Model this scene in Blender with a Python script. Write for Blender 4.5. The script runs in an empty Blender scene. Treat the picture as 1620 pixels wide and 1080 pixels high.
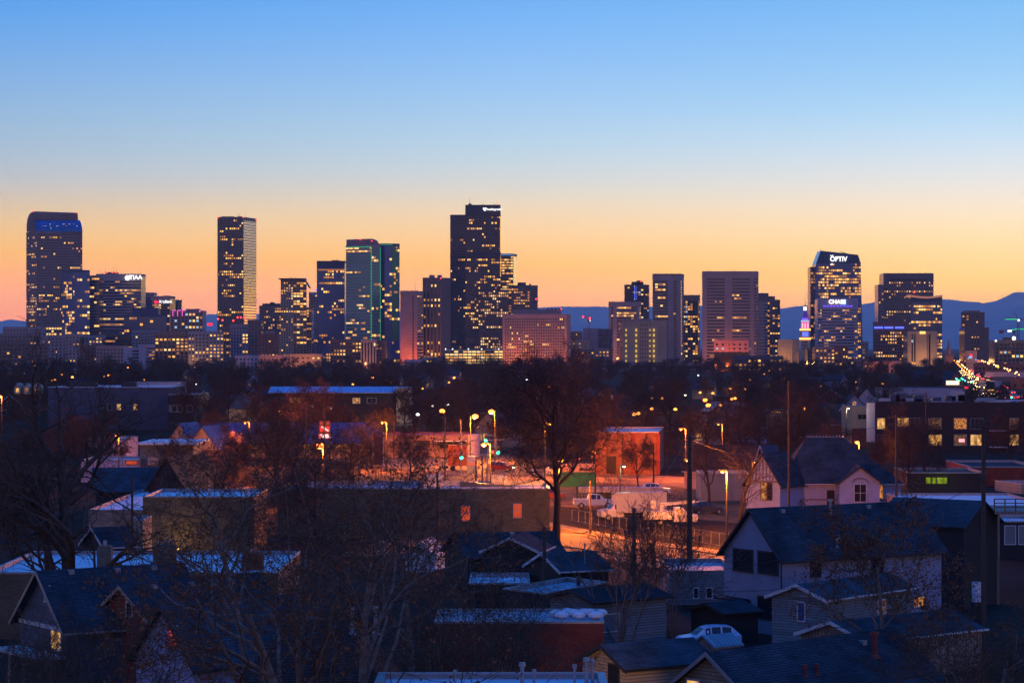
import bpy, math, random
from mathutils import Vector, Matrix
SC = bpy.context.scene
COL = SC.collection
F = 3825.0          # focal length in photo pixels (1620 wide)
CX, CY, H0 = 810.0, 548.0, 22.0
V = Vector

def P(px, py, D):   # a point at distance D seen at that place in the photo
    return V(((px-CX)/F*D, D, H0+(CY-py)/F*D))
def XY(px, D): return V(((px-CX)/F*D, D))
def ZH(py, D): return H0+(CY-py)/F*D
def G(px, py, z=0.0):
    D = (H0-z)*F/(py-CY)
    return V(((px-CX)/F*D, D, z))

# ---------------------------------------------------------------- materials
MATS = {}
def nodes(name):
    m = bpy.data.materials.new(name); m.use_nodes = True
    nt = m.node_tree; b = nt.nodes['Principled BSDF']
    return m, nt, b
def mk(name, c, rough=.75, metal=0., var=.18, vs=.6, pat=None, pc=.6, bump=0., spec=.4):
    if name in MATS: return MATS[name]
    m, nt, b = nodes(name); N = nt.nodes; L = nt.links
    b.inputs['Roughness'].default_value = rough; b.inputs['Metallic'].default_value = metal
    b.inputs['Specular IOR Level'].default_value = spec
    tc = N.new('ShaderNodeTexCoord')
    nz = N.new('ShaderNodeTexNoise'); nz.inputs['Scale'].default_value = vs; nz.inputs['Detail'].default_value = 5
    nz.inputs['Roughness'].default_value = .65
    L.new(tc.outputs['Object'], nz.inputs['Vector'])
    rp = N.new('ShaderNodeValToRGB'); rp.color_ramp.elements[0].position = .3; rp.color_ramp.elements[1].position = .72
    rp.color_ramp.elements[0].color = [x*(1-var) for x in c]+[1]
    rp.color_ramp.elements[1].color = [min(1, x*(1+var)) for x in c]+[1]
    L.new(nz.outputs['Fac'], rp.inputs['Fac'])
    out = rp.outputs['Color']; hgt = None
    if pat:
        bw, rh, ms = pat
        br = N.new('ShaderNodeTexBrick'); br.inputs['Scale'].default_value = 1
        br.inputs['Brick Width'].default_value = bw; br.inputs['Row Height'].default_value = rh
        br.inputs['Mortar Size'].default_value = ms; br.inputs['Mortar Smooth'].default_value = .2
        br.inputs['Color1'].default_value = (.8, .8, .8, 1); br.inputs['Color2'].default_value = (1.15, 1.15, 1.15, 1)
        br.inputs['Mortar'].default_value = (pc, pc, pc, 1); br.inputs['Bias'].default_value = 0
        L.new(tc.outputs['UV'], br.inputs['Vector'])
        mx = N.new('ShaderNodeMix'); mx.data_type = 'RGBA'; mx.blend_type = 'MULTIPLY'; mx.inputs[0].default_value = 1
        L.new(out, mx.inputs[6]); L.new(br.outputs['Color'], mx.inputs[7]); out = mx.outputs[2]; hgt = br.outputs['Fac']
    L.new(out, b.inputs['Base Color'])
    if bump:
        bp = N.new('ShaderNodeBump'); bp.inputs['Strength'].default_value = bump; bp.inputs['Distance'].default_value = .03
        if hgt: bp.invert = True
        L.new(hgt if hgt else nz.outputs['Fac'], bp.inputs['Height']); L.new(bp.outputs['Normal'], b.inputs['Normal'])
    MATS[name] = m
    return m
def em(name, c, s, inner=0., nscale=1.2):
    if name in MATS: return MATS[name]
    m, nt, b = nodes(name); N = nt.nodes; L = nt.links
    b.inputs['Base Color'].default_value = (.02, .02, .02, 1); b.inputs['Roughness'].default_value = .3
    b.inputs['Emission Strength'].default_value = s; b.inputs['Emission Color'].default_value = (*c, 1)
    if inner:
        tc = N.new('ShaderNodeTexCoord'); nz = N.new('ShaderNodeTexNoise'); nz.inputs['Scale'].default_value = nscale
        nz.inputs['Detail'].default_value = 4
        mp = N.new('ShaderNodeMapping'); mp.inputs['Scale'].default_value = (1.6, 1.6, .8)
        L.new(tc.outputs['Object'], mp.inputs[0]); L.new(mp.outputs[0], nz.inputs['Vector'])
        rp = N.new('ShaderNodeValToRGB'); rp.color_ramp.elements[0].position = .38; rp.color_ramp.elements[1].position = .62
        rp.color_ramp.elements[0].color = (c[0]*(1-inner), c[1]*(1-inner)**1.4, c[2]*(1-inner)**1.8, 1)
        rp.color_ramp.elements[1].color = (*c, 1)
        L.new(nz.outputs['Fac'], rp.inputs['Fac']); L.new(rp.outputs['Color'], b.inputs['Emission Color'])
    m.cycles.emission_sampling = 'NONE'
    MATS[name] = m
    return m

# ---------------------------------------------------------------- objects
ORG = {}
def tag(o, label=None, cat=None, group=None, kind=None):
    if label: o['label'] = label
    if cat: o['category'] = cat
    if group: o['group'] = group
    if kind: o['kind'] = kind
    return o
def root(name, loc, label=None, cat=None, group=None):
    o = bpy.data.objects.new(name, None); COL.objects.link(o); o.location = loc
    o.empty_display_size = .5
    ORG[o] = V(loc)
    return tag(o, label, cat, group)
class MB:
    def __init__(s): s.v = []; s.f = []; s.m = []
    def poly(s, pts, m=0):
        i = len(s.v); s.v += [tuple(p) for p in pts]; s.f.append(tuple(range(i, i+len(pts)))); s.m.append(m); return s
    def hexa(s, p, m=0):   # 4 bottom + 4 top
        i = len(s.v); s.v += [tuple(q) for q in p]
        for f in ((3,2,1,0),(4,5,6,7),(0,1,5,4),(1,2,6,5),(2,3,7,6),(3,0,4,7)):
            s.f.append(tuple(i+k for k in f)); s.m.append(m)
        return s
    def box(s, x0, x1, y0, y1, z0, z1, m=0):
        return s.hexa([(x0,y0,z0),(x1,y0,z0),(x1,y1,z0),(x0,y1,z0),(x0,y0,z1),(x1,y0,z1),(x1,y1,z1),(x0,y1,z1)], m)
    def obox(s, o, t, n, s0, s1, d0, d1, z0, z1, m=0):   # o origin xy, t along, n outward
        q = lambda a, d, z: (o[0]+t[0]*a+n[0]*d, o[1]+t[1]*a+n[1]*d, z)
        return s.hexa([q(s0,d1,z0), q(s1,d1,z0), q(s1,d0,z0), q(s0,d0,z0), q(s0,d1,z1), q(s1,d1,z1), q(s1,d0,z1), q(s0,d0,z1)], m)
    def prism(s, fp, z0, z1, m=0):
        n = len(fp); i = len(s.v); top = z1 if isinstance(z1, (list, tuple)) else [z1]*n
        s.v += [(p[0], p[1], z0) for p in fp]+[(p[0], p[1], t) for p, t in zip(fp, top)]
        s.f.append(tuple(range(i+n-1, i-1, -1))); s.f.append(tuple(range(i+n, i+2*n)))
        for k in range(n): s.f.append((i+k, i+(k+1) % n, i+n+(k+1) % n, i+n+k))
        s.m += [m]*(n+2); return s
    def tube(s, pts, rad, k=8, m=0, cap=True):
        i0 = len(s.v); n = len(pts)
        for j, p in enumerate(pts):
            p = V(p); a = V(pts[max(0, j-1)]); b = V(pts[min(n-1, j+1)]); d = (b-a)
            d = d.normalized() if d.length > 1e-9 else V((0, 0, 1))
            u = d.cross(V((0, 0, 1)) if abs(d.z) < .95 else V((1, 0, 0))).normalized(); w = d.cross(u)
            r = rad[j] if isinstance(rad, (list, tuple)) else rad
            for q in range(k):
                an = 2*math.pi*q/k; s.v.append(tuple(p+u*(r*math.cos(an))+w*(r*math.sin(an))))
        for j in range(n-1):
            for q in range(k):
                a = i0+j*k+q; b = i0+j*k+(q+1) % k
                s.f.append((a, b, b+k, a+k)); s.m.append(m)
        if cap:
            s.f.append(tuple(i0+q for q in range(k-1, -1, -1))); s.f.append(tuple(i0+(n-1)*k+q for q in range(k))); s.m += [m, m]
        return s
    def ball(s, c, r, m=0, k=8, rz=None):
        rz = rz or r; pts = []; rr = []
        for j in range(6):
            a = math.pi*j/5; pts.append((c[0], c[1], c[2]-rz*math.cos(a))); rr.append(max(.001, r*math.sin(a)))
        return s.tube(pts, rr, k, m)
    def build(s, name, mats, parent=None, uv=True, smooth=False, org=None):
        if not isinstance(mats, (list, tuple)): mats = [mats]
        if org is None:
            r = parent
            while r is not None and r.parent is not None: r = r.parent
            org = ORG.get(r, V((0, 0, 0))) if r is not None else V((0, 0, 0))
        me = bpy.data.meshes.new(name)
        ox, oy, oz = org
        vv = [(a-ox, b-oy, c-oz) for a, b, c in s.v]
        me.from_pydata(vv, [], s.f)
        for m in mats: me.materials.append(m)
        if len(mats) > 1: me.polygons.foreach_set('material_index', s.m)
        if smooth: me.polygons.foreach_set('use_smooth', [True]*len(s.f))
        if uv:
            ul = me.uv_layers.new(name='UVMap'); me.update(); co = []
            for p in me.polygons:
                n = p.normal
                if abs(n.z) > .999: t = V((1, 0, 0))
                else: t = V((-n.y, n.x, 0)).normalized()
                b = n.cross(t)
                for vi in p.vertices:
                    q = me.vertices[vi].co; co += [q.dot(t), q.dot(b)]
            ul.data.foreach_set('uv', co)
        me.update()
        o = bpy.data.objects.new(name, me); COL.objects.link(o)
        if parent is not None: o.parent = parent
        return o
def top_mesh(name, mb, mats, loc, label, cat, group=None, **k):
    o = mb.build(name, mats, None, org=V(loc), **k); o.location = loc
    return tag(o, label, cat, group)
def copy_tree(o, parent=None):
    c = o.copy(); COL.objects.link(c)
    if parent is not None: c.parent = parent
    for ch in list(o.children): copy_tree(ch, c)
    return c
def text(s, size, mat, loc, rz, parent, name='lettering', bold=0., sx=1.):
    cu = bpy.data.curves.new(name, 'FONT'); cu.body = s; cu.size = size; cu.extrude = .15; cu.offset = bold
    cu.align_x = 'LEFT'; cu.align_y = 'BOTTOM'; cu.materials.append(mat); cu.fill_mode = 'BOTH'
    o = bpy.data.objects.new(name, cu); COL.objects.link(o)
    r = parent
    while r.parent is not None: r = r.parent
    me = bpy.data.meshes.new_from_object(o); bpy.data.objects.remove(o)
    o = bpy.data.objects.new(name, me); COL.objects.link(o)
    o.parent = parent; o.location = V(loc)-ORG[r]; o.rotation_euler = (math.pi/2, 0, rz); o.scale = (sx, 1, 1)
    return o

# ---------------------------------------------------------------- camera, world
cam = bpy.data.cameras.new('camera'); co = bpy.data.objects.new('camera', cam); COL.objects.link(co)
co.location = (0, 0, H0); co.rotation_euler = (math.pi/2, 0, 0)
cam.sensor_width = 36; cam.lens = 36*F/1620; cam.shift_y = (CY-540)/1620
cam.clip_start = 1; cam.clip_end = 90000
SC.camera = co
SC.view_settings.view_transform = 'Standard'; SC.view_settings.look = 'None'; SC.view_settings.gamma = 1
SC.view_settings.exposure = 0
SC.cycles.use_denoising = True
SC.cycles.max_bounces = 4; SC.cycles.diffuse_bounces = 2; SC.cycles.glossy_bounces = 2; SC.cycles.transparent_max_bounces = 4
SC.cycles.sample_clamp_indirect = 4; SC.cycles.volume_bounces = 0
SC.cycles.sample_clamp_direct = 0; SC.cycles.caustics_reflective = False; SC.cycles.caustics_refractive = False

def s2l(c):
    return tuple((x/255/12.92 if x/255 <= .04045 else ((x/255+.055)/1.055)**2.4) for x in c)
W = bpy.data.worlds.new('World'); SC.world = W; W.use_nodes = True
nt = W.node_tree; N = nt.nodes; L = nt.links; bg = N['Background']
def mth(op, a, b=None, clamp=False):
    n = N.new('ShaderNodeMath'); n.operation = op; n.use_clamp = clamp
    for i, x in enumerate((a, b)):
        if x is None: continue
        if isinstance(x, (int, float)): n.inputs[i].default_value = x
        else: L.new(x, n.inputs[i])
    return n.outputs[0]
def ramp(fac, stops, interp='B_SPLINE'):
    n = N.new('ShaderNodeValToRGB'); cr = n.color_ramp; cr.interpolation = interp
    while len(cr.elements) < len(stops): cr.elements.new(.5)
    for e, (p, c) in zip(cr.elements, sorted(stops)): e.position = p; e.color = (*c, 1)
    L.new(fac, n.inputs[0]); return n.outputs[0]
def mixc(f, a, b):
    n = N.new('ShaderNodeMix'); n.data_type = 'RGBA'; L.new(f, n.inputs[0]); L.new(a, n.inputs[6]); L.new(b, n.inputs[7]); return n.outputs[2]
def remap(x, a, b): return mth('MULTIPLY', mth('SUBTRACT', x, a), 1/(b-a), True)
tc = N.new('ShaderNodeTexCoord'); nn = N.new('ShaderNodeVectorMath'); nn.operation = 'NORMALIZE'; L.new(tc.outputs['Generated'], nn.inputs[0])
sp = N.new('ShaderNodeSeparateXYZ'); L.new(nn.outputs[0], sp.inputs[0]); wx, wy, wz = sp.outputs
az = mth('DIVIDE', wx, mth('MAXIMUM', wy, .05))
SKY = {  # photo row : left, middle, right
 -60: ((78,150,230), (98,165,238), (112,178,240)),
 0: ((88,160,234), (112,176,242), (124,188,243)),
 60: ((108,168,230), (130,186,243), (140,196,243)),
 120: ((130,176,224), (148,194,240), (156,205,243)),
 180: ((148,184,216), (166,204,234), (175,216,243)),
 240: ((166,190,206), (188,212,224), (208,226,238)),
 290: ((188,192,192), (212,214,206), (232,230,220)),
 330: ((218,194,158), (238,214,174), (250,230,200)),
 370: ((240,196,128), (252,208,146), (255,226,168)),
 410: ((250,184,96), (255,196,108), (255,218,140)),
 450: ((255,172,70), (255,184,80), (255,208,115)),
 485: ((255,168,66), (255,178,72), (255,190,88)),
 520: ((250,150,50), (255,160,60), (250,160,80))}
Z0 = .17
fz = mth('DIVIDE', wz, Z0, True)
rl = [[(max(0, (CY-y)/F/Z0), s2l(c[k])) for y, c in SKY.items()] for k in range(3)]
A, B, C_ = [ramp(fz, r) for r in rl]
low = mixc(remap(az, .0, .2), mixc(remap(az, -.21, .0), A, B), C_)
east = ramp(mth('MAXIMUM', wz, 0.), [(0, (.76,.44,.42)), (.10, (.82,.48,.48)), (.22, (.20,.22,.44)), (.4, (.03,.19,.74)), (1, (.006,.145,.78))])
lowm = mixc(remap(wy, -.1, .75), east, low)
upper = ramp(mth('MAXIMUM', wz, 0.), [(.15, (.14,.38,.80)), (.27, (.05,.21,.66)), (.42, (.014,.20,.80)), (1, (.006,.145,.78))])
upm = mixc(remap(wy, -.5, .5), east, upper)
skyc = mixc(remap(wz, .15, .30), lowm, upm)
# what the evening air takes away from the low sky is put back above it
SIG = 3.6e-5
tau = mth('MULTIPLY', mth('MINIMUM', mth('DIVIDE', 1180., mth('MAXIMUM', wz, .001)), 53000.), SIG)
tau = mth('MULTIPLY', tau, remap(wy, .3, .9))
gain = mth('EXPONENT', tau)
ls = mth('SUBTRACT', gain, 1.)
sv = N.new('ShaderNodeVectorMath'); sv.operation = 'SCALE'; L.new(skyc, sv.inputs[0]); L.new(gain, sv.inputs[3])
s2 = N.new('ShaderNodeVectorMath'); s2.operation = 'SCALE'; s2.inputs[0].default_value = CIN = (.06,.10,.20); L.new(ls, s2.inputs[3])
s3 = N.new('ShaderNodeVectorMath'); s3.operation = 'SUBTRACT'; L.new(sv.outputs[0], s3.inputs[0]); L.new(s2.outputs[0], s3.inputs[1])
s4 = N.new('ShaderNodeVectorMath'); s4.operation = 'MAXIMUM'; L.new(s3.outputs[0], s4.inputs[0]); s4.inputs[1].default_value = (.005,.005,.005)
skyc = s4.outputs[0]
L.new(skyc, bg.inputs['Color']); bg.inputs['Strength'].default_value = 1.0
W.cycles.sampling_method = 'MANUAL'; W.cycles.sample_map_resolution = 512

# ---------------------------------------------------------------- ground, mountains, haze
g_soil = mk('bare soil and dry grass', (.035,.028,.024), .95, var=.5, vs=.06, spec=.02)
gm = MB(); gm.poly([(-17000,-400,0),(17000,-400,0),(17000,52000,0),(-17000,52000,0)])
o = gm.build('ground', g_soil); tag(o, 'dark winter ground between the houses and trees', kind='structure')
rock = mk('forested mountain slope', (.20,.22,.28), .95, var=.6, vs=.0016)  # pale bluish slope colour carries part of the distance haze
rnd = random.Random(7)
def mountain(name, prof, D, depth, label, amp):
    xs = [-160+i*6 for i in range(323)]; rows = 26; mb = MB(); idx = []
    def pz(x):
        for (xa, ya), (xb, yb) in zip(prof, prof[1:]):
            if xa <= x <= xb: return ya+(yb-ya)*(x-xa)/(xb-xa)
        return prof[-1][1]
    ph = [(rnd.uniform(.004,.09), rnd.uniform(0,6), rnd.uniform(-.5,.5)) for _ in range(14)]
    for j in range(rows):
        t = j/(rows-1); row = []
        for x in xs:
            d = D-depth*(1-t)
            h = max(2, ZH(pz(x)+.35*sum(math.sin(x*f*3+p) for f, p, q in ph)/3, D))
            rid = sum(math.sin(x*f*1.3+p+t*8*q) for f, p, q in ph)/6
            z = h*(t**1.25)*(1+amp*rid*(1-t)*2) if j else -.5
            row.append(len(mb.v)); X = XY(x, d); mb.v.append((X.x, X.y, z))
        idx.append(row)
    row = []
    for x in xs: row.append(len(mb.v)); X = XY(x, D+1500); mb.v.append((X.x, X.y, -.5))
    idx.append(row)
    for r0, r1 in zip(idx, idx[1:]):
        for k in range(len(xs)-1): mb.f.append((r0[k], r0[k+1], r1[k+1], r1[k])); mb.m.append(0)
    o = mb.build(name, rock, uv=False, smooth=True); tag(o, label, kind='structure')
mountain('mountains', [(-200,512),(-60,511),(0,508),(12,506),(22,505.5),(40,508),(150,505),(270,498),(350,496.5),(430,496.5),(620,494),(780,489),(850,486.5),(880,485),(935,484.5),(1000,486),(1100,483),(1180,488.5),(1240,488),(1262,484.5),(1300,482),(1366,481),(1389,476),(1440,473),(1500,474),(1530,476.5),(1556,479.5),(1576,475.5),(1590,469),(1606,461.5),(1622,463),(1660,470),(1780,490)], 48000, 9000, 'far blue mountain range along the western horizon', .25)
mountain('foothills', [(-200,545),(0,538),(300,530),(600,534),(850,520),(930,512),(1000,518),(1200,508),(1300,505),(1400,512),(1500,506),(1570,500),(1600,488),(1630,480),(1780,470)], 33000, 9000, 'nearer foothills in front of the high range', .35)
hz = MB(); hz.box(-17500, 17500, -450, 53000, -1.0, 1180)
hm = bpy.data.materials.new('evening air'); hm.use_nodes = True; hn = hm.node_tree
hn.nodes.remove(hn.nodes['Principled BSDF'])
pv = hn.nodes.new('ShaderNodeVolumePrincipled'); pv.inputs['Density'].default_value = SIG; pv.inputs['Color'].default_value = (.85,.92,.95,1)
hn.links.new(pv.outputs[0], hn.nodes['Material Output'].inputs['Volume'])
HAZE = hz.build('haze', hm, uv=False); tag(HAZE, 'thin blue evening air over the city', kind='stuff')
# ---------------------------------------------------------------- skyline materials
w_mauve = mk('mauve stone cladding', (.38,.265,.25), .8, vs=.05)
w_mauved = mk('dark mauve cladding', (.28,.195,.18), .8, vs=.05)
w_brown = mk('dark brown cladding', (.19,.122,.10), .7, vs=.05)
w_choc = mk('brown concrete', (.17,.105,.09), .8, vs=.05)
w_tan = mk('tan precast concrete', (.38,.27,.18), .8, vs=.05)
w_cream = mk('cream concrete', (.50,.38,.27), .8, vs=.05)
w_pink = mk('rose concrete', (.42,.24,.20), .8, vs=.05)
w_brick = mk('red brick', (.22,.085,.065), .85, vs=.08)
w_grey = mk('grey concrete', (.24,.23,.26), .8, vs=.05)
w_lilac = mk('pale lilac stucco', (.42,.34,.40), .8, vs=.05)
w_black = mk('black anodised metal', (.055,.040,.042), .5, vs=.05)
w_navy = mk('navy metal panel', (.03,.05,.11), .4, vs=.05)
w_roof = mk('tar and gravel roof', (.06,.06,.07), .9, vs=.1)
w_roofl = mk('pale membrane roof', (.45,.47,.5), .7, vs=.1)
g_dark = mk('dark window glass', (.012,.012,.018), .12, spec=.5, vs=.03, var=.4)
g_blue = mk('blue curtain wall glass', (.03,.10,.30), .15, spec=.6, vs=.03, var=.3, metal=.25)
g_grey = mk('grey blue glass', (.07,.10,.17), .15, spec=.6, vs=.03, var=.3, metal=.3)
g_teal = mk('teal glass', (.03,.22,.20), .15, spec=.6, vs=.03, var=.3, metal=.3)
g_green = mk('green lit glass', (.03,.26,.12), .2, spec=.6, vs=.03, var=.3, metal=.3)  # green lighting is put into this glass colour
g_mirror = mk('coated mirror glass', (.86,.80,.78), .06, metal=.95, vs=.03, var=.05)
e_w = [em('lit window warm', (1,.45,.085), 1.3), em('lit window amber', (1,.36,.06), .8), em('lit window yellow', (1,.54,.12), 1.9),
       em('lit window dim', (.85,.34,.09), .5), em('lit window pale', (1,.68,.28), 1.5), em('lit window cool', (.55,.75,1), .8)]
e_y = em('lit stair window', (1,.66,.12), .75)
e_red = em('red beacon', (1,.03,.03), 6); e_white = em('white sign light', (1,.97,.92), 1.7); e_blue = em('blue sign light', (.08,.12,1), 2.2)
e_sky = em('bright blue sign light', (.05,.32,1), 2.5)
e_green = em('green light strip', (.02,.85,.30), .9); e_pink = em('magenta light strip', (1,.12,.62), 1.3); e_org = em('orange flood on cornice', (1,.42,.08), 3.0)
e_purp = em('violet light', (.18,.08,1), 1.6); e_redsign = em('red sign light', (1,.02,.05), 2.0)
PAL = {'warm': [0,0,0,1,1,1,2,2,3,3,3,3,4], 'amber': [1,1,0,3,1], 'mix': [0,0,1,2,3,3,4,5], 'dim': [3,3,3,1,0,4], 'bright': [0,2,2,4,0,1]}
R = random.Random(11)
BOXM = {}
def unitbox(w, h, mat, d=.12):
    k = (round(w, 2), round(h, 2), mat.name)
    if k not in BOXM:
        mb = MB(); mb.box(-w/2, w/2, -d, d*.2, -h/2, h/2)
        o = mb.build('window', mat, None, uv=False); BOXM[k] = o.data; bpy.data.objects.remove(o)
    return BOXM[k]
class Face:
    def __init__(s, a, b, z0, z1):
        s.a = V((a[0], a[1])); s.b = V((b[0], b[1])); s.z0, s.z1 = z0, z1
        s.L = (s.b-s.a).length; s.t = (s.b-s.a)/s.L; s.n = V((s.t.y, -s.t.x)); s.ang = math.atan2(s.t.y, s.t.x)
    def pt(s, al, z, out=0.): q = s.a+s.t*al+s.n*out; return V((q.x, q.y, z))
    def ray(s, px, py):    # photo pixel -> (along, z)
        k = (px-CX)/F; Y = (s.a.dot(s.n))/(k*s.n.x+s.n.y)
        return (V((k*Y, Y))-s.a).dot(s.t), H0+(CY-py)/F*Y
    def box(s, mb, s0, s1, d0, d1, z0, z1, m=0): mb.obox(s.a, s.t, s.n, s0, s1, d0, d1, z0, z1, m)
def put_windows(rt, cells, d0=.05):
    """cells: (face, along, z, w, h, mat). the hundred largest are parts, the rest one stuff mesh"""
    R.shuffle(cells); cells.sort(key=lambda c: -round(c[3]*c[4], 0))
    for f, al, z, w, h, m in cells[:100]:
        o = bpy.data.objects.new('window', unitbox(w, h, m)); COL.objects.link(o); o.parent = rt
        o.location = f.pt(al, z, d0)-ORG[rt]; o.rotation_euler = (0, 0, f.ang)
    rest = cells[100:]
    if rest:
        ms = []; mb = MB()
        for f, al, z, w, h, m in rest:
            if m not in ms: ms.append(m)
            f.box(mb, al-w/2, al+w/2, d0-.02, d0+.12, z-h/2, z+h/2, ms.index(m))
        o = mb.build('windows', ms, rt, uv=False); o['kind'] = 'stuff'
def dress(face, wallmb, st, first):
    """spandrel bands and piers of one face into wallmb; returns lit cells"""
    fh, cw, sf, pf = st['fh'], st['cw'], st['sf'], st['pf']
    zt = face.z1-st.get('top', 2.5); zb = face.z0+st.get('bot', 0)
    nf = max(1, int((zt-zb)/fh)); nc = max(1, round(face.L/cw)); cw = face.L/nc
    e = .25; blanks = st.get('blank', ())
    ex = e if first else 0.
    if sf > 0:
        for i in range(nf):
            z = zt-(i+1)*fh
            face.box(wallmb, -ex, face.L+ex, -.2, e, z, z+fh*sf)
    if pf > 0:
        for j in range(nc+1):
            c = j*cw; hw = cw*pf/2
            face.box(wallmb, max(-ex, c-hw), min(face.L+ex, c+hw), -.2, e+.06, zb, zt)
    for a, b in st.get('solid', ()):    # solid vertical zones as fraction of the face
        face.box(wallmb, a*face.L, b*face.L, -.2, e+.12, zb, zt+.3)
    face.box(wallmb, -ex-.1, face.L+ex+.1, -.3, e+.18, zt-.02, face.z1+.8)
    cells = []; solid = st.get('solid', ())
    hh = fh*(1-sf)*.82; ww = cw*(1-pf)*.93
    for i in range(nf):
        z = zt-(i+.5)*fh+fh*sf/2; py = CY-(z-H0)*F/face.a.y
        pr = st['p']*R.choice((.4, .8, 1.3, 2.0, 2.9))
        for y0, y1, q in st.get('rows', ()):
            if y0 <= py <= y1: pr = q*.8
        on = False
        for j in range(nc):
            fr = (j+.5)/nc
            if any(a <= fr <= b for a, b in solid): continue
            on = (R.random() < (pr+.52*(1-pr) if on else pr*.55))
            if on: cells.append((face, (j+.5)*cw, z, ww, hh, e_w[R.choice(PAL[st.get('pal', 'warm')])]))
    return cells
def tower(name, label, D, xs, y, wall=w_mauve, glass=g_dark, dd=None, depth=32, fh=3.9, cw=3.2, sf=.4, pf=0., p=.16, faces=None, cat='tower', pent=(), yb=None, group=None, **kw):
    n = len(xs)
    if dd is None: dd = [0, 0] if n == 2 else ([16, 0, 16] if n == 3 else [0]*n)
    pts = [XY(x, D+d) for x, d in zip(xs, dd)]
    z1 = ZH(y, D); z0 = 0. if yb is None else ZH(yb, D)
    if n == 3: fp = pts+[pts[0]+pts[2]-pts[1]]
    else:
        back = V((pts[0].x-pts[-1].x, pts[0].y-pts[-1].y)).normalized(); bn = V((back.y, -back.x)); bn = bn if bn.y > 0 else -bn
        fp = pts+[pts[-1]+bn*depth, pts[0]+bn*depth]
    c = sum((V(q) for q in fp), V((0, 0)))/len(fp)
    rt = root(name, (c.x, c.y, z0), label, cat, group)
    core = MB(); core.prism(fp, z0, z1); core.build('glazing', glass, rt)
    rf = MB(); ins = [c+(q-c)*.985 for q in fp]; rf.prism(ins, z1+.02, z1+.4); rf.build('roof', w_roof, rt)
    wm = MB(); cells = []; fl = []
    for k in range(n-1):
        st = dict(fh=fh, cw=cw, sf=sf, pf=pf, p=p, **kw)
        if faces and k < len(faces) and faces[k]: st.update(faces[k])
        f = Face(pts[k], pts[k+1], z0, z1); fl.append(f)
        cells += dress(f, wm, st, k == 0)
    f = Face(fp[n-1], fp[n], z0, z1); wm2 = f
    f.box(wm, 0, f.L, -.2, .2, z1-2.5, z1+.7)
    wm.build('wall', wall, rt)
    put_windows(rt, cells)
    for (xa, xb, ya) in pent:    # penthouses and roof gear
        a, b = XY(xa, D+6), XY(xb, D+6); mb = MB(); mb.box(a.x, b.x, D+dd[1 if n == 3 else 0]+6, D+depth*.6+6, z1-.5, ZH(ya, D+6)); mb.build('penthouse', w_black if wall in (w_brown, w_black) else w_mauved, rt)
    return rt, fl
def mast(rt, px, y0, y1, D, r=.28, light=True, name='antenna'):
    a, b = P(px, y0, D), P(px, y1, D); mb = MB(); mb.tube([a, b], [r, r*.5], 5); o = mb.build(name, w_black, rt, uv=False)
    if light:
        m2 = MB(); m2.ball(b, .55, 0, 6); m2.build('beacon', e_red, o, uv=False)
def beacon(rt, px, y, D, r=.8, m=None):
    mb = MB(); mb.ball(P(px, y, D), r, 0, 6); mb.build('beacon', m or e_red, rt, uv=False)
def strip(rt, x0, x1, y0, y1, D, m, name='light_strip', t=.6):
    a, b = P(x0, y1, D), P(x1, y0, D); mb = MB(); mb.box(a.x, b.x, D-t, D, a.z, b.z); return mb.build(name, m, rt, uv=False)
def extra_block(rt, name, xa, xb, y, D, y2=560, dep=20, mat=w_mauved):
    a, b = P(xa, y2, D), P(xb, y, D); mb = MB(); mb.box(a.x, b.x, D, D+dep, a.z, b.z); return mb.build(name, mat, rt)

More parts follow.
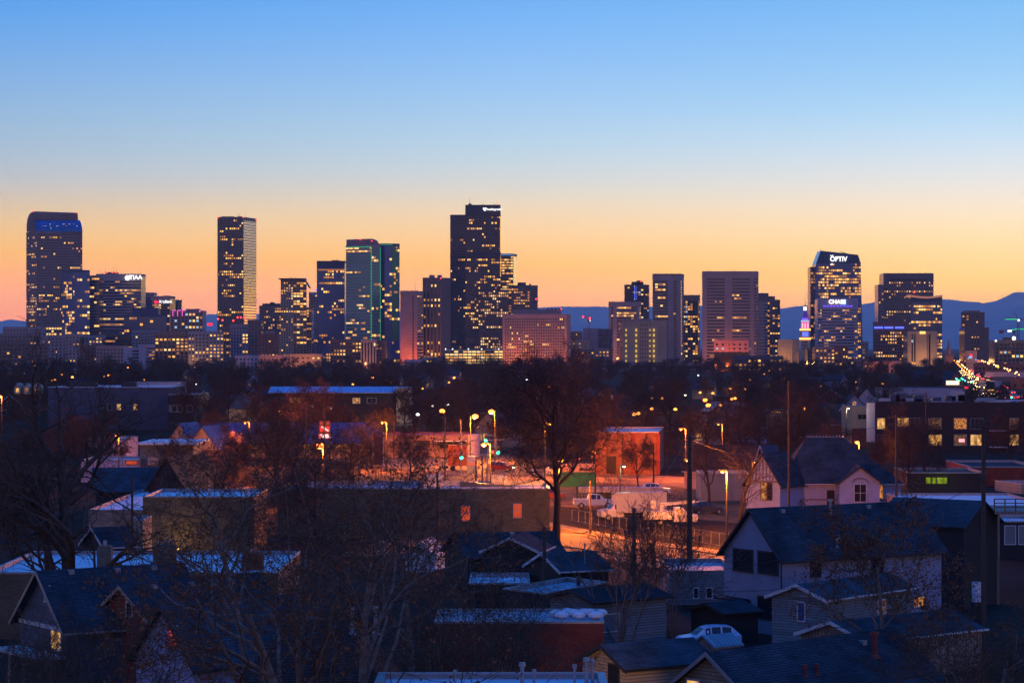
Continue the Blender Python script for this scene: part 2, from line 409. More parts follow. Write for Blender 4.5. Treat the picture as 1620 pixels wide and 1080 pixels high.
# ---- left cluster
def bank_tower():
    D = 3420
    rt, fl = tower('skyscraper', 'tallest tower at the far left, with rounded shoulders and a slanted blue glass crown', D, [42, 58, 130.3], 367, w_mauved, g_dark, dd=[30, 0, 4], fh=3.9, cw=2.9, sf=.38, pf=.28, p=.10, cat='skyscraper',
        rows=((372,408,.2),(408,440,.12),(420,426,.5),(452,457,.5),(474,479,.8),(483,490,.3),(488,494,.6),(560,600,0),(519,530,.75)), pal='warm')
    # crown: curved slope of blue glass up to the taller back slab, rounded left and right shoulders
    def sect(x, y, dy): q = P(x, y, D+dy); return q
    mb = MB(); n = 8; prev = None
    for i in range(n+1):
        a = i/n*math.pi/2; yy = 367-19*math.sin(a); dy = 1+14*(1-math.cos(a)); xr = 130.3-7*(1-math.cos(a))*.6-1.2*(i/n)
        l = sect(58-3*(i/n), yy, dy); r = sect(xr, yy, dy)
        if prev: mb.poly([prev[0], prev[1], r, l])
        prev = (l, r)
    q = mb.build('crown_glass', mk('crown blue glass', (.02,.13,.36), .15, metal=.4, vs=.05), rt)
    out = [(42,367),(42.0,356),(43,348),(45,341.5),(47.5,337.5),(51,335.2),(56,334.3),(123,336.6),(123.4,349.5),(126,351),(128.8,355.5),(130,361),(130.3,367)]
    mb = MB(); m = len(out)
    for dz, rev in ((15, 0), (40, 1)):
        pts = [P(x, y, D+dz) for x, y in out]; i = len(mb.v); mb.v += [tuple(p) for p in pts]
        ids = list(range(i, i+m)); mb.f.append(tuple(ids if rev else ids[::-1])); mb.m.append(0)
    for k in range(m):
        k2 = (k+1) % m; mb.f.append((k, k2, m+k2, m+k)); mb.m.append(0)
    mb.build('crown', w_mauved, rt)
    for k in range(5): strip(rt, 52, 122, 338.6+k*2.1, 339.4+k*2.1, D+14.8, w_mauved, 'crown_band')
    beacon(rt, 51, 334, D+15, .9); beacon(rt, 122, 336, D+15, .9)
    cells = [(Face(XY(58, D), XY(130, D+4), 0, 9), 0, 0, 0, 0, 0)]
    for k in range(13):
        x = R.uniform(61, 125); y = R.choice((351.5, 354.5, 357.5, 361)); t = math.asin((367-y)/19); dy = 1+14*(1-math.cos(t))-1.0
        p = P(x, y, D+dy); mb = MB(); mb.box(p.x-.8, p.x+.8, p.y-.3, p.y, p.z-.4, p.z+.4); mb.build('window', e_w[R.choice((3,3,5,3))], rt, uv=False)
bank_tower()
rt, fl = tower('office_tower', 'blue glass tower overlapping the tallest far left skyscraper', 3180, [97, 118, 142], 428, w_navy, g_blue, dd=[22,0,6], sf=.12, pf=.12, p=.15,
    faces=[dict(glass=0), {}], rows=((450,454,.3),(466,471,.6),(493,500,.85),(496,499,.9),(504,509,.6),(452,456,.5)), pent=((101,139,428.5),))
rt, fl = tower('office_tower', 'narrow dark annex between the blue glass tower and the white signed tower', 3210, [141, 157], 436.5, w_mauved, g_dark, sf=.3, p=.1)
rt, fl = tower('office_tower', 'wide banded tower with a white four letter sign on its top corner', 3300, [152.5, 223], 434, w_mauve, g_dark, sf=.5, p=.10, pf=0, top=9,
    rows=((456,461,.85),(446,450,.35),(477,482,.25),(483,487,.3)), dd=[3,0])
for x, y in ((167,424),(172,428),(176,426),(180,421),(184,423.5),(163,430)): mast(rt, x, 434, y, 3310, .3, False)
extra_block(rt, 'penthouse', 167, 184, 430.5, 3312, 434, mat=w_black)
for x in (166,169,178,183): beacon(rt, x, 431, 3308, .9)
p = P(204.5, 443.6, 3293); text('TIAA', 8.0, e_white, (p.x, 3293, p.z), 0, rt, 'sign', .25)
mb = MB(); c = P(201.5, 439.5, 3293); mb.tube([(c.x, 3293.6, c.z), (c.x, 3292.8, c.z)], 3.6, 14); mb.build('sign_globe', e_white, rt)
rt, fl = tower('office_tower', 'stepped dark tower carrying the red and white sign, lower left block', 3520, [224, 243], 463.5, w_mauved, g_grey, sf=.3, p=.15, top=7)
rt, fl = tower('office_tower', 'stepped dark tower with red key and white lettering along its roof edge', 3480, [241, 268.5], 469, w_mauved, g_dark, sf=.35, p=.2, pent=((259,268,467.5),), top=11, dd=[3,0])
p = P(252, 480, 3473); text('KeyBank', 5.2, e_white, (p.x, 3473, p.z), 0, rt, 'sign', .14)
mb = MB(); c = P(246.5, 477.6, 3473); mb.tube([(c.x, 3473.5, c.z), (c.x, 3472.6, c.z)], 2.3, 10); mb.box(c.x+1.5, c.x+4.6, 3472.6, 3473.5, c.z-.6, c.z+.6); mb.box(c.x+3, c.x+3.8, 3472.6, 3473.5, c.z-1.5, c.z-.6); mb.build('sign_key', e_redsign, rt)
rt, fl = tower('office_tower', 'dark tower with a pale right flank behind the magenta crowned block', 3560, [268, 281, 287.5], 475, w_mauved, g_dark, dd=[0,0,8], sf=.3, p=.1)
rt, fl = tower('office_block', 'squat glass block with a blue grid front left of the magenta crowned block', 3020, [196.5, 221, 264], 498, w_navy, g_grey, dd=[14,0,4], sf=.12, pf=.1, p=.12, rows=((499,504,.5),), cw=4, cat='office block')
extra_block(rt, 'penthouse', 209, 250, 486.5, 3030, 500, mat=w_navy)
rt, fl = tower('office_tower', 'short tower with magenta light brackets on its crown', 2950, [269.5, 321], 492, w_mauved, g_dark, sf=.2, pf=.35, p=.16, cw=4.2, rows=((493,500,.6),), pal='mix')
extra_block(rt, 'penthouse', 294, 314, 488.5, 2956, 493)
for x in (273.5, 281, 288.5):
    strip(rt, x-.5, x+.5, 491, 500, 2946, e_pink); strip(rt, x+.5, x+5, 490.2, 491.4, 2946, e_pink)
beacon(rt, 291.5, 489.5, 2950, .8); beacon(rt, 316, 492, 2946, 1.1, e_pink)
MID = [
 # label, D, xs, y, wall, glass, extra
 ('long brick building with a lit attic row at the far left edge', 2700, [-6, 58], 528, w_mauved, g_dark, dict(sf=.4, pf=.3, p=.25, depth=20, cw=4, pal='amber')),
 ('pale capped block behind the far left brick building', 2900, [5, 66], 518, w_mauve, g_dark, dict(sf=.4, pf=.4, p=.12, cw=4)),
 ('wide plinth building with two bright window rows under the tallest left tower', 3000, [60, 98], 516, w_mauved, g_dark, dict(sf=.3, pf=.25, p=.1, rows=((517.5,522,1),(527,532,1)), pal='bright', top=1.5)),
 ('dark balcony apartment block at the far left with amber windows', 2300, [-8, 40], 541, w_brown, g_dark, dict(sf=.4, pf=.35, p=.3, cw=3.6, pal='amber')),
 ('two tone apartment block with cream lower corner at the far left', 2250, [40, 54, 76], 545, w_choc, g_dark, dict(sf=.45, pf=.5, p=.12, cw=4, dd=[6,0,5])),
 ('lilac stucco slab block with pairs of lit windows', 2620, [63, 80, 124], 531, w_mauve, g_dark, dict(sf=.5, pf=.55, p=.14, cw=4, dd=[8,0,4])),
 ('plain mauve block with a blank wall and two lit window pairs', 2560, [103, 126], 529, w_mauve, g_dark, dict(sf=.55, pf=.55, p=.10, cw=4, pal='bright')),
 ('low grey block lit by a white flood lamp beside the banded tower', 2750, [124, 162], 531, w_grey, g_dark, dict(sf=.5, pf=.5, p=.2, cw=4)),
 ('dark stepped office slab with glowing horizontal strips', 2800, [160, 188], 525, w_navy, g_dark, dict(sf=.35, p=.12, cw=4)),
 ('black louvred block right of the glowing strip slab', 2780, [186, 209], 530, w_black, g_dark, dict(sf=.3, p=.06, cw=4)),
 ('rose brick row building with amber corner windows', 2420, [126, 160], 546, w_brick, g_dark, dict(sf=.5, pf=.45, p=.10, cw=3.6)),
 ('pink walled building with twin brick bays', 2400, [152, 196], 548, w_pink, g_dark, dict(sf=.55, pf=.5, p=.10, cw=3.6, cat='building')),
 ('pink parking deck with dark slots, left half', 2380, [195.5, 209, 220], 550, w_lilac, g_dark, dict(sf=.5, p=.03, dd=[5,0,3], faces=[dict(sf=.5, solid=((0,1),)), {}], fh=3.2)),
 ('pink parking deck with lit slots, right half', 2370, [220, 231, 245], 546, w_lilac, g_dark, dict(sf=.5, p=.25, dd=[5,0,3], faces=[dict(solid=((0,1),)), {}], fh=3.2)),
 ('grey gridded apartment slab with a white edge', 2700, [209, 247], 523, w_grey, g_dark, dict(sf=.4, pf=.4, p=.06, cw=3.4)),
 ('dark brown apartment block with pale vertical piers', 2480, [245, 298], 526, w_brown, g_dark, dict(sf=.35, pf=.35, p=.2, cw=4.4)),
 ('grey apartment block with bright entrance bay beside the brown one', 2460, [298, 308, 354], 525, w_grey, g_dark, dict(sf=.45, pf=.45, p=.2, cw=3.8, dd=[5,0,3], faces=[dict(p=.9), {}])),
 ('tall dark slab block under the red rooftop lights', 2650, [352, 368], 517, w_brown, g_dark, dict(sf=.4, pf=.3, p=.3, cw=3.6, pal='amber')),
 ('grey glass apartment tower with pale stair bay', 2550, [365, 383, 392.5], 514, w_grey, g_grey, dict(sf=.3, pf=.35, p=.12, cw=3.4, dd=[4,0,5], faces=[{}, dict(p=.5, pal='bright')])),
 ('plain dark chocolate block left of the brick stepped block', 2700, [392, 413], 507, w_brown, g_dark, dict(sf=.5, pf=.5, p=.01, cw=4)),
 ('stepped red brick apartment block with a raised centre', 2450, [407.5, 440.5], 529, w_brick, g_dark, dict(sf=.5, pf=.5, p=.12, cw=3.6, pent=((419,432,523),))),
 ('low lilac hall with an arcade left of the orange lit hall', 2350, [372, 408], 563, w_lilac, g_dark, dict(sf=.5, pf=.5, p=.12, cw=4)),
 ('long low sandstone hall lit orange at the tree line', 2330, [410, 460], 563, w_pink, g_dark, dict(sf=.6, pf=.6, p=.05, cw=4)),
 ('long low sandstone hall with lamps, right of the first hall', 2320, [459, 508], 561, w_tan, g_dark, dict(sf=.6, pf=.6, p=.08, cw=5)),
 ('brown apartment slab with lit stair column below the green outlined tower', 2420, [523, 547, 572], 538, w_choc, g_dark, dict(sf=.4, pf=.35, p=.28, cw=3.4, dd=[4,0,3])),
 ('apartment slab with pale vertical ribs below the green outlined tower', 2400, [571, 595], 538, w_mauve, g_dark, dict(sf=0, pf=.5, p=.05, cw=3.2)),
 ('narrow rose brick end block below the green outlined tower', 2410, [594, 610], 540, w_brick, g_dark, dict(sf=.5, pf=.5, p=.12, cw=3.4)),
 ('cluster of small white flats with amber windows near the pink slab', 2350, [640, 668], 570, w_lilac, g_dark, dict(sf=.5, pf=.5, p=.3, cw=3.4, fh=3.2)),
 ('low white and dark flats left of the glowing garage', 2360, [668, 700], 566, w_grey, g_dark, dict(sf=.5, pf=.4, p=.2, cw=3.4, fh=3.2)),
 ('low teal roofed hall in front of the rose gridded slab', 2300, [842, 890], 570, w_navy, g_dark, dict(sf=.6, pf=.6, p=.02)),
 ('small sandstone hall right of the rose gridded slab', 2280, [903, 918, 934], 568, w_tan, g_dark, dict(sf=.7, pf=.7, p=.01, dd=[3,0,3])),
 ('brown block with a lit cornice behind the small hall', 3100, [903, 921], 525, w_choc, g_dark, dict(sf=.6, pf=.6, p=.03)),
 ('floodlit stone building with three glowing bays', 2750, [903, 932], 539, w_tan, g_dark, dict(sf=.6, pf=.7, p=.2, cw=8, pal='amber')),
 ('low dark flats between the small hall and the crane', 2500, [903, 940], 553, w_brown, g_dark, dict(sf=.5, pf=.5, p=.18, cw=3.6)),
 ('windowless grey slab beside the red crane', 3000, [923, 948], 520, w_grey, g_dark, dict(sf=.9, pf=.8, p=.02)),
 ('dark slab with a few orange windows right of the grey slab', 2950, [947, 968], 521, w_navy, g_dark, dict(sf=.5, pf=.3, p=.08, cw=4, pal='amber')),
 ('low dark warehouses strung with orange lamps below the crane', 2600, [936, 964], 552, w_mauved, g_dark, dict(sf=.5, pf=.5, p=.2, cw=4, pal='amber')),
 ('long flat roofed hall with a pale blue roof at the tree line', 2150, [941, 1009], 583, w_grey, g_dark, dict(sf=.9, pf=.8, p=.0)),
 ('low dark block below the medical centre with yellow doors', 2200, [989, 1052], 574, w_mauved, g_dark, dict(sf=.6, pf=.6, p=.06, cw=5, pal='bright')),
 ('open fronted hall with a thin orange cornice', 2120, [1058, 1111], 575, w_mauve, g_dark, dict(sf=.3, pf=.1, p=.03, top=2.2)),
 ('dark blue apartment block with big amber windows', 2050, [1161, 1205, 1237], 564, w_navy, g_dark, dict(sf=.35, pf=.4, p=.35, cw=3.8, pal='warm', dd=[3,0,6])),
 ('tan slab with one column of lit stair windows', 2500, [1231, 1253, 1264], 538, w_tan, g_dark, dict(sf=.9, pf=.8, p=0, dd=[0,0,8], faces=[{}, dict(sf=.3, p=.05)])),
 ('cream block left of the floodlit clock tower', 2450, [1264, 1282], 556, w_cream, g_dark, dict(sf=.8, pf=.8, p=.1)),
 ('low lit shop row below the tan slab', 2000, [1240, 1290], 588, w_mauve, g_dark, dict(sf=.4, pf=.4, p=.4, pal='amber')),
 ('brown flats at the foot of the clock tower', 2400, [1278, 1292], 552, w_choc, g_dark, dict(sf=.5, pf=.5, p=.2)),
 ('rose flats below the white lettered bank tower', 2350, [1290, 1321], 549, w_pink, g_dark, dict(sf=.45, pf=.45, p=.3, cw=3.6)),
 ('red brick flats with pale corner below the white lettered bank tower', 2330, [1320, 1333, 1341], 547, w_brick, g_dark, dict(sf=.45, pf=.45, p=.35, cw=3.4, dd=[0,0,5])),
 ('dark flats right of the red brick flats', 2340, [1340, 1362], 568, w_brown, g_dark, dict(sf=.45, pf=.45, p=.3, cw=3.4)),
 ('slim tan tower behind the bank tower corner', 3200, [1364, 1373.5], 541, w_tan, g_dark, dict(sf=.5, pf=.5, p=.2)),
 ('long grey school block with a dark flat roof', 1900, [1284, 1300, 1365], 585, w_grey, g_dark, dict(sf=.55, pf=.6, p=.12, cw=5, dd=[0,0,2], top=4)),
 ('orange lit brick flats left of the dark church roof', 2050, [1366, 1380, 1428], 573, w_pink, g_dark, dict(sf=.5, pf=.5, p=.3, cw=3.8, dd=[3,0,3], pal='amber')),
 ('brown flats behind the dark church roof', 2200, [1396, 1436], 571, w_brown, g_dark, dict(sf=.5, pf=.5, p=.15, cw=3.8)),
 ('wide dark brick block with small windows at the right edge', 1900, [1541, 1560, 1650], 576, w_brick, g_dark, dict(sf=.5, pf=.5, p=.2, cw=4.5, dd=[10,0,4])),
 ('pale row of garages in front of the wide brick block', 1700, [1560, 1650], 590, w_lilac, g_dark, dict(sf=.6, pf=.5, p=.05, cw=5)),
 ('dark gabled hall beside the busy avenue', 1500, [1570, 1604], 598, w_brown, g_dark, dict(sf=.6, pf=.6, p=.05, cw=5)),
 ('red brick corner building at the right edge above the avenue', 1250, [1600, 1612, 1660], 600, w_brick, g_dark, dict(sf=.6, pf=.6, p=.03, cw=5, dd=[6,0,4])),
 ('pale pink gable fronted shop beside the avenue', 1200, [1575, 1583], 605, w_lilac, g_dark, dict(sf=.8, pf=.8, p=.1)),
]
for lab, D, xs, y, wl, gl, kw in MID:
    kw = dict(kw); kw.setdefault('cat', 'building'); kw.setdefault('fh', 3.5); kw.setdefault('depth', 24)
    tower('city_building', lab, D, xs, y, wl, gl, **kw)
# ---- centre towers
rt, fl = tower('skyscraper', 'slab skyscraper with a dark lit front and a sunset reflecting right side', 3500, [344.3, 385, 405.5], 344, w_brown, g_dark, dd=[4,0,52], sf=.3, pf=.3, cw=2.9, p=.10,
    faces=[dict(rows=((350,362,.35),(378,383,.75),(386,391,.25),(402,408,.6),(428,440,.85),(460,468,.45),(492,498,.4))), dict(sf=.34, pf=0, p=0)], cat='skyscraper', top=3)
f = fl[1]; mb = MB(); f.box(mb, .6, f.L-.6, -.05, .12, 2, f.z1-4); mb.build('mirror_side', g_mirror, rt)
mb = MB(); mz = f.z1-4
while mz > 80: f.box(mb, .4, f.L-.4, .1, .16, mz-1.0, mz); mz -= 3.9
mb.build('side_band', w_mauve, rt)
for x in (354,361,367,379): extra_block(rt, 'penthouse', x-3, x+3, 342.3, 3506, 345, 10, w_black)
mast(rt, 379, 343, 337.5, 3510, .3, False); mast(rt, 376, 343, 339, 3510, .3, False)
beacon(rt, 345, 344, 3499, .7); beacon(rt, 385, 344, 3497, .7); beacon(rt, 405, 348, 3548, .7)
rt, fl = tower('office_tower', 'plain dark tower right of the sunset reflecting slab', 3450, [410.5, 445], 484, w_brown, g_dark, sf=.3, pf=.3, p=.12, rows=((512,520,.6),(484,489,.5)), pal='amber', pent=((415,443,480),(427,433,478)))
rt, fl = tower('apartment_tower', 'stone apartment tower with a curved fin roof and lit balconies', 2900, [444.5, 464, 485], 441, w_tan, g_dark, dd=[3,0,2], fh=3.1, cw=3.4, sf=.35, pf=.45, p=.15, cat='tower',
    faces=[dict(p=.18, pf=.5), dict(pf=.1, sf=.2, p=.35, cw=4.2, rows=((474,476.5,.8),(495,560,.55)))], top=4)
mb = MB(); c = 9; pr = None
for i in range(c+1):
    t = i/c; x = 440.5+48.5*t; y = 440.3 if t < .72 else 440.3+14*((t-.72)/.28)**2
    if pr:
        a, b = P(pr[0], pr[1], 2894), P(x, y, 2894); mb.hexa([(a.x,2892,a.z-1),(b.x,2892,b.z-1),(b.x,2920,b.z-1),(a.x,2920,a.z-1),(a.x,2892,a.z),(b.x,2892,b.z),(b.x,2920,b.z),(a.x,2920,a.z)])
    pr = (x, y)
mb.build('roof_fin', w_black, rt)
for x in (459,462,468): mast(rt, x, 440, 437.5, 2905, .3, False)
rt, fl = tower('apartment_tower', 'stepped balcony wing right of the curved fin tower', 2925, [485, 493], 487, w_tan, g_dark, fh=3.1, cw=3.4, sf=.35, pf=.2, p=.2, pal='amber')
rt, fl = tower('office_tower', 'tower with a white corner panel behind the curved fin tower', 3350, [489, 502], 463, w_mauve, g_dark, sf=.3, pf=.2, p=.08)
strip(rt, 493.5, 501, 462, 467, 3345, w_lilac, 'panel'); beacon(rt, 500.5, 458.5, 3345, 1.2, e_blue)
rt, fl = tower('office_tower', 'cobalt blue glass tower with one bright window row', 3250, [501.5, 545], 413.5, w_navy, g_blue, sf=.2, pf=.18, cw=2.9, p=.10, top=12,
    rows=((425,430,.7),(436,441,.25),(447,450.5,.85),(458,476,.22),(503,508,.3),(522,528,.25)), dd=[1,0], pent=((525,536,411.5),))
strip(rt, 503, 545, 425.5, 428, 3249, em('dim copper glow', (.9,.28,.08), .45))
extra_block(rt, 'roof_slab', 501, 547, 412.6, 3247, 414, 35, w_navy); mast(rt, 533, 412, 407.5, 3260, .3, False); mast(rt, 528, 412, 410, 3260, .3, False)
rt, fl = tower('office_tower', 'low blue glass podium block under the cobalt tower', 3050, [503, 528], 536, w_navy, g_blue, sf=.2, pf=.2, p=.25, pal='amber')
D = 3150
rt, fl = tower('skyscraper', 'teal skyscraper outlined in green lights with banded left face', D, [547.5, 588, 602], 388, w_mauve, g_teal, dd=[18,0,2], sf=.42, p=.10, cat='skyscraper',
    faces=[dict(rows=((396,399,.7),(466,475,.4),(480,486,.3),(518,545,.35))), dict(sf=.12, pf=.12, p=.15)])
ar = [(548,388),(548,379),(575,378),(588,377.6),(594,379),(598,382),(600,388)]
mb = MB(); m = len(ar)
for dz in (14, 34):
    for x, y in ar: mb.v.append(tuple(P(x, y, D+dz)))
mb.f.append(tuple(range(m))[::-1]); mb.f.append(tuple(range(m, 2*m)))
for k in range(m): mb.f.append((k, (k+1) % m, m+(k+1) % m, m+k))
mb.m = [0]*(m+2); mb.build('arched_roof', w_mauved, rt)
f = fl[0]; mb = MB()
for k in range(22): f.box(mb, f.L*(k+.2)/22, f.L*(k+.62)/22, .3, .9, f.z1-2.4, f.z1-1.6)
mb.build('green_lights', e_green, rt)['kind'] = 'stuff'
mb = MB(); f2 = fl[1]
for k in range(46):
    z = f.z1-4-k*3.1
    f.box(mb, f.L-.6, f.L+.2, .3, 1.0, z-.8, z+.4); f2.box(mb, f2.L-.6, f2.L+.2, .3, 1.0, z-.8, z+.4)
mb.build('corner_lights', e_green, rt)['kind'] = 'stuff'
beacon(rt, 570, 378.5, D+12, .8); beacon(rt, 588, 381, D-3, .8)
rt, fl = tower('skyscraper', 'blue glass wing with a green lit face, joined to the green outlined skyscraper', D+12, [601, 608.5, 620, 632], 386, w_navy, g_blue, dd=[2,0,2,8], sf=.1, pf=.08, p=.12, rows=((458,463,.5),(475,480,.6),(487,500,.4),(504,508,.4)), cat='skyscraper', depth=30)
f = fl[2]; mb = MB(); f.box(mb, .3, f.L*.86, -.05, .08, 30, f.z1-2); mb.build('green_lit_face', g_green, rt)  # face lit green, the light is in the glass colour
mb = MB()
for k in range(16): fl[1].box(mb, fl[1].L*(k+.2)/10-5, fl[1].L*(k+.6)/10-5, .3, .9, f.z1-1.2, f.z1-.4)
mb.build('green_lights', e_green, rt)['kind'] = 'stuff'
rt, fl = tower('residential_slab', 'rose slab tower with blank end wall lit orange from its foot', 3000, [633.5, 660, 669], 461, w_pink, g_dark, dd=[0,0,12], sf=.4, p=.04, faces=[dict(solid=((0,.72),(.86,1)), pf=.4, sf=.2, p=.06), dict(sf=.5)], top=5, cat='tower')
mast(rt, 657, 461, 440, 3010, .25, False)
for x in (640,646,652): extra_block(rt, 'penthouse', x-1.5, x+1.5, 459.5, 3004, 462, 6)
SLAB_FOOT = (646, 3000)
rt, fl = tower('office_tower', 'dark fluted tower with a plain copper right flank', 3050, [669, 697.5, 712.5], 440, w_choc, g_dark, dd=[2,0,22], sf=.0, pf=.55, cw=4.2, fh=3.6, p=.15,
    faces=[dict(rows=((498,502.5,.95),)), dict(sf=.96, pf=0, p=0)], pent=((679,687,435),(692,698.5,435)), top=4)
beacon(rt, 697.5, 440, 3047, .8)
D = 3340
rt, fl = tower('skyscraper', 'tallest central black skyscraper with a white heart sign near its roof', D, [712.5, 736, 792], 340.5, w_black, g_dark, dd=[5,0,1], sf=.3, pf=.3, cw=2.6, p=.12, cat='skyscraper', depth=44,
    faces=[dict(p=.06), dict(rows=((341,347,.4),(351,356,.6),(364,369,.4),(380,384,0),(388,397,.3),(398,407,0),(408,416,.3),(425,452,.35),(455,463,.4),(470,520,.35),(485,500,.55),(521,536,0),(536,552,.25)))], top=1.5)
D2 = D+1
r2 = rt
mb = MB(); a, b = P(736, 341, D), P(792, 324, D); mb.box(a.x, b.x-.2, D+.3, D+40, a.z-1, b.z); mb.build('upper_block', w_black, rt)
f = Face(XY(736, D), XY(792, D), 0, 1)
for z in (ZH(398.5, D),): pass
for ya, yb in ((398,407),(522,535)):
    mb = MB()
    f.box(mb, 0, f.L, .3, .6, ZH(yb, D), ZH(ya, D))
    mb.build('plant_floor', w_black, rt)
cells = []
for k in range(26): cells.append((f, f.L-.6, ZH(346+k*3.6, D), 1.0, 1.6, e_w[R.choice((0,2,4))]))
for c in cells:
    mb = MB(); c[0].box(mb, c[1], c[1]+1.0, .3, .5, c[2]-.9, c[2]+.9); mb.build('window', c[5], rt, uv=False)
p = P(770.3, 333.6, D-2); text('healthgrades', 4.1, e_white, (p.x, D-2, p.z), -.02, rt, 'sign', .1)
mb = MB(); c = P(767, 331, D-2); s_ = 2.4
hp = [(0,-1.25),(.55,-.6),(1.05,.0),(1.1,.5),(.8,.9),(.4,.9),(0,.5),(-.4,.9),(-.8,.9),(-1.1,.5),(-1.05,0),(-.55,-.6)]
for dy in (0, .6): mb.v += [(c.x+a_*s_, D-2.3+dy, c.z+b_*s_) for a_, b_ in hp]
mb.f = [tuple(range(12)), tuple(range(23, 11, -1))]+[(k, (k+1) % 12, 12+(k+1) % 12, 12+k) for k in range(12)]; mb.m = [0]*14
mb.build('sign_heart', e_white, rt)
for x, y in ((743,313),(764,319),(782,320.5),(786.5,320)): mast(rt, x, 324, y, D+8, .3, x != 764 and x != 782)
extra_block(rt, 'penthouse', 741, 746, 322, D+6, 325, 6, w_black)
rt, fl = tower('office_tower', 'low black wing joined to the right foot of the central skyscraper', 3325, [757, 804.5], 459, w_black, g_dark, sf=.3, pf=.3, cw=2.7, p=.22, rows=((459.5,463,.5),(487,502,.7),(505,512,.35),(521,534,0),(536,548,.4)), pal='warm')
beacon(rt, 782, 461, 3322, 1.2, e_w[4])
rt, fl = tower('office_tower', 'slim dark tower with blue lit roof edge behind the central skyscraper', 3480, [788, 811.5, 817.5], 402, w_black, g_dark, dd=[0,0,26], sf=.35, pf=.0, p=.4, faces=[{}, dict(sf=.9, p=0)], top=3)
f = fl[1]; mb = MB(); f.box(mb, .5, f.L-.5, .3, .5, 2, f.z1-3); mb.build('mirror_side', g_mirror, rt); strip(rt, 793, 812, 402, 404, 3477, em('dim blue roof glow', (.15,.4,1), .5))
rt, fl = tower('office_tower', 'short brown tower with amber bands right of the central skyscraper', 3400, [809, 838, 850.5], 452, w_brown, g_dark, dd=[0,0,10], sf=.4, pf=.25, p=.4, pal='amber', faces=[dict(rows=((463,482,.6),)), dict(p=0, sf=.5)], pent=((819,832,446.5),(837,840,449)), top=4)
beacon(rt, 848, 473, 3390, 1.1)
D = 2850
rt, fl = tower('government_slab', 'broad rose slab with a fine window grid and plain borders', D, [795.5, 896, 902.5], 498, w_pink, g_dark, dd=[0,0,18], sf=.35, pf=.42, cw=2.0, fh=3.3, p=.07, faces=[dict(rows=((503,508,.1),(511,520,.12),(540,556,.2)), top=4, pal='bright', solid=((0,.025),(.975,1))), dict(solid=((0,1),))], cat='office building', depth=24)
extra_block(rt, 'penthouse', 811, 888, 489.5, D+6, 499, 14, w_mauved)
for x in (867, 873, 879, 885): extra_block(rt, 'penthouse', x-2, x+2, 487.5, D+8, 490, 6, w_brick)
beacon(rt, 888, 488.5, D+5, .8)
rt, fl = tower('parking_garage', 'brightly lit open parking garage at the foot of the central skyscraper', 2700, [704, 796], 553.5, w_cream, g_dark, sf=.35, pf=.1, cw=5, fh=3.1, p=.95, pal='bright', cat='parking garage', top=1)
for x in (716,741,762,789,705): beacon(rt, x, 552, 2690, .9, e_white)
for x0, x1, y, nm in ((712,770,556,'lit'),(770,796,558,'x')): pass

# ---- right centre towers
rt, fl = tower('office_tower', 'mauve tower with a dark left slot and banded centre beside the crane', 3100, [963, 1010.5, 1014], 478, w_mauve, g_dark, dd=[0,0,14], sf=.35, p=.08, solid=((0,.07),(.15,.27),(.93,1)), rows=((484,489,.6),(494,498,.7),(505,507,.2)), fh=3.4, top=6)
rt, fl = tower('apartment_tower', 'balconied dark tower with a blue lit column behind the slotted mauve tower', 3400, [988, 1018, 1026.5], 451, w_black, g_dark, dd=[0,0,10], sf=.3, pf=.2, p=.3, fh=3.2, cw=4, pal='mix', pent=((1000,1018,445.5),(1008,1015,443.5)), faces=[{}, dict(p=.1)])
for k in range(7): strip(rt, 1003.3+.1*(k % 2), 1004.6, 452+k*3.4, 453.8+k*3.4, 3396, e_blue if k % 3 else e_w[5])
for k in range(6): strip(rt, 1006.2, 1007.2, 454+k*3.6, 455.4+k*3.6, 3396, e_blue)
mb = MB()
for k in range(30):
    p = P(1026.3, 453+k*3.3, 3405); mb.box(p.x-1, p.x+1.6, 3402, 3410, p.z-.35, p.z+.35)
mb.build('balcony_slabs', w_tan, rt)['kind'] = 'stuff'
beacon(rt, 1013.5, 445, 3390, .8)
rt, fl = tower('office_tower', 'tall slotted tower with dark banded left bay and pale piers', 3000, [1032.5, 1077, 1081.5], 434, w_mauve, g_dark, dd=[0,0,16], sf=.3, p=.05, fh=3.3, solid=((.545,.74),(.86,1)), rows=((447,450,.9),(468,470,.3),(488,490.5,.8),(558,560,.2)), top=8)
strip(rt, 1034, 1078, 433.3, 434.2, 2999, w_black, 'coping')
rt, fl = tower('apartment_tower', 'dark apartment tower with an amber window column behind the slotted tower', 3150, [1081, 1088, 1104, 1107], 467.5, w_brown, g_dark, dd=[6,2,0,8], sf=.2, pf=.15, p=.22, cw=3.6, fh=3.2, faces=[dict(p=.5, pal='mix'), dict(p=.22), {}], pent=((1092,1100,466.3),), top=7)
rt, fl = tower('office_tower', 'broad twin bay tower with continuous dark window bands', 2950, [1111, 1196.5, 1199.5], 430, w_pink, g_dark, dd=[0,0,20], sf=.48, p=.045, fh=3.9, cw=3, solid=((0,.085),(.415,.555),(.88,.96)), top=8)
for x in (1149,1153,1157): extra_block(rt, 'penthouse', x-1.6, x+1.6, 428.8, 2960, 431, 8, w_brown)
rt, fl = tower('office_tower', 'low glass tower with a rounded corner right of the twin bay tower', 3000, [1199.6, 1209, 1214.5], 478, w_mauve, g_grey, dd=[0,0,5], sf=.4, p=.05)
rt, fl = tower('apartment_tower', 'stepped brown apartment tower with amber windows right of the twin bay tower', 3080, [1200, 1218, 1234], 475, w_brown, g_dark, dd=[2,0,3], sf=.3, pf=.3, p=.18, fh=3.2, cw=3.4, pal='amber', faces=[{}, dict(p=.3, pal='warm')])
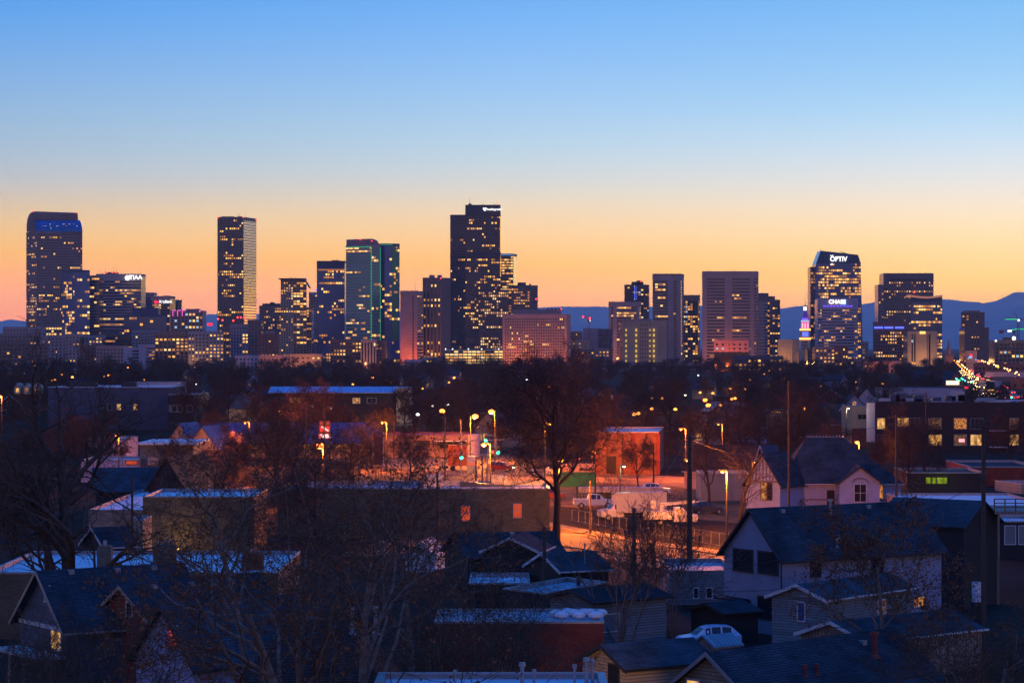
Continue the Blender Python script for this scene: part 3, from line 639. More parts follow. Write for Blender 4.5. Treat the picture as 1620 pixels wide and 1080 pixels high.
extra_block(rt, 'penthouse', 1200, 1216, 463.5, 3090, 477, 20, w_brown); extra_block(rt, 'penthouse', 1217, 1226, 468.5, 3092, 477, 18, w_brown)
D = 2400
rt, fl = tower('hospital', 'tan medical centre with columns of yellow stair windows', D, [985, 1008, 1041, 1054.5], 509, w_tan, g_dark, dd=[4,0,0,6], sf=.6, pf=.6, p=0, cat='hospital', fh=4, cw=2.4,
    faces=[dict(solid=((0,1),)), dict(solid=((0,.12),(.68,1))), dict(solid=((0,1),))])
extra_block(rt, 'penthouse', 1010, 1031, 504.5, D+5, 510, 14, w_mauved)
for k, y in enumerate((522,530,539,547,555,563,571)):
    for x, w_, h_ in ((990.5,1.1,3.4),(1006.5,1.4,4.2),(1034.5,1.4,4.2),(1028.2,.9,2.6)):
        p = P(x, y+(x > 1020)*0, D-2+(4 if x < 1000 else 0)); s1 = .3*w_; mb = MB(); mb.box(p.x-w_*.62, p.x+w_*.62, p.y-.4, p.y+.4, p.z-h_*.31, p.z+h_*.31); mb.build('window', e_y, rt, uv=False)
rt, fl = tower('clinic', 'square rose block lit orange at its base in front of the twin bay tower', 2250, [1130, 1184, 1187], 539, w_pink, g_dark, dd=[0,0,8], sf=.5, pf=.6, p=.25, cw=5, fh=3.8, cat='building', solid=((.3,.42),), pal='mix', bot=17)
CLINIC_FOOT = (1158, 2250)

# ---- clock tower
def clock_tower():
    D = 2900; q = lambda x, y: P(x, y, D)
    rt = root('clock_tower', (XY(1273.7, D).x, D, 0), 'slender clock tower floodlit magenta and blue with a pyramid spire', 'clock tower')
    cx = XY(1273.7, D).x
    def lvl(name, x, y0, y1, mat, x2=None):
        hw = x*D/F; hw2 = (x2 if x2 is not None else x)*D/F; a, b = ZH(y1, D), ZH(y0, D); mb = MB()
        mb.hexa([(cx-hw,D-hw,a),(cx+hw,D-hw,a),(cx+hw,D+hw,a),(cx-hw,D+hw,a),(cx-hw2,D-hw2,b),(cx+hw2,D-hw2,b),(cx+hw2,D+hw2,b),(cx-hw2,D+hw2,b)])
        return mb.build(name, mat, rt)
    lvl('shaft', 6.6, 537, 572.7, w_cream)
    f = Face((cx-6.6*D/F, D-6.6*D/F), (cx+6.6*D/F, D-6.6*D/F), 0, 60)
    for y in range(541, 570, 5):
        for x in (1269.6, 1273, 1276.4):
            p = P(x, y, D-5.4); mb = MB(); mb.box(p.x-.8, p.x+.8, D-5.3, D-4.9, p.z-1.1, p.z+1.1); mb.build('window', g_dark, rt, uv=False)
    lvl('cornice', 8.2, 534.3, 537, e_org); lvl('clock_stage', 6.8, 522.5, 534.3, w_tan); strip(rt, 1269, 1278.5, 525, 532, D-5.4, e_blue, 'clock_face')  # floodlight on the cornices put in as their own glow
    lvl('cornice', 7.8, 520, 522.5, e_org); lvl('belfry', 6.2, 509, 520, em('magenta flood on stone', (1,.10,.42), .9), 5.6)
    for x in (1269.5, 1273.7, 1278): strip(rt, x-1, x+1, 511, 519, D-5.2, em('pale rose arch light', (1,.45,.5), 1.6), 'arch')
    lvl('cornice', 5.9, 506.5, 509, e_w[5]); lvl('spire', 5.0, 491, 506.5, em('violet flood on spire', (.10,.03,.5), .5), 2.2)  # floodlight on upper cornice and spire put into glowing surfaces
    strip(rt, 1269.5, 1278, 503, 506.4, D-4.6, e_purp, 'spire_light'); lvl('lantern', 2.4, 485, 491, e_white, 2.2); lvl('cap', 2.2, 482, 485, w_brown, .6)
    mast(rt, 1273.7, 483, 472, D, .35, False)
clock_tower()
# ---- twin bank towers at right
D = 3200
def optiv():
    rt = root('skyscraper', (XY(1328, D+20).x, D+20, 0), 'dark glass skyscraper with a slanted roof and white letters over its lit floors', 'skyscraper')
    out = [(1290.5,573),(1290.5,418),(1298.5,396.5),(1357.5,403),(1361.5,416),(1365.5,573)]
    mb = MB(); m = len(out)
    for dz in (0, 38): mb.v += [tuple(P(x, y, D)+V((0, dz, 0))) for x, y in out]
    mb.f = [tuple(range(m-1, -1, -1)), tuple(range(m, 2*m))]+[(k, (k+1) % m, m+(k+1) % m, m+k) for k in range(m)]; mb.m = [0]*(m+2)
    mb.build('glazing', g_blue, rt)
    f = Face(XY(1291.5, D), XY(1362, D), 0, ZH(416, D)); wm = MB()
    cells = dress(f, wm, dict(fh=3.9, cw=2.7, sf=.22, pf=.1, p=.45, pal='warm', top=.5, rows=((416,420,.8),(421,426,.6),(427,434,.75),(443,452,.5),(455,465,.6),(466,475,.3))), False)
    wm.build('wall', w_black, rt); put_windows(rt, cells)
    mb = MB(); a = [P(1291.2, 417, D-.5), P(1361.2, 417, D-.5), P(1357.3, 403.5, D-.5), P(1298.8, 397, D-.5)]; mb.hexa([a[0],a[1],a[1]+V((0,.5,0)),a[0]+V((0,.5,0)),a[3],a[2],a[2]+V((0,.5,0)),a[3]+V((0,.5,0))]); mb.build('crown', w_navy, rt)
    mast(rt, 1298.5, 397, 393.5, D+2, .4); mb = MB(); mb.tube([P(1330,398.5,D+10), P(1342,402,D+6)], .5, 5); mb.build('roof_arm', w_black, rt)
    p = P(1313.2, 415.3, D-2)
    text('OPTIV', 8.8, e_white, (p.x, D-2, p.z), 0, rt, 'sign', .28, .92)
    for yy in (405.2, 417.3):
        for dx in (-1.2, 1.2):
            c = P(1316, yy, D-2); mb = MB(); mb.tube([(c.x, D-2, c.z), (c.x+dx*1.6, D-2, c.z+(1.4 if yy < 410 else -1.2))], .5, 5); mb.build('sign_mark', e_white, rt)
optiv()
rt, fl = tower('office_tower', 'narrow dark side wing left of the slanted roof skyscraper', 3215, [1282.3, 1292], 423, w_brown, g_dark, sf=.3, pf=.2, p=.35, pal='amber', cw=4)
D = 3000
rt, fl = tower('office_tower', 'pale banded tower with white bank lettering and a blue octagon mark', D, [1294, 1300, 1351, 1357], 473, w_lilac, g_dark, dd=[8,0,0,8], sf=.5, pf=.1, p=.22, fh=3.7, cw=2.8, top=13, pal='warm')
p = P(1311, 481.8, D-1.5); text('CHASE', 6.6, e_white, (p.x, D-1.5, p.z), 0, rt, 'sign', .25, 1.05)
c = P(1335, 478.6, D-1); mb = MB(); ro, ri = 3.1, 1.35
for k in range(4):
    a0 = math.pi/4+k*math.pi/2
    pts = []
    for (r_, da) in ((ro, -.45), (ro, .42), (ri, .75), (ri, -.55)):
        pts.append((c.x+r_*math.cos(a0+da), c.z+r_*math.sin(a0+da)))
    mb.hexa([(x, D-1.6, z) for x, z in pts]+[(x, D-1.0, z) for x, z in pts])
mb.build('sign_octagon', e_sky, rt)
for k in range(9): strip(rt, 1302.5+k*5.3, 1306+k*5.3, 483.3, 485, D-1, e_purp)
D = 3250
rt, fl = tower('office_tower', 'big square brown tower with a louvred top floor, right of the bank towers', D, [1398, 1476.5], 433, w_brown, g_dark, sf=.45, pf=.5, cw=3.4, p=.16, rows=((445,449,.25),(470,474,.6),(433,444,0)), top=11, depth=40)
strip(rt, 1409, 1466, 441, 443.5, D-.6, w_black, 'louvre'); beacon(rt, 1446, 462.5, D-8, 1.1)
for x in (1423,1430,1451,1464,1467): mast(rt, x, 433, 430, D+8, .3, False)
rt, fl = tower('office_tower', 'narrow left wing of the big square brown tower', D-10, [1389.5, 1398.5], 451, w_mauved, g_dark, sf=.4, pf=.5, p=.2, rows=((484,506,.5),), cw=3.4)
D = 3000
rt, fl = tower('office_tower', 'blue glass tower with a glowing concave cornice in front of the brown tower', D, [1441.5, 1480, 1490.2], 470, w_navy, g_grey, dd=[0,0,8], sf=.25, pf=.1, p=.35, cw=3.1, rows=((470,476,.0),(478,482,.2),(485,497,.75),(500,508,.1),(511,530,.3)), top=6)
mb = MB(); pr = None
for i in range(9):
    t = i/8; x = 1440+51*t; y = 466.3+2.6*math.sin(math.pi*t)
    if pr: a, b = P(pr[0], pr[1], D-2), P(x, y, D-2); mb.hexa([(a.x,D-2,a.z-2.4),(b.x,D-2,b.z-2.4),(b.x,D+30,b.z-2.4),(a.x,D+30,a.z-2.4),(a.x,D-2,a.z),(b.x,D-2,b.z),(b.x,D+30,b.z),(a.x,D+30,a.z)])
    pr = (x, y)
mb.build('cornice', em('rosy cornice light', (1,.38,.22), .4), rt)
rt, fl = tower('office_tower', 'dark red tower with three blue light bars across its top', 2850, [1381.5, 1434, 1438], 510, w_brick, g_dark, dd=[0,0,8], sf=.4, pf=.4, p=.22, cw=2.8, top=11)
for x in (1383, 1399, 1416): strip(rt, x, x+14, 516.6, 519.6, 2847, e_blue)
rt, fl = tower('apartment_tower', 'pale ribbed apartment tower with dark recessed window bays', 2700, [1436, 1482], 525, w_tan, g_dark, sf=0, pf=.35, cw=3.3, fh=3.1, p=.12, solid=((0,.13),(.27,.66),(.80,.98)), top=2.5, pal='mix')
strip(rt, 1455, 1464, 524, 528, 2696, e_w[2], 'lit_panel'); 
rt, fl = tower('apartment_tower', 'stepped brown tower standing alone against the mountains at right', 2600, [1521, 1534, 1557.5], 495, w_choc, g_dark, dd=[3,0,2], sf=.3, pf=.5, p=.12, fh=3.1, cw=3.6, pent=((1528,1550,491),), faces=[dict(p=.3, pal='amber'), dict(solid=((.3,.42),(.55,.95)), p=.2)])
rt, fl = tower('apartment_tower', 'blank tan lower wing in front of the stepped brown tower', 2560, [1526.5, 1564], 519, w_choc, g_dark, sf=.5, pf=.5, p=.1, solid=((0,.28),(.62,1)), fh=3.1, pal='amber')
rt, fl = tower('apartment_block', 'dark gridded block under construction below the green lit cranes', 2450, [1574, 1626], 539, w_brown, g_dark, sf=.3, pf=.3, p=.22, cw=4, pal='mix', pent=((1592,1606,533.5),), cat='building')
beacon(rt, 1604, 535, 2440, 1.8, em('construction flood lamp', (1,.75,.4), 9)); beacon(rt, 1575.5, 539, 2445, 1.2, e_white)
rt, fl = tower('billboard_building', 'narrow sandstone block with red and blue screens above the avenue', 2200, [1529, 1545], 556, w_tan, g_dark, sf=.8, pf=.8, p=.05, cat='building')
for x, y, w_, h_, m in ((1536,562,4,4,e_redsign),(1535,565,5,2.6,e_sky),(1543.5,568.8,2,1.4,e_sky),(1548,571,4,4,em('coral screen', (1,.15,.08), 1.2)),(1542,576,3.4,2.2,e_sky)): strip(rt, x-w_/2, x+w_/2, y-h_/2, y+h_/2, 2195, m, 'screen')

# ---- cranes
w_redst = mk('red painted steel', (.28,.05,.04), .5)
def crane(label, x, D, ytop, ybase, jib, col, greens=(), w=.9, tip=None):
    b = P(x, ybase, D); t = P(x, ytop, D)
    rt = root('tower_crane', (b.x, D, b.z), label, 'tower crane')
    mb = MB(); hw = w; z = b.z; n = 0
    for sx in (-hw, hw):
        for sy in (-hw, hw): mb.box(b.x+sx-.18, b.x+sx+.18, D+sy-.18, D+sy+.18, b.z, t.z)
    while z < t.z-2:
        s = 1 if n % 2 else -1; mb.tube([(b.x-hw*s, D-hw, z), (b.x+hw*s, D-hw, z+2.2)], .13, 4); z += 2.2; n += 1
    mb.build('mast', col, rt, uv=False)
    (xa, ya), (xb, yb) = jib; a, c = P(xa, ya, D), P(xb, yb, D); mb = MB()
    for o_ in (V((0, -.6, 0)), V((0, .6, 0)), V((0, 0, 1.3))): mb.tube([a+o_, c+o_], .2, 4)
    for k in range(24):
        q = a.lerp(c, k/24); q2 = a.lerp(c, (k+.5)/24); mb.tube([q+V((0, -.6, 0)), q2+V((0, 0, 1.3))], .1, 3); mb.tube([q2+V((0, 0, 1.3)), a.lerp(c, (k+1)/24)+V((0, -.6, 0))], .1, 3)
    mb.build('jib', col, rt, uv=False)
    mb = MB(); mb.box(b.x-1.6, b.x+1.6, D-1.5, D+1.5, t.z-2.2, t.z); mb.build('cab', w_black, rt)
    if tip: mb = MB(); q = P(*tip, D); mb.tube([t, q], [.4, .2], 4); mb.tube([q, a.lerp(c, .1)], .08, 3); mb.build('apex', col, rt, uv=False)
    for x0, x1, y in greens: strip(rt, x0, x1, y-.7, y+.7, D-1.2, e_green, 'light_strip')
    return rt
c = crane('red tower crane against the mountains right of the rose gridded slab', 931.5, 2900, 506, 560, ((921,501),(937,507)), w_redst, tip=(931,496.5))
beacon(c, 922.5, 501, 2896, 1.2); beacon(c, 933, 503.5, 2896, 1.2); beacon(c, 933.5, 507, 2895, .8, e_white)
c = crane('upper crane with a green lit jib at the right edge', 1611, 2600, 505, 545, ((1589,504.5),(1618,506)), w_redst, ((1590,1609,504.8),), tip=(1605,494))
beacon(c, 1611.5, 506.5, 2595, 1.4, e_white)
c = crane('lower crane with a white lit counterweight and green tipped jib at the right edge', 1604, 2680, 523, 545, ((1582,525),(1640,519)), w_redst, ((1600,1606,521.5),(1606,1626,520.5)))
strip(c, 1594, 1600.5, 521.8, 525, 2676, e_white, 'flood_lamp'); strip(c, 1580.5, 1586.5, 522, 527.5, 2680, w_redst, 'counterweight', 4)
# ---- red lit mast lights on the block in front of the sunset slab
rt = root('transmitter_frame', tuple(P(370, 514, 2560)), 'low steel frame with red lamps in front of the sunset reflecting slab', 'antenna frame')
mb = MB()
for (x0, y0, x1, y1) in ((345,506,345,516),(353,507,353,516),(368,507,368,514),(374,501,374,514),(386,501,386,514),(345,507,354,507),(368,508,387,501)): mb.tube([P(x0,y0,2555), P(x1,y1,2555)], .35, 4)
mb.build('frame', w_black, rt, uv=False)
for x, y in ((345,504.5),(352,506.5),(369,507),(376,502),(381,502),(386,502.5)): beacon(rt, x, y, 2550, 1.0)
strip(rt, 328, 336, 511, 515, 2550, e_redsign, 'red_panel')
# ================================================================ neighbourhood
w_shing = mk('dark asphalt shingle', (.040,.058,.075), .9, vs=.35, var=.5, pat=(.9,.19,.03), pc=.45, bump=.5, spec=0.06)
w_shing2 = mk('grey asphalt shingle', (.058,.080,.100), .9, vs=.35, var=.5, pat=(.9,.19,.03), pc=.5, bump=.5, spec=0.06)
w_shbr = mk('brown asphalt shingle', (.07,.045,.04), .9, vs=.5, var=.3, pat=(.9,.22,.035), pc=.4, bump=.5, spec=0.06)
w_metblue = mk('blue standing seam metal', (.02,.045,.22), .45, vs=.3, pat=(.45,60,.04), pc=.45, bump=.6)
w_stucco = mk('pale lavender stucco', (.32,.33,.50), .9, vs=1.2, var=.12, bump=.2)
w_stuccow = mk('white stucco', (.25,.27,.37), .9, vs=.8, var=.15, bump=.2)
w_siding = mk('pale lap siding', (.20,.23,.25), .7, vs=.4, pat=(60,.20,.028), pc=.45, bump=.6)
w_sidtan = mk('warm lap siding', (.36,.28,.20), .7, vs=.4, pat=(60,.20,.028), pc=.45, bump=.6)
w_board = mk('board and batten timber', (.26,.20,.17), .8, vs=.6, pat=(.3,60,.03), pc=.4, bump=.6)
w_trim = mk('white painted trim', (.55,.53,.52), .6, vs=1.)
w_dtrim = mk('dark painted trim', (.025,.022,.025), .6, vs=1.)
w_tantrim = mk('tan painted trim', (.40,.29,.20), .6, vs=1.)
w_rbrick = mk('weathered red brick', (.21,.045,.028), .9, vs=.7, var=.3, pat=(.42,.14,.02), pc=.6, bump=.4)
w_obrick = mk('painted orange brick', (.20,.085,.05), .9, vs=.35, var=.5, pat=(.42,.14,.02), pc=.7, bump=.3)
w_olive = mk('olive grey painted block', (.10,.11,.08), .9, vs=.25, var=.35, pat=(.4,.2,.012), pc=.75, bump=.3)
w_buff = mk('buff brick', (.15,.115,.075), .9, vs=.4, var=.3, pat=(.42,.14,.02), pc=.7, bump=.3)
w_memb = mk('white roof membrane', (.62,.66,.70), .55, vs=.25, var=.14, spec=0.06)
w_memb2 = mk('weathered grey roof membrane', (.30,.34,.38), .6, vs=.25, var=.3, spec=0.06)
w_charc = mk('charcoal fibre panel', (.022,.020,.023), .8, vs=.4)
w_conc = mk('sidewalk concrete', (.21,.155,.09), .9, vs=.8, var=.2, spec=0.06)
w_asph = mk('worn asphalt', (.14,.10,.060), .75, vs=.22, var=.5, spec=0.06)
w_dirt = mk('packed dirt lot', (.14,.085,.045), .95, vs=.25, var=.6, spec=0.06)
w_metal = mk('galvanised metal', (.30,.31,.33), .5, metal=.5, vs=2)
w_wood = mk('weathered utility pole wood', (.075,.05,.038), .9, vs=3, var=.35)
w_white = mk('white vehicle paint', (.40,.41,.46), .35, vs=2, var=.03)
w_rubber = mk('tyre rubber', (.015,.015,.015), .8)
w_bark = mk('bare grey brown bark', (.045,.035,.034), .95, vs=2, var=.35, spec=0.06)
w_twig = mk('bare twig', (.072,.052,.048), .95, vs=.5, var=.45, spec=0.06)
w_twigr = mk('reddish bare twig', (.095,.055,.045), .95, vs=.5, var=.45, spec=0.06)
w_leafb = mk('dry brown seed clusters', (.20,.080,.030), .95, vs=1.5, var=.5)
w_twign = mk('near bare twig', (.105,.072,.052), .95, vs=.5, var=.45, spec=0.06)
w_barkn = mk('near grey brown bark', (.19,.145,.12), .95, vs=3, var=.4, spec=.05)
w_dark = mk('black interior', (.008,.008,.010), .6)
gl_n = mk('house window glass', (.02,.022,.03), .1, spec=.6, vs=1)
n_warm = em('warm room light', (1,.50,.14), .85, .75, 1.6); n_amb = em('amber room light', (1,.38,.08), .7, .85, 2.2)
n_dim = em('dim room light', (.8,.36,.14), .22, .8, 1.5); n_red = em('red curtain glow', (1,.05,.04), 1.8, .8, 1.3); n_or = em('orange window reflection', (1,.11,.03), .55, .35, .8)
n_yel = em('soft yellow room light', (1,.56,.16), 1.0, .7, 1.1); n_lime = em('lime awning light', (.55,.85,.0), .35, .5, 2.)
lamp_so = em('sodium lamp', (1,.20,.02), 13); lamp_soft = em('small amber lamp', (1,.34,.05), 3.2); lamp_wh = em('cool white lamp', (.9,1,.75), 6)
sg_green = em('green traffic light', (.03,1,.45), 9); sg_red = em('red traffic light', (1,.03,.02), 9)
lens_off = mk('unlit lens', (.05,.05,.05), .2)
e_head = em('headlight', (1,.85,.6), 9); e_tail = em('tail light', (1,.03,.01), 5)

def sub(r, name, mb, mats, **k): return mb.build(name, mats, r, **k)
class House:
    """walls with a gable roof; ridge given by two photo points, the first at distance D"""
    def __init__(s, name, label, p1, D, p2, hw, ze, wall, roof, over=.35, z0=0., trim=None, cat='house', x2=None, group=None, gw=None, thick=.14, hip=0.):
        A = P(p1[0], p1[1], D); zr = A.z
        D2 = (H0-zr)*F/(p2[1]-CY); B = XY(p2[0], D2)
        a = V((A.x, A.y)); u = (B-a).normalized(); v = V((u.y, -u.x)); Ln = (B-a).length
        if x2: Ln = x2
        s.a, s.u, s.v, s.L, s.hw, s.ze, s.zr, s.z0 = a, u, v, Ln, hw, ze, zr, z0
        c = a+u*Ln/2
        s.rt = root(name, (c.x, c.y, z0), label, cat, group)
        q = lambda al, t, z: V((a.x+u.x*al+v.x*t, a.y+u.y*al+v.y*t, z)); s.q = q
        sl = (zr-ze)/hw
        zt = lambda t: zr-abs(t)*sl
        mb = MB()
        mb.poly([q(0,-hw,z0), q(0,hw,z0), q(0,hw,ze), q(0,0,zr-.05) if not hip else q(0,0,ze), q(0,-hw,ze)])
        mb.poly([q(Ln,hw,z0), q(Ln,-hw,z0), q(Ln,-hw,ze), q(Ln,0,zr-.05) if not hip else q(Ln,0,ze), q(Ln,hw,ze)])
        mb.poly([q(0,hw,z0), q(Ln,hw,z0), q(Ln,hw,ze), q(0,hw,ze)]); mb.poly([q(Ln,-hw,z0), q(0,-hw,z0), q(0,-hw,ze), q(Ln,-hw,ze)])
        s.wall = mb.build('wall', wall, s.rt)
        o = over; rb = MB(); th = thick; e = hw+o; ez = zr-e*sl
        if not hip:
            for sg in (1, -1):
                lo = [q(-o, 0, zr), q(Ln+o, 0, zr), q(Ln+o, sg*e, ez), q(-o, sg*e, ez)]
                hi = [p+V((0, 0, th)) for p in lo]
                if sg == 1: lo = [lo[0], lo[3], lo[2], lo[1]]; hi = [hi[0], hi[3], hi[2], hi[1]]
                rb.hexa(lo+hi)
        else:
            ez2 = ez; r1, r2 = q(hip, 0, zr+th), q(Ln-hip, 0, zr+th)
            c1, c2, c3, c4 = q(-o, e, ez+th), q(Ln+o, e, ez+th), q(Ln+o, -e, ez+th), q(-o, -e, ez+th)
            rb.poly([c1, c2, r2, r1]); rb.poly([c3, c4, r1, r2]); rb.poly([c4, c1, r1]); rb.poly([c2, c3, r2])
            d = V((0, 0, -th)); 
            for x, y in ((c1, c2), (c2, c3), (c3, c4), (c4, c1)): rb.poly([y, x, x+d, y+d])
            rb.poly([c4+d, c3+d, c2+d, c1+d])
        s.roof = rb.build('roof', roof, s.rt)
        if trim is not None:
            fb = MB(); w = .24
            if not hip:
                for sg in (1, -1):
                    p0, p1_ = q(-o-.05, 0, zr+th+.01), q(-o-.05, sg*(e+.03), ez+th+.01)
                    dn = V((0, 0, -w)); k = V((u.x*.05, u.y*.05, 0))
                    pts = [p0+dn, p0+dn+k, p1_+dn+k, p1_+dn]; up = [p0, p0+k, p1_+k, p1_]
                    if sg == 1: pts = [pts[i] for i in (0,3,2,1)]; up = [up[i] for i in (0,3,2,1)]
                    fb.hexa(pts+up)
            for sg in (1, -1):
                x0, x1 = sg*(e+.01), sg*(e+.10); z_ = ez+th-.10
                fb.hexa([q(-o,min(x0,x1),z_), q(Ln+o,min(x0,x1),z_), q(Ln+o,max(x0,x1),z_), q(-o,max(x0,x1),z_), q(-o,min(x0,x1),z_+.12), q(Ln+o,min(x0,x1),z_+.12), q(Ln+o,max(x0,x1),z_+.12), q(-o,max(x0,x1),z_+.12)])
            fb.build('trim', trim, s.rt)['part_note'] = ''
        g0, g1 = a-v*hw, a+v*hw
        s.front = Face(g0, g1, z0, zr)                       # gable face
        s.right = Face(g1, g1+u*Ln, z0, ze)                  # side to the right of it
        s.left = Face(a-v*hw+u*Ln, g0, z0, ze)
    def roofpt(s, px, py, side=1):
        sl = (s.zr-s.ze)/s.hw; o = V((0, 0, H0)); d = V(((px-CX)/F, 1, (CY-py)/F))
        # plane z = zr - t*sl*side, t = (p-a).v
        n = V((s.v.x*sl*side, s.v.y*sl*side, 1)); k = s.zr+sl*side*(s.a.dot(s.v))
        return o+d*((k-o.dot(n))/d.dot(n))
    def vent(s, px, py, side=1, w=.35, h=.28, mat=None, name='roof_vent'):
        p = s.roofpt(px, py, side); mb = MB(); u, v = s.u, s.v
        mb.obox((p.x, p.y), (u.x, u.y), (v.x*side, v.y*side), -w/2, w/2, -w/2, w/2, p.z, p.z+h); return mb.build(name, mat or w_metal, s.rt)
    def pipe(s, px, py, side=1, h=.9, r=.09, cap=True, mat=None, name='vent_pipe'):
        p = s.roofpt(px, py, side); mb = MB(); mb.tube([p-V((0,0,.2)), p+V((0,0,h))], r, 8)
        mb.tube([p, p+V((0,0,.22))], [r*2.6, r], 8)
        if cap: mb.tube([p+V((0,0,h)), p+V((0,0,h+.16))], [r*1.9, r*1.7], 8)
        return mb.build(name, mat or w_metal, s.rt)
def window(rt, f, a0, a1, z0, z1, pane, frame=None, fw=.09, mull=1, cross=1, name='window', sill=True):
    frame = frame or w_trim; mb = MB()
    f.box(mb, a0-fw, a1+fw, -.05, .07, z1, z1+fw); f.box(mb, a0-fw, a1+fw, -.05, .10 if sill else .07, z0-fw, z0)
    f.box(mb, a0-fw, a0, -.05, .065, z0, z1); f.box(mb, a1, a1+fw, -.05, .065, z0, z1)
    for i in range(mull-1): c = a0+(a1-a0)*(i+1)/mull; f.box(mb, c-.03, c+.03, -.05, .06, z0, z1)
    for i in range(cross): c = z0+(z1-z0)*(i+1)/(cross+1); f.box(mb, a0, a1, -.05, .055, c-.03, c+.03)
    w = mb.build(name, frame, rt, uv=False)
    pb = MB(); f.box(pb, a0, a1, -.04, .03, z0, z1); pb.build('pane', pane, w, uv=False)
    return w
def winpx(rt, f, x0, y0, x1, y1, pane, **k):
    xm = (x0+x1)/2; ym = (y0+y1)/2; a0 = f.ray(x0, ym)[0]; a1 = f.ray(x1, ym)[0]; z1 = f.ray(xm, y0)[1]; z0 = f.ray(xm, y1)[1]
    return window(rt, f, min(a0, a1), max(a0, a1), z0, z1, pane, **k)
def block(name, label, D, xs, y, wall, roof, dd=None, depth=12, z0=0., cat='building', par=.35, parm=None, gp=None):
    n = len(xs); dd = dd or [0]*n; zt = ZH(y, D+dd[0]) if n == 2 else ZH(y, D)
    pts = [XY(x, D+d) for x, d in zip(xs, dd)]
    back = (pts[-1]-pts[0]); bn = V((-back.y, back.x)).normalized()
    fp = pts+[pts[-1]+bn*depth, pts[0]+bn*depth] if n != 3 else pts+[pts[0]+pts[2]-pts[1]]
    c = sum((V(q) for q in fp), V((0, 0)))/len(fp)
    rt = root(name, (c.x, c.y, z0), label, cat, gp)
    mb = MB(); m = len(fp); i = 0
    mb.v = [(p.x, p.y, z0) for p in fp]+[(p.x, p.y, zt) for p in fp]
    mb.f = [(k, (k+1) % m, m+(k+1) % m, m+k) for k in range(m)]; mb.m = [0]*m
    mb.build('wall', wall, rt)
    rb = MB(); rb.poly([(p.x, p.y, zt-par) for p in [c+(q-c)*.999 for q in fp]]); rb.build('roof', roof, rt)
    pb = MB(); ins = [c+(q-c)*(1-.3/max(2, (q-c).length)) for q in fp]; out = [c+(q-c)*(1+.06/max(2, (q-c).length)) for q in fp]
    for k in range(m):
        k2 = (k+1) % m
        pb.hexa([(out[k].x,out[k].y,zt-.12),(out[k2].x,out[k2].y,zt-.12),(ins[k2].x,ins[k2].y,zt-.12),(ins[k].x,ins[k].y,zt-.12),(out[k].x,out[k].y,zt+.02),(out[k2].x,out[k2].y,zt+.02),(ins[k2].x,ins[k2].y,zt+.02),(ins[k].x,ins[k].y,zt+.02)])
        pb.poly([(ins[k].x,ins[k].y,zt-par),(ins[k2].x,ins[k2].y,zt-par),(ins[k2].x,ins[k2].y,zt-.1),(ins[k].x,ins[k].y,zt-.1)][::-1])
    pb.build('parapet', parm or w_metal, rt)
    return rt, [Face(pts[k], pts[k+1], z0, zt) for k in range(n-1)], zt
def flat_px(px, py, z): return G(px, py, z)
def roofbox(rt, px, py, z, w, d, h, mat=None, name='rooftop_unit'):
    p = flat_px(px, py, z); mb = MB(); mb.box(p.x-w/2, p.x+w/2, p.y-d/2, p.y+d/2, z-.01, z+h); mb.box(p.x-w*.42, p.x+w*.42, p.y-d*.42, p.y+d*.42, z+h, z+h+.12); return mb.build(name, mat or w_metal, rt)
def roofpipe(rt, px, py, z, h=.9, r=.1, mat=None, name='vent_pipe', cap=True):
    p = flat_px(px, py, z); mb = MB(); mb.tube([p, p+V((0,0,h))], r, 8)
    if cap: mb.tube([p+V((0,0,h)), p+V((0,0,h+.15))], [r*1.8, r*1.6], 8)
    return mb.build(name, mat or w_metal, rt)

# ---------------------------------------------------------------- streets (real sheets 4 mm apart)
def sheet(name, pts, z, mat, label):
    mb = MB(); mb.poly([(p.x, p.y, z) for p in pts]); o = mb.build(name, mat); tag(o, label, kind='structure'); return o
def road(name, pix, w, z, mat, label):
    c = [G(*p) for p in pix]; mb = MB(); L_ = []; R_ = []
    for i, p in enumerate(c):
        d = (c[min(i+1, len(c)-1)]-c[max(i-1, 0)]); d.z = 0; d.normalize(); n = V((-d.y, d.x, 0)); L_.append(p+n*w/2); R_.append(p-n*w/2)
    for i in range(len(c)-1):
        q = [V((p.x, p.y, z)) for p in (R_[i], R_[i+1], L_[i+1], L_[i])]
        if (q[1]-q[0]).cross(q[3]-q[0]).z < 0: q = q[::-1]
        mb.poly(q)
    o = mb.build(name, mat); tag(o, label, kind='structure'); return L_, R_
sheet('lot', [G(560,800), G(880,800), G(1250,835), G(1250,770), G(900,748), G(560,720)], .004, w_dirt, 'packed dirt and gravel lot')
main = [(300,704),(480,712),(620,727),(700,737),(830,751),(980,756),(1150,766),(1330,782),(1600,800)]
road('sidewalk', main, 22, .012, w_conc, 'pale concrete verge along the main street')
road('road', main, 15, .016, w_asph, 'wide worn asphalt street')
cross = [(640,880),(730,815),(770,775),(776,750),(768,718),(760,690),(752,662),(748,640)]
road('crossroad', cross, 14, .008, w_asph, 'cross street at the signals')
side = [(640,800),(820,838),(870,848),(950,862),(1060,878),(1160,895),(1330,930)]
ks = road('verge', side, 16, .020, w_conc, 'concrete verge along the side street')
kl = road('side_street', side, 9.5, .024, w_asph, 'narrow side street lit orange')
def kerb(pts, label):
    mb = MB()
    for a, b in zip(pts, pts[1:]):
        d = (b-a).normalized(); n = V((-d.y, d.x, 0))*.09; q = [a-n, b-n, b+n, a+n]
        mb.hexa([(p.x, p.y, 0) for p in q]+[(p.x, p.y, .14) for p in q])
    o = mb.build('kerb', w_conc); tag(o, label, kind='structure')
kerb(kl[0], 'far concrete kerb of the side street'); kerb(kl[1], 'near concrete kerb of the side street')
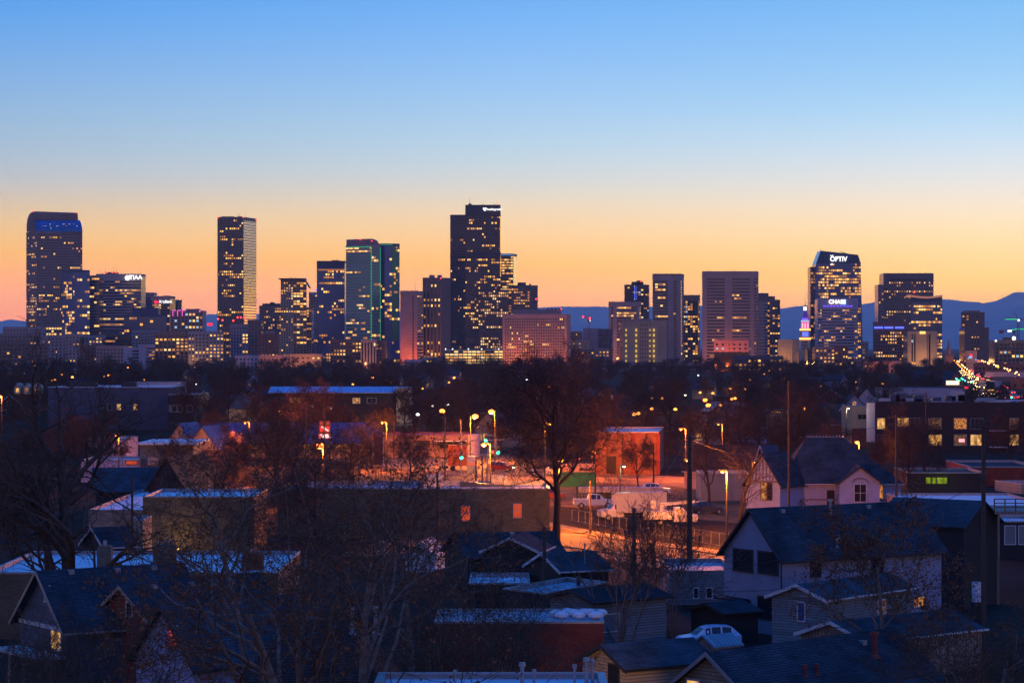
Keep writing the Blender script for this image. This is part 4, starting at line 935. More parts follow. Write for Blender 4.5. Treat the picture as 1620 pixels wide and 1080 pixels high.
mb = MB(); cpts = [G(*p) for p in main]
for a, b in zip(cpts, cpts[1:]):
    n_ = int((b-a).length/9)
    for k in range(n_):
        p = a.lerp(b, k/n_); q = a.lerp(b, (k+.4)/n_); d = (q-p).normalized(); n = V((-d.y, d.x, 0))*.1
        mb.poly([V((x.x, x.y, .020)) for x in (p-n, q-n, q+n, p+n)])
tag(mb.build('road_markings', w_trim), 'dashed white lane markings', kind='structure')

# ---------------------------------------------------------------- bare trees
def tree_mesh(seed, Ht, tr, spread=.9, levels=4, nmain=6, kids=(5,5,5,4), twig=.012, first=.25, segs=5, lean=0., droop=0., cone=False, stems=1):
    r = random.Random(seed); TR = MB(); CRW = MB()
    def branch(p, d, L_, rad, lev):
        n = segs if lev < 2 else (4 if lev == 2 else 3)
        pts = [p]; rr = [rad]; dirs = [d]; q = p.copy(); e = d.copy(); tip = max(twig*.6, rad*(.28 if lev else .35))
        for i in range(n):
            jit = (.07 if lev == 0 else .16+.07*lev)
            e = (e+V((r.gauss(0, jit), r.gauss(0, jit), r.gauss(0, jit*.8)+(.06 if lev < 3 else .02)-droop*lev*.06))).normalized()
            q = q+e*(L_/n); pts.append(q.copy()); dirs.append(e.copy()); rr.append(rad+(tip-rad)*((i+1)/n)**.8)
        k = 7 if lev == 0 else (5 if lev == 1 else 3)
        (TR if lev <= 1 else CRW).tube(pts, rr, k, 0, cap=False)
        if lev >= levels: return
        nk = nmain if lev == 0 else kids[min(lev-1, len(kids)-1)]
        for i in range(nk):
            t = (first+(1-first)*(i+.7*r.random())/nk) if lev == 0 else .25+.75*(i+r.random())/nk
            t = min(t, .999); x = t*n; j = int(x); fr = x-j; b = pts[j].lerp(pts[j+1], fr); bd = dirs[j+1]
            ax = bd.cross(V((r.gauss(0, 1), r.gauss(0, 1), r.gauss(0, 1)))).normalized()
            ang = r.uniform(.45, .95)*spread if lev else r.uniform(.45, .85)*spread
            nd = (Matrix.Rotation(ang, 3, ax) @ bd)
            if lev == 0: nd.z = abs(nd.z)*.8+.12; nd.normalize()
            ratio = r.uniform(.55, .8)*(1-.35*t if lev else 1-.35*t)
            brad = max(twig, (rr[j])*(.62 if lev == 0 else .55))
            branch(b, nd, L_*ratio, brad, lev+1)
    for s_ in range(stems):
        d0 = V((lean+r.gauss(0, .05+(.28 if stems > 1 else 0)), r.gauss(0, .05+(.28 if stems > 1 else 0)), 1)).normalized()
        branch(V((r.gauss(0, .2*(stems > 1)), r.gauss(0, .2*(stems > 1)), -.2)), d0, Ht*(.62 if stems == 1 else .6), tr, 0)
    return TR, CRW
def make_tree(name, seed, label, loc, group=None, bark=None, tw=None, leaves=0, leafsize=.16, rot=0., cat='tree', sc=1., **k):
    TR, CRW = tree_mesh(seed, **k); rt = root(name, (0, 0, 0), label, cat, group)
    TR.build('trunk', bark or w_bark, rt, uv=False, smooth=True); CRW.build('crown', tw or w_twig, rt, uv=False)
    if leaves:
        r = random.Random(seed+5); mb = MB(); vs = CRW.v
        for i in range(leaves):
            c = V(vs[int(len(vs)*r.random()**.8)]);
            if c.z < 2: continue
            for j in range(5):
                o = c+V((r.gauss(0, .16), r.gauss(0, .16), r.gauss(0, .14))); a = V((r.gauss(0,1), r.gauss(0,1), r.gauss(0,1))).normalized()*leafsize*r.uniform(.4, 1); b = a.cross(V((r.gauss(0,1), r.gauss(0,1), r.gauss(0,1)))).normalized()*leafsize*.5
                mb.poly([o-a, o+b, o+a, o-b])
        mb.build('seed_clusters', w_leafb, rt, uv=False)['kind'] = 'stuff'
    rt.location = loc; ORG[rt] = V(loc); rt.rotation_euler = (0, 0, rot); rt.scale = (sc, sc, sc)
    return rt
# the woods : copies of a few kinds, most of the frame's width
TP = []
for i in range(7):
    TP.append(make_tree('bare_tree', 100+i, 'x', (0, 0, 0), bark=w_bark, tw=(w_twig, w_twig, w_twigr)[i % 3], Ht=15+i % 3, tr=.28, levels=4, nmain=13, kids=(7,6,5), twig=.024, first=.16, segs=4, spread=1.15))
r = random.Random(5)
placed = []; AVOID = []
def clear_of(x, y, rad=9):
    return all((x-a)**2+(y-b)**2 > (rad+c)**2 for a, b, c in AVOID)
def px_of(x, y): return CX+F*x/y
for px, py, D in (): pass
def road_corridor(px, D): # the avenue at the right edge
    return px > 1508 and D > 850
zones = [(950, 2250, 150, 'leafless tree in the far woods just under the skyline', 'trees of the far woods below the skyline'),
         (520, 950, 96, 'leafless tree among the roofs of the middle distance', 'trees among the middle distance roofs'),
         (340, 520, 26, 'leafless tree standing near the main street', 'trees near the main street')]
first_used = [False]*len(TP); CLEAR = [(645,760,380,520),(820,1170,262,470),(600,870,330,470),(1180,1420,300,420),(1370,1640,440,620),(980,1170,690,900),(430,655,560,760),(1395,1540,740,960),(75,300,520,660),(1330,1400,440,620)]
for d0, d1, n, lab, grp in zones:
    k = 0; tries = 0
    while k < n and tries < 4000:
        tries += 1
        D = math.sqrt(r.uniform(d0*d0, d1*d1)) if d0 < 900 else r.uniform(d0, d1); px = r.uniform(-30, 1650)
        if road_corridor(px, D) or any(a < px < b and c < D < e for a, b, c, e in CLEAR): continue
        q = XY(px, D)
        if any((q.x-a)**2+(q.y-b)**2 < 30 for a, b in placed): continue
        placed.append((q.x, q.y)); i = r.randrange(len(TP))
        t = TP[i] if not first_used[i] else copy_tree(TP[i]); first_used[i] = True
        t.location = (q.x, q.y, 0); t.rotation_euler = (0, 0, r.uniform(0, 6.28)); s_ = r.uniform(.72, 1.12)*(1.0 if D > 900 else .92)
        t.scale = (s_*1.1, s_*1.1, s_); t['label'] = lab; t['group'] = grp; t['category'] = 'tree'; k += 1
# the mass of far woods beyond, that nobody could count
import numpy as np
def mass(name, label, n, seed, zone, mat, hs=(.55, .95)):
    r = random.Random(seed); src = []
    for i in range(4):
        T_, C_2 = tree_mesh(500+i, Ht=14, tr=.2, levels=3, nmain=13, kids=(9,8), twig=.045, first=.12, segs=3, spread=1.2)
        v = np.array(T_.v+C_2.v, dtype=np.float32); f = np.array([q for q in T_.f]+[tuple(k+len(T_.v) for k in q) for q in C_2.f if len(q) == 4] if all(len(q) == 4 for q in T_.f) else [], dtype=np.int32); src.append((v, f))
    VV = []; FF = []; off = 0
    for i in range(n):
        for _ in range(40):
            D = zone[0]+(zone[1]-zone[0])*r.random()**zone[2]; px = r.uniform(-60, 1680)
            if not (road_corridor(px, D) or any(a-4 < px < b+4 and c < D < e for a, b, c, e in CLEAR)): break
        q = XY(px, D); v, f = src[r.randrange(4)]; a = r.uniform(0, 6.28); s_ = r.uniform(*hs); c, s = math.cos(a)*s_*1.25, math.sin(a)*s_*1.25
        M = np.array([[c, s, 0], [-s, c, 0], [0, 0, s_]], dtype=np.float32); VV.append(v@M+np.array([q.x, q.y, 0], dtype=np.float32)); FF.append(f+off); off += len(v)
    VV = np.concatenate(VV); FF = np.concatenate(FF); me = bpy.data.meshes.new(name)
    me.vertices.add(len(VV)); me.vertices.foreach_set('co', VV.ravel()); me.loops.add(len(FF)*4); me.loops.foreach_set('vertex_index', FF.ravel())
    me.polygons.add(len(FF)); me.polygons.foreach_set('loop_start', np.arange(len(FF), dtype=np.int32)*4); me.update(calc_edges=True); me.materials.append(mat)
    o = bpy.data.objects.new(name, me); COL.objects.link(o); tag(o, label, kind='stuff')
mass('distant_woods', 'far leafless woods merging into one mass before the city', 520, 9, (950, 2900, 1.1), w_twig, (.6, .95))
mass('thicket', 'bare thicket and small trees filling the yards between the houses', 170, 10, (420, 950, 1.), w_twigr, (.35, .7))

# ---------------------------------------------------------------- lamps, poles, signals
w_lpole = mk('dark painted lamp pole', (.075,.07,.065), .6, vs=2, spec=.2)
def lamp(label, px, D, zt, lit=True, arm=1.6, side=-1, power=0, color=(1,.26,.05), size=.34, mat=None, z=0., group=None, polem=None):
    b = XY(px, D); rt = root('street_lamp', (b.x, b.y, z), label, 'street lamp', group)
    mb = MB(); mb.tube([(b.x, b.y, z), (b.x, b.y, zt+.25)], [.13, .07], 7); mb.build('pole', polem or w_lpole, rt, uv=False)
    mb = MB(); e = V((b.x+side*arm, b.y-.2, zt+.35)); mb.tube([(b.x, b.y, zt+.1), (b.x+side*arm*.5, b.y-.1, zt+.4), e], [.06, .05, .04], 5); mb.build('arm', polem or w_lpole, rt, uv=False)
    mb = MB(); mb.box(e.x-.38, e.x+.38, e.y-.2, e.y+.2, zt+.2, zt+.42); h = mb.build('head', polem or w_lpole, rt, uv=False)
    mb = MB(); mb.ball((e.x, e.y, zt+.16), size, 0, 8, size*.7); mb.build('bulb', (mat or lamp_so) if lit else lens_off, h, uv=False)
    if power:
        ld = bpy.data.lights.new('lamp_light', 'POINT'); ld.energy = power; ld.color = color; ld.shadow_soft_size = .45
        lo = bpy.data.objects.new('lamp_light', ld); COL.objects.link(lo); lo.parent = rt; lo.location = V((e.x, e.y, zt-.35))-ORG[rt]
    return rt
SO = (1, .23, .02)
lamp('sodium lamp on the tall pole left of the pair above the signals', 744, 444, 9.0, arm=.9, side=1, power=42408, color=SO, size=.58)
lamp('sodium lamp on the tall pole right of the pair above the signals', 783, 462, 9.4, arm=.7, side=-1, power=42408, color=SO, size=.58)
lamp('sodium lamp hanging low in front of the signals', 776, 332, 8.4, arm=.9, side=-1, power=42408, color=SO, size=.36)
lamp('unlit lamp on a slim pole left of the two green signals', 763, 385, 9.2, lit=False, arm=1.0)
lamp('bare topped steel lamp pole left of the orange box truck', 704, 392, 10.2, lit=False, arm=.25)
lamp('bright sodium lamp below the red roadside sign', 511, 322, 8.6, arm=.4, power=26387, color=SO, size=.58)
lamp('unlit lamp in front of the red roadside sign', 513, 352, 12.8, lit=False, arm=.8, side=1)
lamp('unlit lamp beside the little brick gables', 484, 372, 12.6, lit=False, arm=.8, side=1)
lamp('sodium lamp at the far left edge of the woods', 3, 420, 13.2, arm=.3, power=5000, color=SO, size=.36)
lamp('sodium lamp seen through the big leafless tree at left', 188, 360, 8.6, arm=.3, power=3000, color=SO, size=.2)
lamp('sodium lamp above the roof of the lavender hip roofed house', 1359, 338, 8.5, arm=.3, power=3500, color=SO, size=.3)
lamp('lamp with a glowing orange post behind the leafless trees right of the warehouse', 1143, 398, 9.0, lit=True, arm=.7, side=-1, power=5200, color=SO, size=.12)
lamp('street lamp beside the big tree trunk over the side street', 884, 283, 8.4, arm=.5, side=1, power=34000, color=SO, size=.2)
lamp('street lamp hidden behind the utility pole over the side street', 1094, 285, 8.4, arm=.5, side=-1, power=13000, color=SO, size=.16)
lamp('added street lamp just left of the white gabled house roof, lighting the side street', 1150, 264, 8.2, arm=.5, side=-1, power=19000, color=SO, size=.2)  # added lamp, put here to brighten the side street
lamp('street lamp on the street behind the dark leafless tree', 862, 400, 9.0, arm=.8, side=1, power=26387, color=SO, size=.2)
lamp('street lamp facing the red lit warehouse wall', 936, 404, 4.2, arm=.5, side=1, power=.12*12896, color=(1,.15,.015), size=.18)
lamp('street lamp on the main street behind the bare bushes right of the warehouse', 1085, 398, 8.2, arm=.8, side=-1, power=24502, color=(1,.15,.015), size=.16)
lamp('white vapour lamp over the truck lot', 981, 318, 6.1, arm=.5, side=1, power=260, color=(.8,1,.5), size=.2, mat=lamp_wh)
lamp('street lamp on the main street near the blue metal roofs', 395, 440, 8.0, arm=.8, side=-1, power=18848, color=SO, size=.16)
lamp('street lamp on the main street left of the red roadside sign', 612, 424, 8.5, arm=.8, side=-1, power=20732, color=SO, size=.16)
def pole(label, px, D, ztop, r0=.17, cross=1, tr=False, z=0, mat=None):
    b = XY(px, D); rt = root('utility_pole', (b.x, b.y, z), label, 'utility pole'); mb = MB()
    mb.tube([(b.x, b.y, z), (b.x, b.y, ztop)], [r0, r0*.72], 9); mb.build('pole', mat or w_wood, rt, uv=False)
    for k in range(cross):
        mb = MB(); zz = ztop-.5-k*1.1; mb.box(b.x-1.1, b.x+1.1, b.y-.2, b.y-.06, zz, zz+.13)
        for dx in (-1, -.55, .55, 1): mb.tube([(b.x+dx, b.y-.13, zz+.13), (b.x+dx, b.y-.13, zz+.32)], .05, 5)
        mb.build('crossarm', w_wood, rt, uv=False)
    if tr: mb = MB(); mb.tube([(b.x+.42, b.y-.1, ztop-2.6), (b.x+.42, b.y-.1, ztop-1.6)], .28, 10); mb.build('transformer', w_metal, rt, uv=False)
    return V((b.x, b.y, ztop))
PL = {}
PL['a'] = pole('thickest wooden utility pole standing in front of the trucks', 1091, 246, ZH(686, 246), .33, 1)
PL['b'] = pole('short wooden pole with a finial in front of the box truck', 1003, 196, ZH(803, 196), .20, 0)
PL['c'] = pole('tall thin black pole rising through the lavender house roof line', 1248, 300, ZH(602, 300), .16, 0, mat=w_dtrim)
PL['d'] = pole('black pole right of the lavender house', 1418, 310, ZH(655, 310), .18, 1, mat=w_dtrim)
PL['e'] = pole('wooden pole with a grey canister at right in front of the flat snowy roofs', 1556, 170, ZH(664, 170), .20, 1)
PL['f'] = pole('dark pole in front of the small flat roofs at centre', 861, 200, ZH(834, 200), .20, 0)
PL['g'] = pole('dark pole at the left corner of the olive block building', 692, 268, ZH(745, 268), .16, 0)
PL['h'] = pole('utility pole behind the pink shop', 623, 470, ZH(655, 470), .18, 2)
PL['i'] = pole('slim pole near the buff brick wall', 209, 225, ZH(752, 225), .14, 0)
PL['j'] = pole('wooden post at the edge of the dirt lot', 934, 282, ZH(760, 282), .14, 0, mat=mk('orange lit timber post', (.16,.09,.05), .9))
PL['k'] = pole('utility pole with crossarms left of the warehouse roof', 965, 520, ZH(613, 520), .2, 2, tr=True)
PL['l'] = pole('dark pole in front of the red lit street', 1034, 380, ZH(700, 380), .15, 0, mat=w_dtrim)
PL['m'] = pole('tall dark pole by the orange lit apartments wall', 1465, 420, ZH(620, 420), .14, 0, mat=w_dtrim)
def cable(a, b, sag, label='x', r0=.018):
    mb = MB(); mb.tube([a.lerp(b, t/12)-V((0, 0, sag*4*(t/12)*(1-t/12))) for t in range(13)], r0, 4)
    top_mesh('overhead_cable', mb, w_dtrim, tuple(a), label, 'cable', uv=False)
cable(PL['a'], PL['b']-V((0,0,.4)), .6, 'cable from the thickest utility pole down to the short pole by the box truck')
cable(PL['b']-V((0,0,.6)), PL['f'], .9, 'cable from the short pole to the pole by the small flat roofs')
cable(PL['a']-V((0,0,.5)), PL['c']-V((0,0,9)), 1.0, 'cable from the thickest utility pole toward the lavender house')
cable(PL['c']-V((0,0,6)), PL['d']-V((0,0,1)), .8, 'cable crossing above the roof of the lavender house')
cable(PL['e']-V((0,0,4.3)), P(1100, 905, 172), 1.2, 'upper cable crossing in front of the big white gabled house')
cable(PL['e']-V((0,0,8.7)), P(1100, 935, 170), 1.0, 'lower cable crossing in front of the pale sided cottage')
cable(PL['i']-V((0,0,2)), P(560, 828, 200), .8, 'cable running from the slim left pole past the buff brick wall')
cable(PL['k']-V((0,0,.5)), PL['h']-V((0,0,.5)), 2.0, 'long cable above the shop and the signals')

def signal(label, px, D, zt, mats, arm=None, z=0):
    b = XY(px, D); rt = root('traffic_signal', (b.x, b.y, 0), label, 'traffic light'); mb = MB()
    mb.tube([(b.x, b.y, 0), (b.x, b.y, zt+(.6 if arm is None else .4))], .09, 7)
    hx = b.x
    if arm: hx = b.x+arm; mb.tube([(b.x, b.y, zt+.4), (hx, b.y, zt+.7)], .07, 6)
    mb.build('pole', w_metal, rt, uv=False); mb = MB(); mb.box(hx-.2, hx+.2, b.y-.35, b.y-.1, zt-.6, zt+.6); hd = mb.build('signal_head', w_dtrim, rt, uv=False)
    for k, m in enumerate(mats):
        mb = MB(); mb.ball((hx, b.y-.36, zt+.38-k*.38), .17 if m is lens_off else .28, 0, 8); mb.build('lens', m, hd, uv=False)
OFF = lens_off
signal('high green signal beside the unlit slim lamp', 785, 440, ZH(693, 440), (OFF,OFF,sg_green), arm=-1.9)
signal('big teal green signal right of the red one', 772, 400, ZH(712, 400), (OFF,OFF,sg_green), arm=1.7)
signal('red signal in the middle of the crossing', 779, 430, ZH(718, 430), (sg_red,OFF,OFF))
signal('small green signal on the left pole of the crossing', 730, 405, ZH(720, 405), (OFF,OFF,sg_green))
signal('lone red signal above the green and pink billboard', 915, 420, ZH(727.5, 420), (sg_red,OFF,OFF))
# mast arms over the crossing
def mast_arm(label, x0, x1, y0, y1, D, base):
    a, b = P(x0, y0, D), P(x1, y1, D); rt = root('signal_mast_arm', (a.x, D, 0), label, 'mast arm'); mb = MB(); mb.tube([(a.x, D, 0), (a.x, D, ZH(base, D))], [.16, .1], 8); mb.build('pole', w_metal, rt, uv=False)
    mb = MB(); mb.tube([a, b], [.1, .06], 6); mb.build('arm', w_metal, rt, uv=False)
mast_arm('steel mast arm reaching right at the level of the pink shop roof', 729.5, 800, 697, 695, 415, 664)
mast_arm('steel mast arm reaching left below the orange glow', 771, 716, 719, 717.5, 372, 719)
def fwd(px, py, D, ux, uy, ln):   # photo point of the ridge end, ln metres along (ux,uy) at the same height
    z = ZH(py, D); X = XY(px, D); l = math.hypot(ux, uy); X2 = X+V((ux/l*ln, uy/l*ln)); return (CX+F*X2.x/X2.y, CY+(H0-z)*F/X2.y)
def House2(name, label, px, py, D, ux, uy, ln, hw, ze, wall, roof, **k):
    return House(name, label, (px, py), D, fwd(px, py, D, ux, uy, ln), hw, ze, wall, roof, **k)
def asym_hip(h, a, b):   # rebuild a hip roof with different end slopes
    q = h.q; me = h.roof.data; th = .14
    return

# ---------------------------------------------------------------- lavender hip roofed house
def lavender():
    D = 338; zr = ZH(693, D); hw = 5.6; ze = 3.45
    h = House('house', 'pale lavender house with a tall dark hip roof and an arched double window', (1232, 693), D, (1415, 693), hw, ze, w_stucco, w_shing, hip=.01, trim=w_trim, over=.45)
    bpy.data.objects.remove(h.roof)
    q = h.q; L_ = h.L; e = hw+.45; ez = zr-e*(zr-ze)/hw; rb = MB(); th = .14
    r1, r2 = q(3.9, 0, zr+th), q(L_-7.2, 0, zr+th); c1, c2, c3, c4 = q(-.45, e, ez+th), q(L_+.45, e, ez+th), q(L_+.45, -e, ez+th), q(-.45, -e, ez+th)
    for p in ([c1,c2,r2,r1],[c3,c4,r1,r2],[c4,c1,r1],[c2,c3,r2]): rb.poly(p)
    d = V((0,0,-th))
    for x, y in ((c1,c2),(c2,c3),(c3,c4),(c4,c1)): rb.poly([y, x, x+d, y+d])
    rb.poly([c4+d, c3+d, c2+d, c1+d]); rb.build('roof', w_shing, h.rt)
    mb = MB()
    for k in range(12): p = r1.lerp(r2, k/11); mb.tube([p, p+V((0,0,.3))], .05, 4)
    a, b = r1+V((0,0,.05)), r2+V((0,0,.05)); mb.tube([a, b], .07, 5); mb.build('roof_cresting', w_metal, h.rt)
    f = h.right
    winpx(h.rt, f, 1252, 763, 1261, 794, gl_n, cross=1); winpx(h.rt, f, 1309, 776, 1319, 800, w_dark, cross=0, frame=w_dtrim); winpx(h.rt, f, 1390, 763, 1397, 790, n_amb, frame=w_dtrim)
    mb = MB(); f.box(mb, -.05, f.L+.05, -.02, .07, .9, 1.1); mb.build('stone_course', w_dtrim if 0 else mk('grey stone course', (.16,.15,.19), .9), h.rt)
    # wings are part of the same house
    def wing(px, py, Dw, ux, uy, ln, hw2, ze2, trim):
        w = House2('wing', 'x', px, py, Dw, ux, uy, ln, hw2, ze2, w_stucco, w_shing, trim=trim, over=.45)
        for o in list(w.rt.children):
            o.parent = h.rt; o.location = ORG[w.rt]-ORG[h.rt]
        w.off = ORG[w.rt]-ORG[h.rt]; bpy.data.objects.remove(w.rt); return w
    w1 = wing(1207, 718, 328, .55, .83, 7, 2.6, 3.55, w_dtrim)
    winpx(h.rt, w1.front, 1204, 763, 1213, 790, n_amb, cross=1, frame=w_dtrim); winpx(h.rt, w1.front, 1215, 763, 1221, 790, gl_n, cross=1, frame=w_dtrim)
    mb = MB(); fr = w1.front
    for k in range(7): a = fr.L*(.2+.1*k); z1 = 3.7+ (1-abs(a/fr.L-.5)*2)*3.2; fr.box(mb, a-.05, a+.05, -.02, .06, 3.9, max(4.1, z1))
    fr.box(mb, .2, fr.L-.2, -.02, .09, 3.6, 3.85); mb.build('gable_battens', mk('grey timber battens', (.16,.14,.17), .9), h.rt)
    w2 = wing(1360, 738, 327, .06, 1, 6, 2.7, 3.7, w_dtrim)
    wd = winpx(h.rt, w2.front, 1352, 766, 1370, 793, gl_n, mull=2, cross=1)
    mb = MB(); fr = w2.front; a0 = fr.ray(1361, 770)[0]; n = 9; zt = fr.ray(1361, 765)[1]
    pts = [(a0-1.05*math.cos(math.pi*k/n), zt+.35+.55*math.sin(math.pi*k/n)) for k in range(n+1)]
    for (x0, z0), (x1, z1) in zip(pts, pts[1:]):
        A_, B_, C1, D1 = fr.pt(x0, z0-.25, -.02), fr.pt(x1, z1-.25, -.02), fr.pt(x1, z1-.25, .12), fr.pt(x0, z0-.25, .12)
        up = V((0,0,.22)); mb.hexa([A_,B_,C1,D1,A_+up,B_+up,C1+up,D1+up])
    mb.build('arched_hood', mk('grey stone course', (.16,.15,.19), .9), h.rt)
lavender()

# ---------------------------------------------------------------- big white gabled house
h = House('house', 'big white stucco house with a long dark shingle roof and two dark gable windows', (1190.5, 806), 186.5, (1482, 793), 3.65, 5.95, w_stuccow, w_shing, trim=w_dtrim, over=.4, x2=16)
f = h.front
for x0, y0, x1, y1 in ((1161.5,870,1190.5,902),(1200.5,874,1230.5,906),(1200.5,945,1222,977)):
    w = winpx(h.rt, f, x0, y0, x1, y1, gl_n, frame=w_dtrim, fw=.12, cross=0, mull=1)
winpx(h.rt, h.front, 1174, 950, 1187, 992, w_dark, frame=w_dtrim, name='door', cross=0)
winpx(h.rt, h.right, 1283, 881, 1297.5, 911, gl_n, frame=w_dtrim, cross=1); winpx(h.rt, h.right, 1380, 878, 1396, 905, gl_n, frame=w_dtrim, cross=1)
h.vent(1237.5, 811, 1); h.vent(1373, 804, 1); h.vent(1326, 851, 1); h.pipe(1313.5, 815, 1, h=1.1, r=.1); h.pipe(1324, 866, 1, h=.55, r=.08); h.pipe(1347.5, 865, 1, h=.4, r=.09)
mb = MB(); p = h.q(-.1, h.hw+.05, 0); mb.tube([(p.x, p.y, .2), (p.x, p.y, h.ze-.2)], .06, 6); mb.build('downpipe', w_dtrim, h.rt)
mb = MB(); f.box(mb, .4, 3.2, 0, 1.3, 2.35, 2.5); mb.build('door_canopy', w_shing, h.rt)
h = House('house', 'pale lap sided cottage with a small blue curtained window beside the white gabled house', (1263.5, 926), 172, (1400, 908), 2.3, 4.15, w_siding, w_shing2, trim=w_trim, over=.35)
winpx(h.rt, h.front, 1263, 953, 1273, 981, mk('blue curtain', (.05,.07,.22), .8), frame=w_trim, cross=0); winpx(h.rt, h.right, 1388, 949, 1400, 969, n_dim, cross=1)
winpx(h.rt, h.right, 1445, 944, 1462, 958, n_amb, cross=0, mull=3)
h = House('garage', 'low timber garage with a broad white edged gable in front of the cottage', (1318, 984.5), 160, (1500, 966), 3.0, 2.75, w_board, w_shing, trim=w_trim, over=.3, cat='garage')
h = House('house', 'dark long roofed house in the bottom right with a warm fascia gable', (1125, 1034), 128, (1373, 1001), 3.9, 2.9, w_sidtan, w_shing, trim=mk('mauve painted fascia', (.33,.25,.24), .7), over=.45, x2=15.5)
for x, y in ((1273,1070),(1292,1068)): h.pipe(x, y, 1, h=.5, r=.09, mat=w_rbrick)
h.pipe(1383, 1040, 1, h=1.3, r=.16, mat=w_rbrick, name='flue'); h.vent(1365, 1020, 1)
winpx(h.rt, h.front, 1088, 1076, 1106, 1092, n_yel, cross=0)
FASC = (1400, 1066)
h = House('garage', 'blue shingled garage with a lamp lit timber gable at the bottom centre', (955.5, 1021.5), 146, (1091, 1011), 2.37, 2.85, w_sidtan, w_shing2, trim=w_dtrim, over=.3, cat='garage')
winpx(h.rt, h.front, 964, 1052, 979, 1079, w_dark, frame=w_dtrim, name='door', cross=1)
gl = bpy.data.lights.new('porch_light', 'SPOT'); gl.energy = 3500; gl.spot_blend = .6; gl.color = (1,.5,.16); gl.spot_size = .5; gl.shadow_soft_size = .05
go = bpy.data.objects.new('porch_light', gl); COL.objects.link(go); go.location = P(900, 1060, 131)+V((0, 0, 1.2)); tgt = V((h.a.x, h.a.y, 2.4)); go.rotation_euler = (tgt-go.location).to_track_quat('-Z', 'Y').to_euler()
# ---- bottom left row of houses
h = House('house', 'leftmost dark shingled house with a white framed attic window and a lit front window', (68, 905), 150, (281, 893), 3.6, 4.9, mk('slate painted siding', (.10,.11,.14), .8, pat=(60,.18,.02), pc=.6), w_shing, trim=w_tantrim, over=.5)
winpx(h.rt, h.front, 72, 927, 78, 950, gl_n, cross=0); winpx(h.rt, h.front, 82, 998, 97, 1026, n_yel, cross=0)
h.vent(112, 908, 1); h.vent(185, 905, 1); h.vent(243, 901, 1)
mb = MB(); f = h.front; f.box(mb, .0, f.L, .0, .10, 4.6, 4.85); f.box(mb, .0, f.L, 0, 1.9, 3.0, 3.14); mb.build('porch_roof', w_trim, h.rt)
for al in (.3, 2.5, 4.9, 6.9):
    mb = MB(); f.box(mb, al, al+.14, 1.7, 1.84, 0, 3.0); mb.build('porch_post', w_tantrim, h.rt)
h = House('house', 'red gabled house with a tan bargeboard between the two shingled roofs', (197, 929), 149, (400, 908), 3.3, 4.6, mk('red painted siding', (.27,.055,.04), .8, pat=(60,.18,.02), pc=.6), w_shing, trim=w_tantrim, over=.5)
winpx(h.rt, h.front, 201, 953, 209, 974, gl_n, cross=0); winpx(h.rt, h.front, 148, 1012, 163, 1024, n_amb, cross=0, mull=2)
for x, y in ((243,931),(304,927),(366,923)): h.vent(x, y, 1)
h.pipe(335, 950, 1, h=2.6, r=.035, cap=False, name='antenna_pole')
h = House('house', 'pale walled house with a glowing red curtained gable window', (262, 959), 143, (480, 940), 3.1, 3.5, w_stucco, w_shing2, trim=w_dtrim, over=.45)
winpx(h.rt, h.front, 268, 990, 280, 1021, n_red, cross=0, mull=2)
h = House('house', 'low brown hip roofed house with a pale gutter at the bottom left of centre', (360, 985), 126, (640, 985), 6.2, 3.6, w_charc, w_shbr, hip=3.2, trim=w_trim, over=.45)
for x, y in ((557,1003),(594,1003)): h.pipe(x, y, 1, h=1.3, r=.09)
# ---- flat roof with chimneys behind them
rt, fs, zt = block('flat_roofed_building', 'long low building with a bright snowy blue roof and chimneys behind the left houses', 182, [-25, 440], 905, w_buff, w_memb, depth=19, par=.3)
for x, y, w_, h_ in ((166,897,1.1,1.6),(261,893,1.7,1.5),(400,900,1.6,1.1)):
    c = roofbox(rt, x, y, zt-.3, w_, w_*.8, h_, w_rbrick if x == 400 else w_buff, 'chimney')
    mb = MB(); p = G(x, y, zt-.3)
    for dx in ((-.4, 0, .4) if x == 261 else (0,)): mb.tube([(p.x+dx, p.y, zt-.3+h_), (p.x+dx, p.y, zt-.3+h_+.5)], .14, 8)
    mb.build('chimney_pot', w_metal, c)
for x, y in ((53,896),(62,894),(69,898),(287,890),(295,888),(302,890),(321,895)): roofpipe(rt, x, y, zt-.3, .7, .07)
# ---- bottom centre snowy roof
rt, fs, zt = block('flat_roofed_building', 'snow bright flat roof with metal flue pipes at the very bottom centre', 96, [590, 962], 1090, w_buff, w_memb, depth=5, par=.25)
for x, y, h_, r_ in ((720,1084,.5,.1),(826,1084,.8,.15),(845,1083,.5,.1),(909,1083,.7,.1),(928,1084,1.0,.15),(937,1083,.9,.12)): roofpipe(rt, x, y, zt-.25, h_, r_*.55)
# ---- red brick wall building
rt, fs, zt = block('brick_garage', 'long red brick garage with a snow streaked flat roof at the bottom centre', 163, [688, 955], 983, w_rbrick, w_memb2, depth=8, par=.15, cat='garage')
winpx(rt, fs[0], 818, 1003, 828, 1024, w_dark, frame=w_dtrim, cross=0)
mb = MB()
for k in range(9): p = G(880+k*9, 972+3*math.sin(k*2.), zt); mb.ball((p.x, p.y, zt+.1), .5+.25*math.sin(k*3.1), 0, 7, .28)
top_mesh('tarpaulin', mb, w_memb, tuple(G(905, 972, zt)), 'crumpled pale tarpaulin lying on the red brick garage roof', 'tarpaulin')
h = House('garage', 'dark roofed garage with a bluish door wall right of the red brick garage', (905, 934), 178, (1018, 925), 2.6, 3.4, w_siding, w_shing, over=.4, trim=w_dtrim, cat='garage')
winpx(h.rt, h.right, 945, 972, 978, 998, mk('pale garage door', (.36,.38,.42), .6, pat=(60,.5,.03), pc=.5), frame=w_trim, cross=0, name='garage_door')
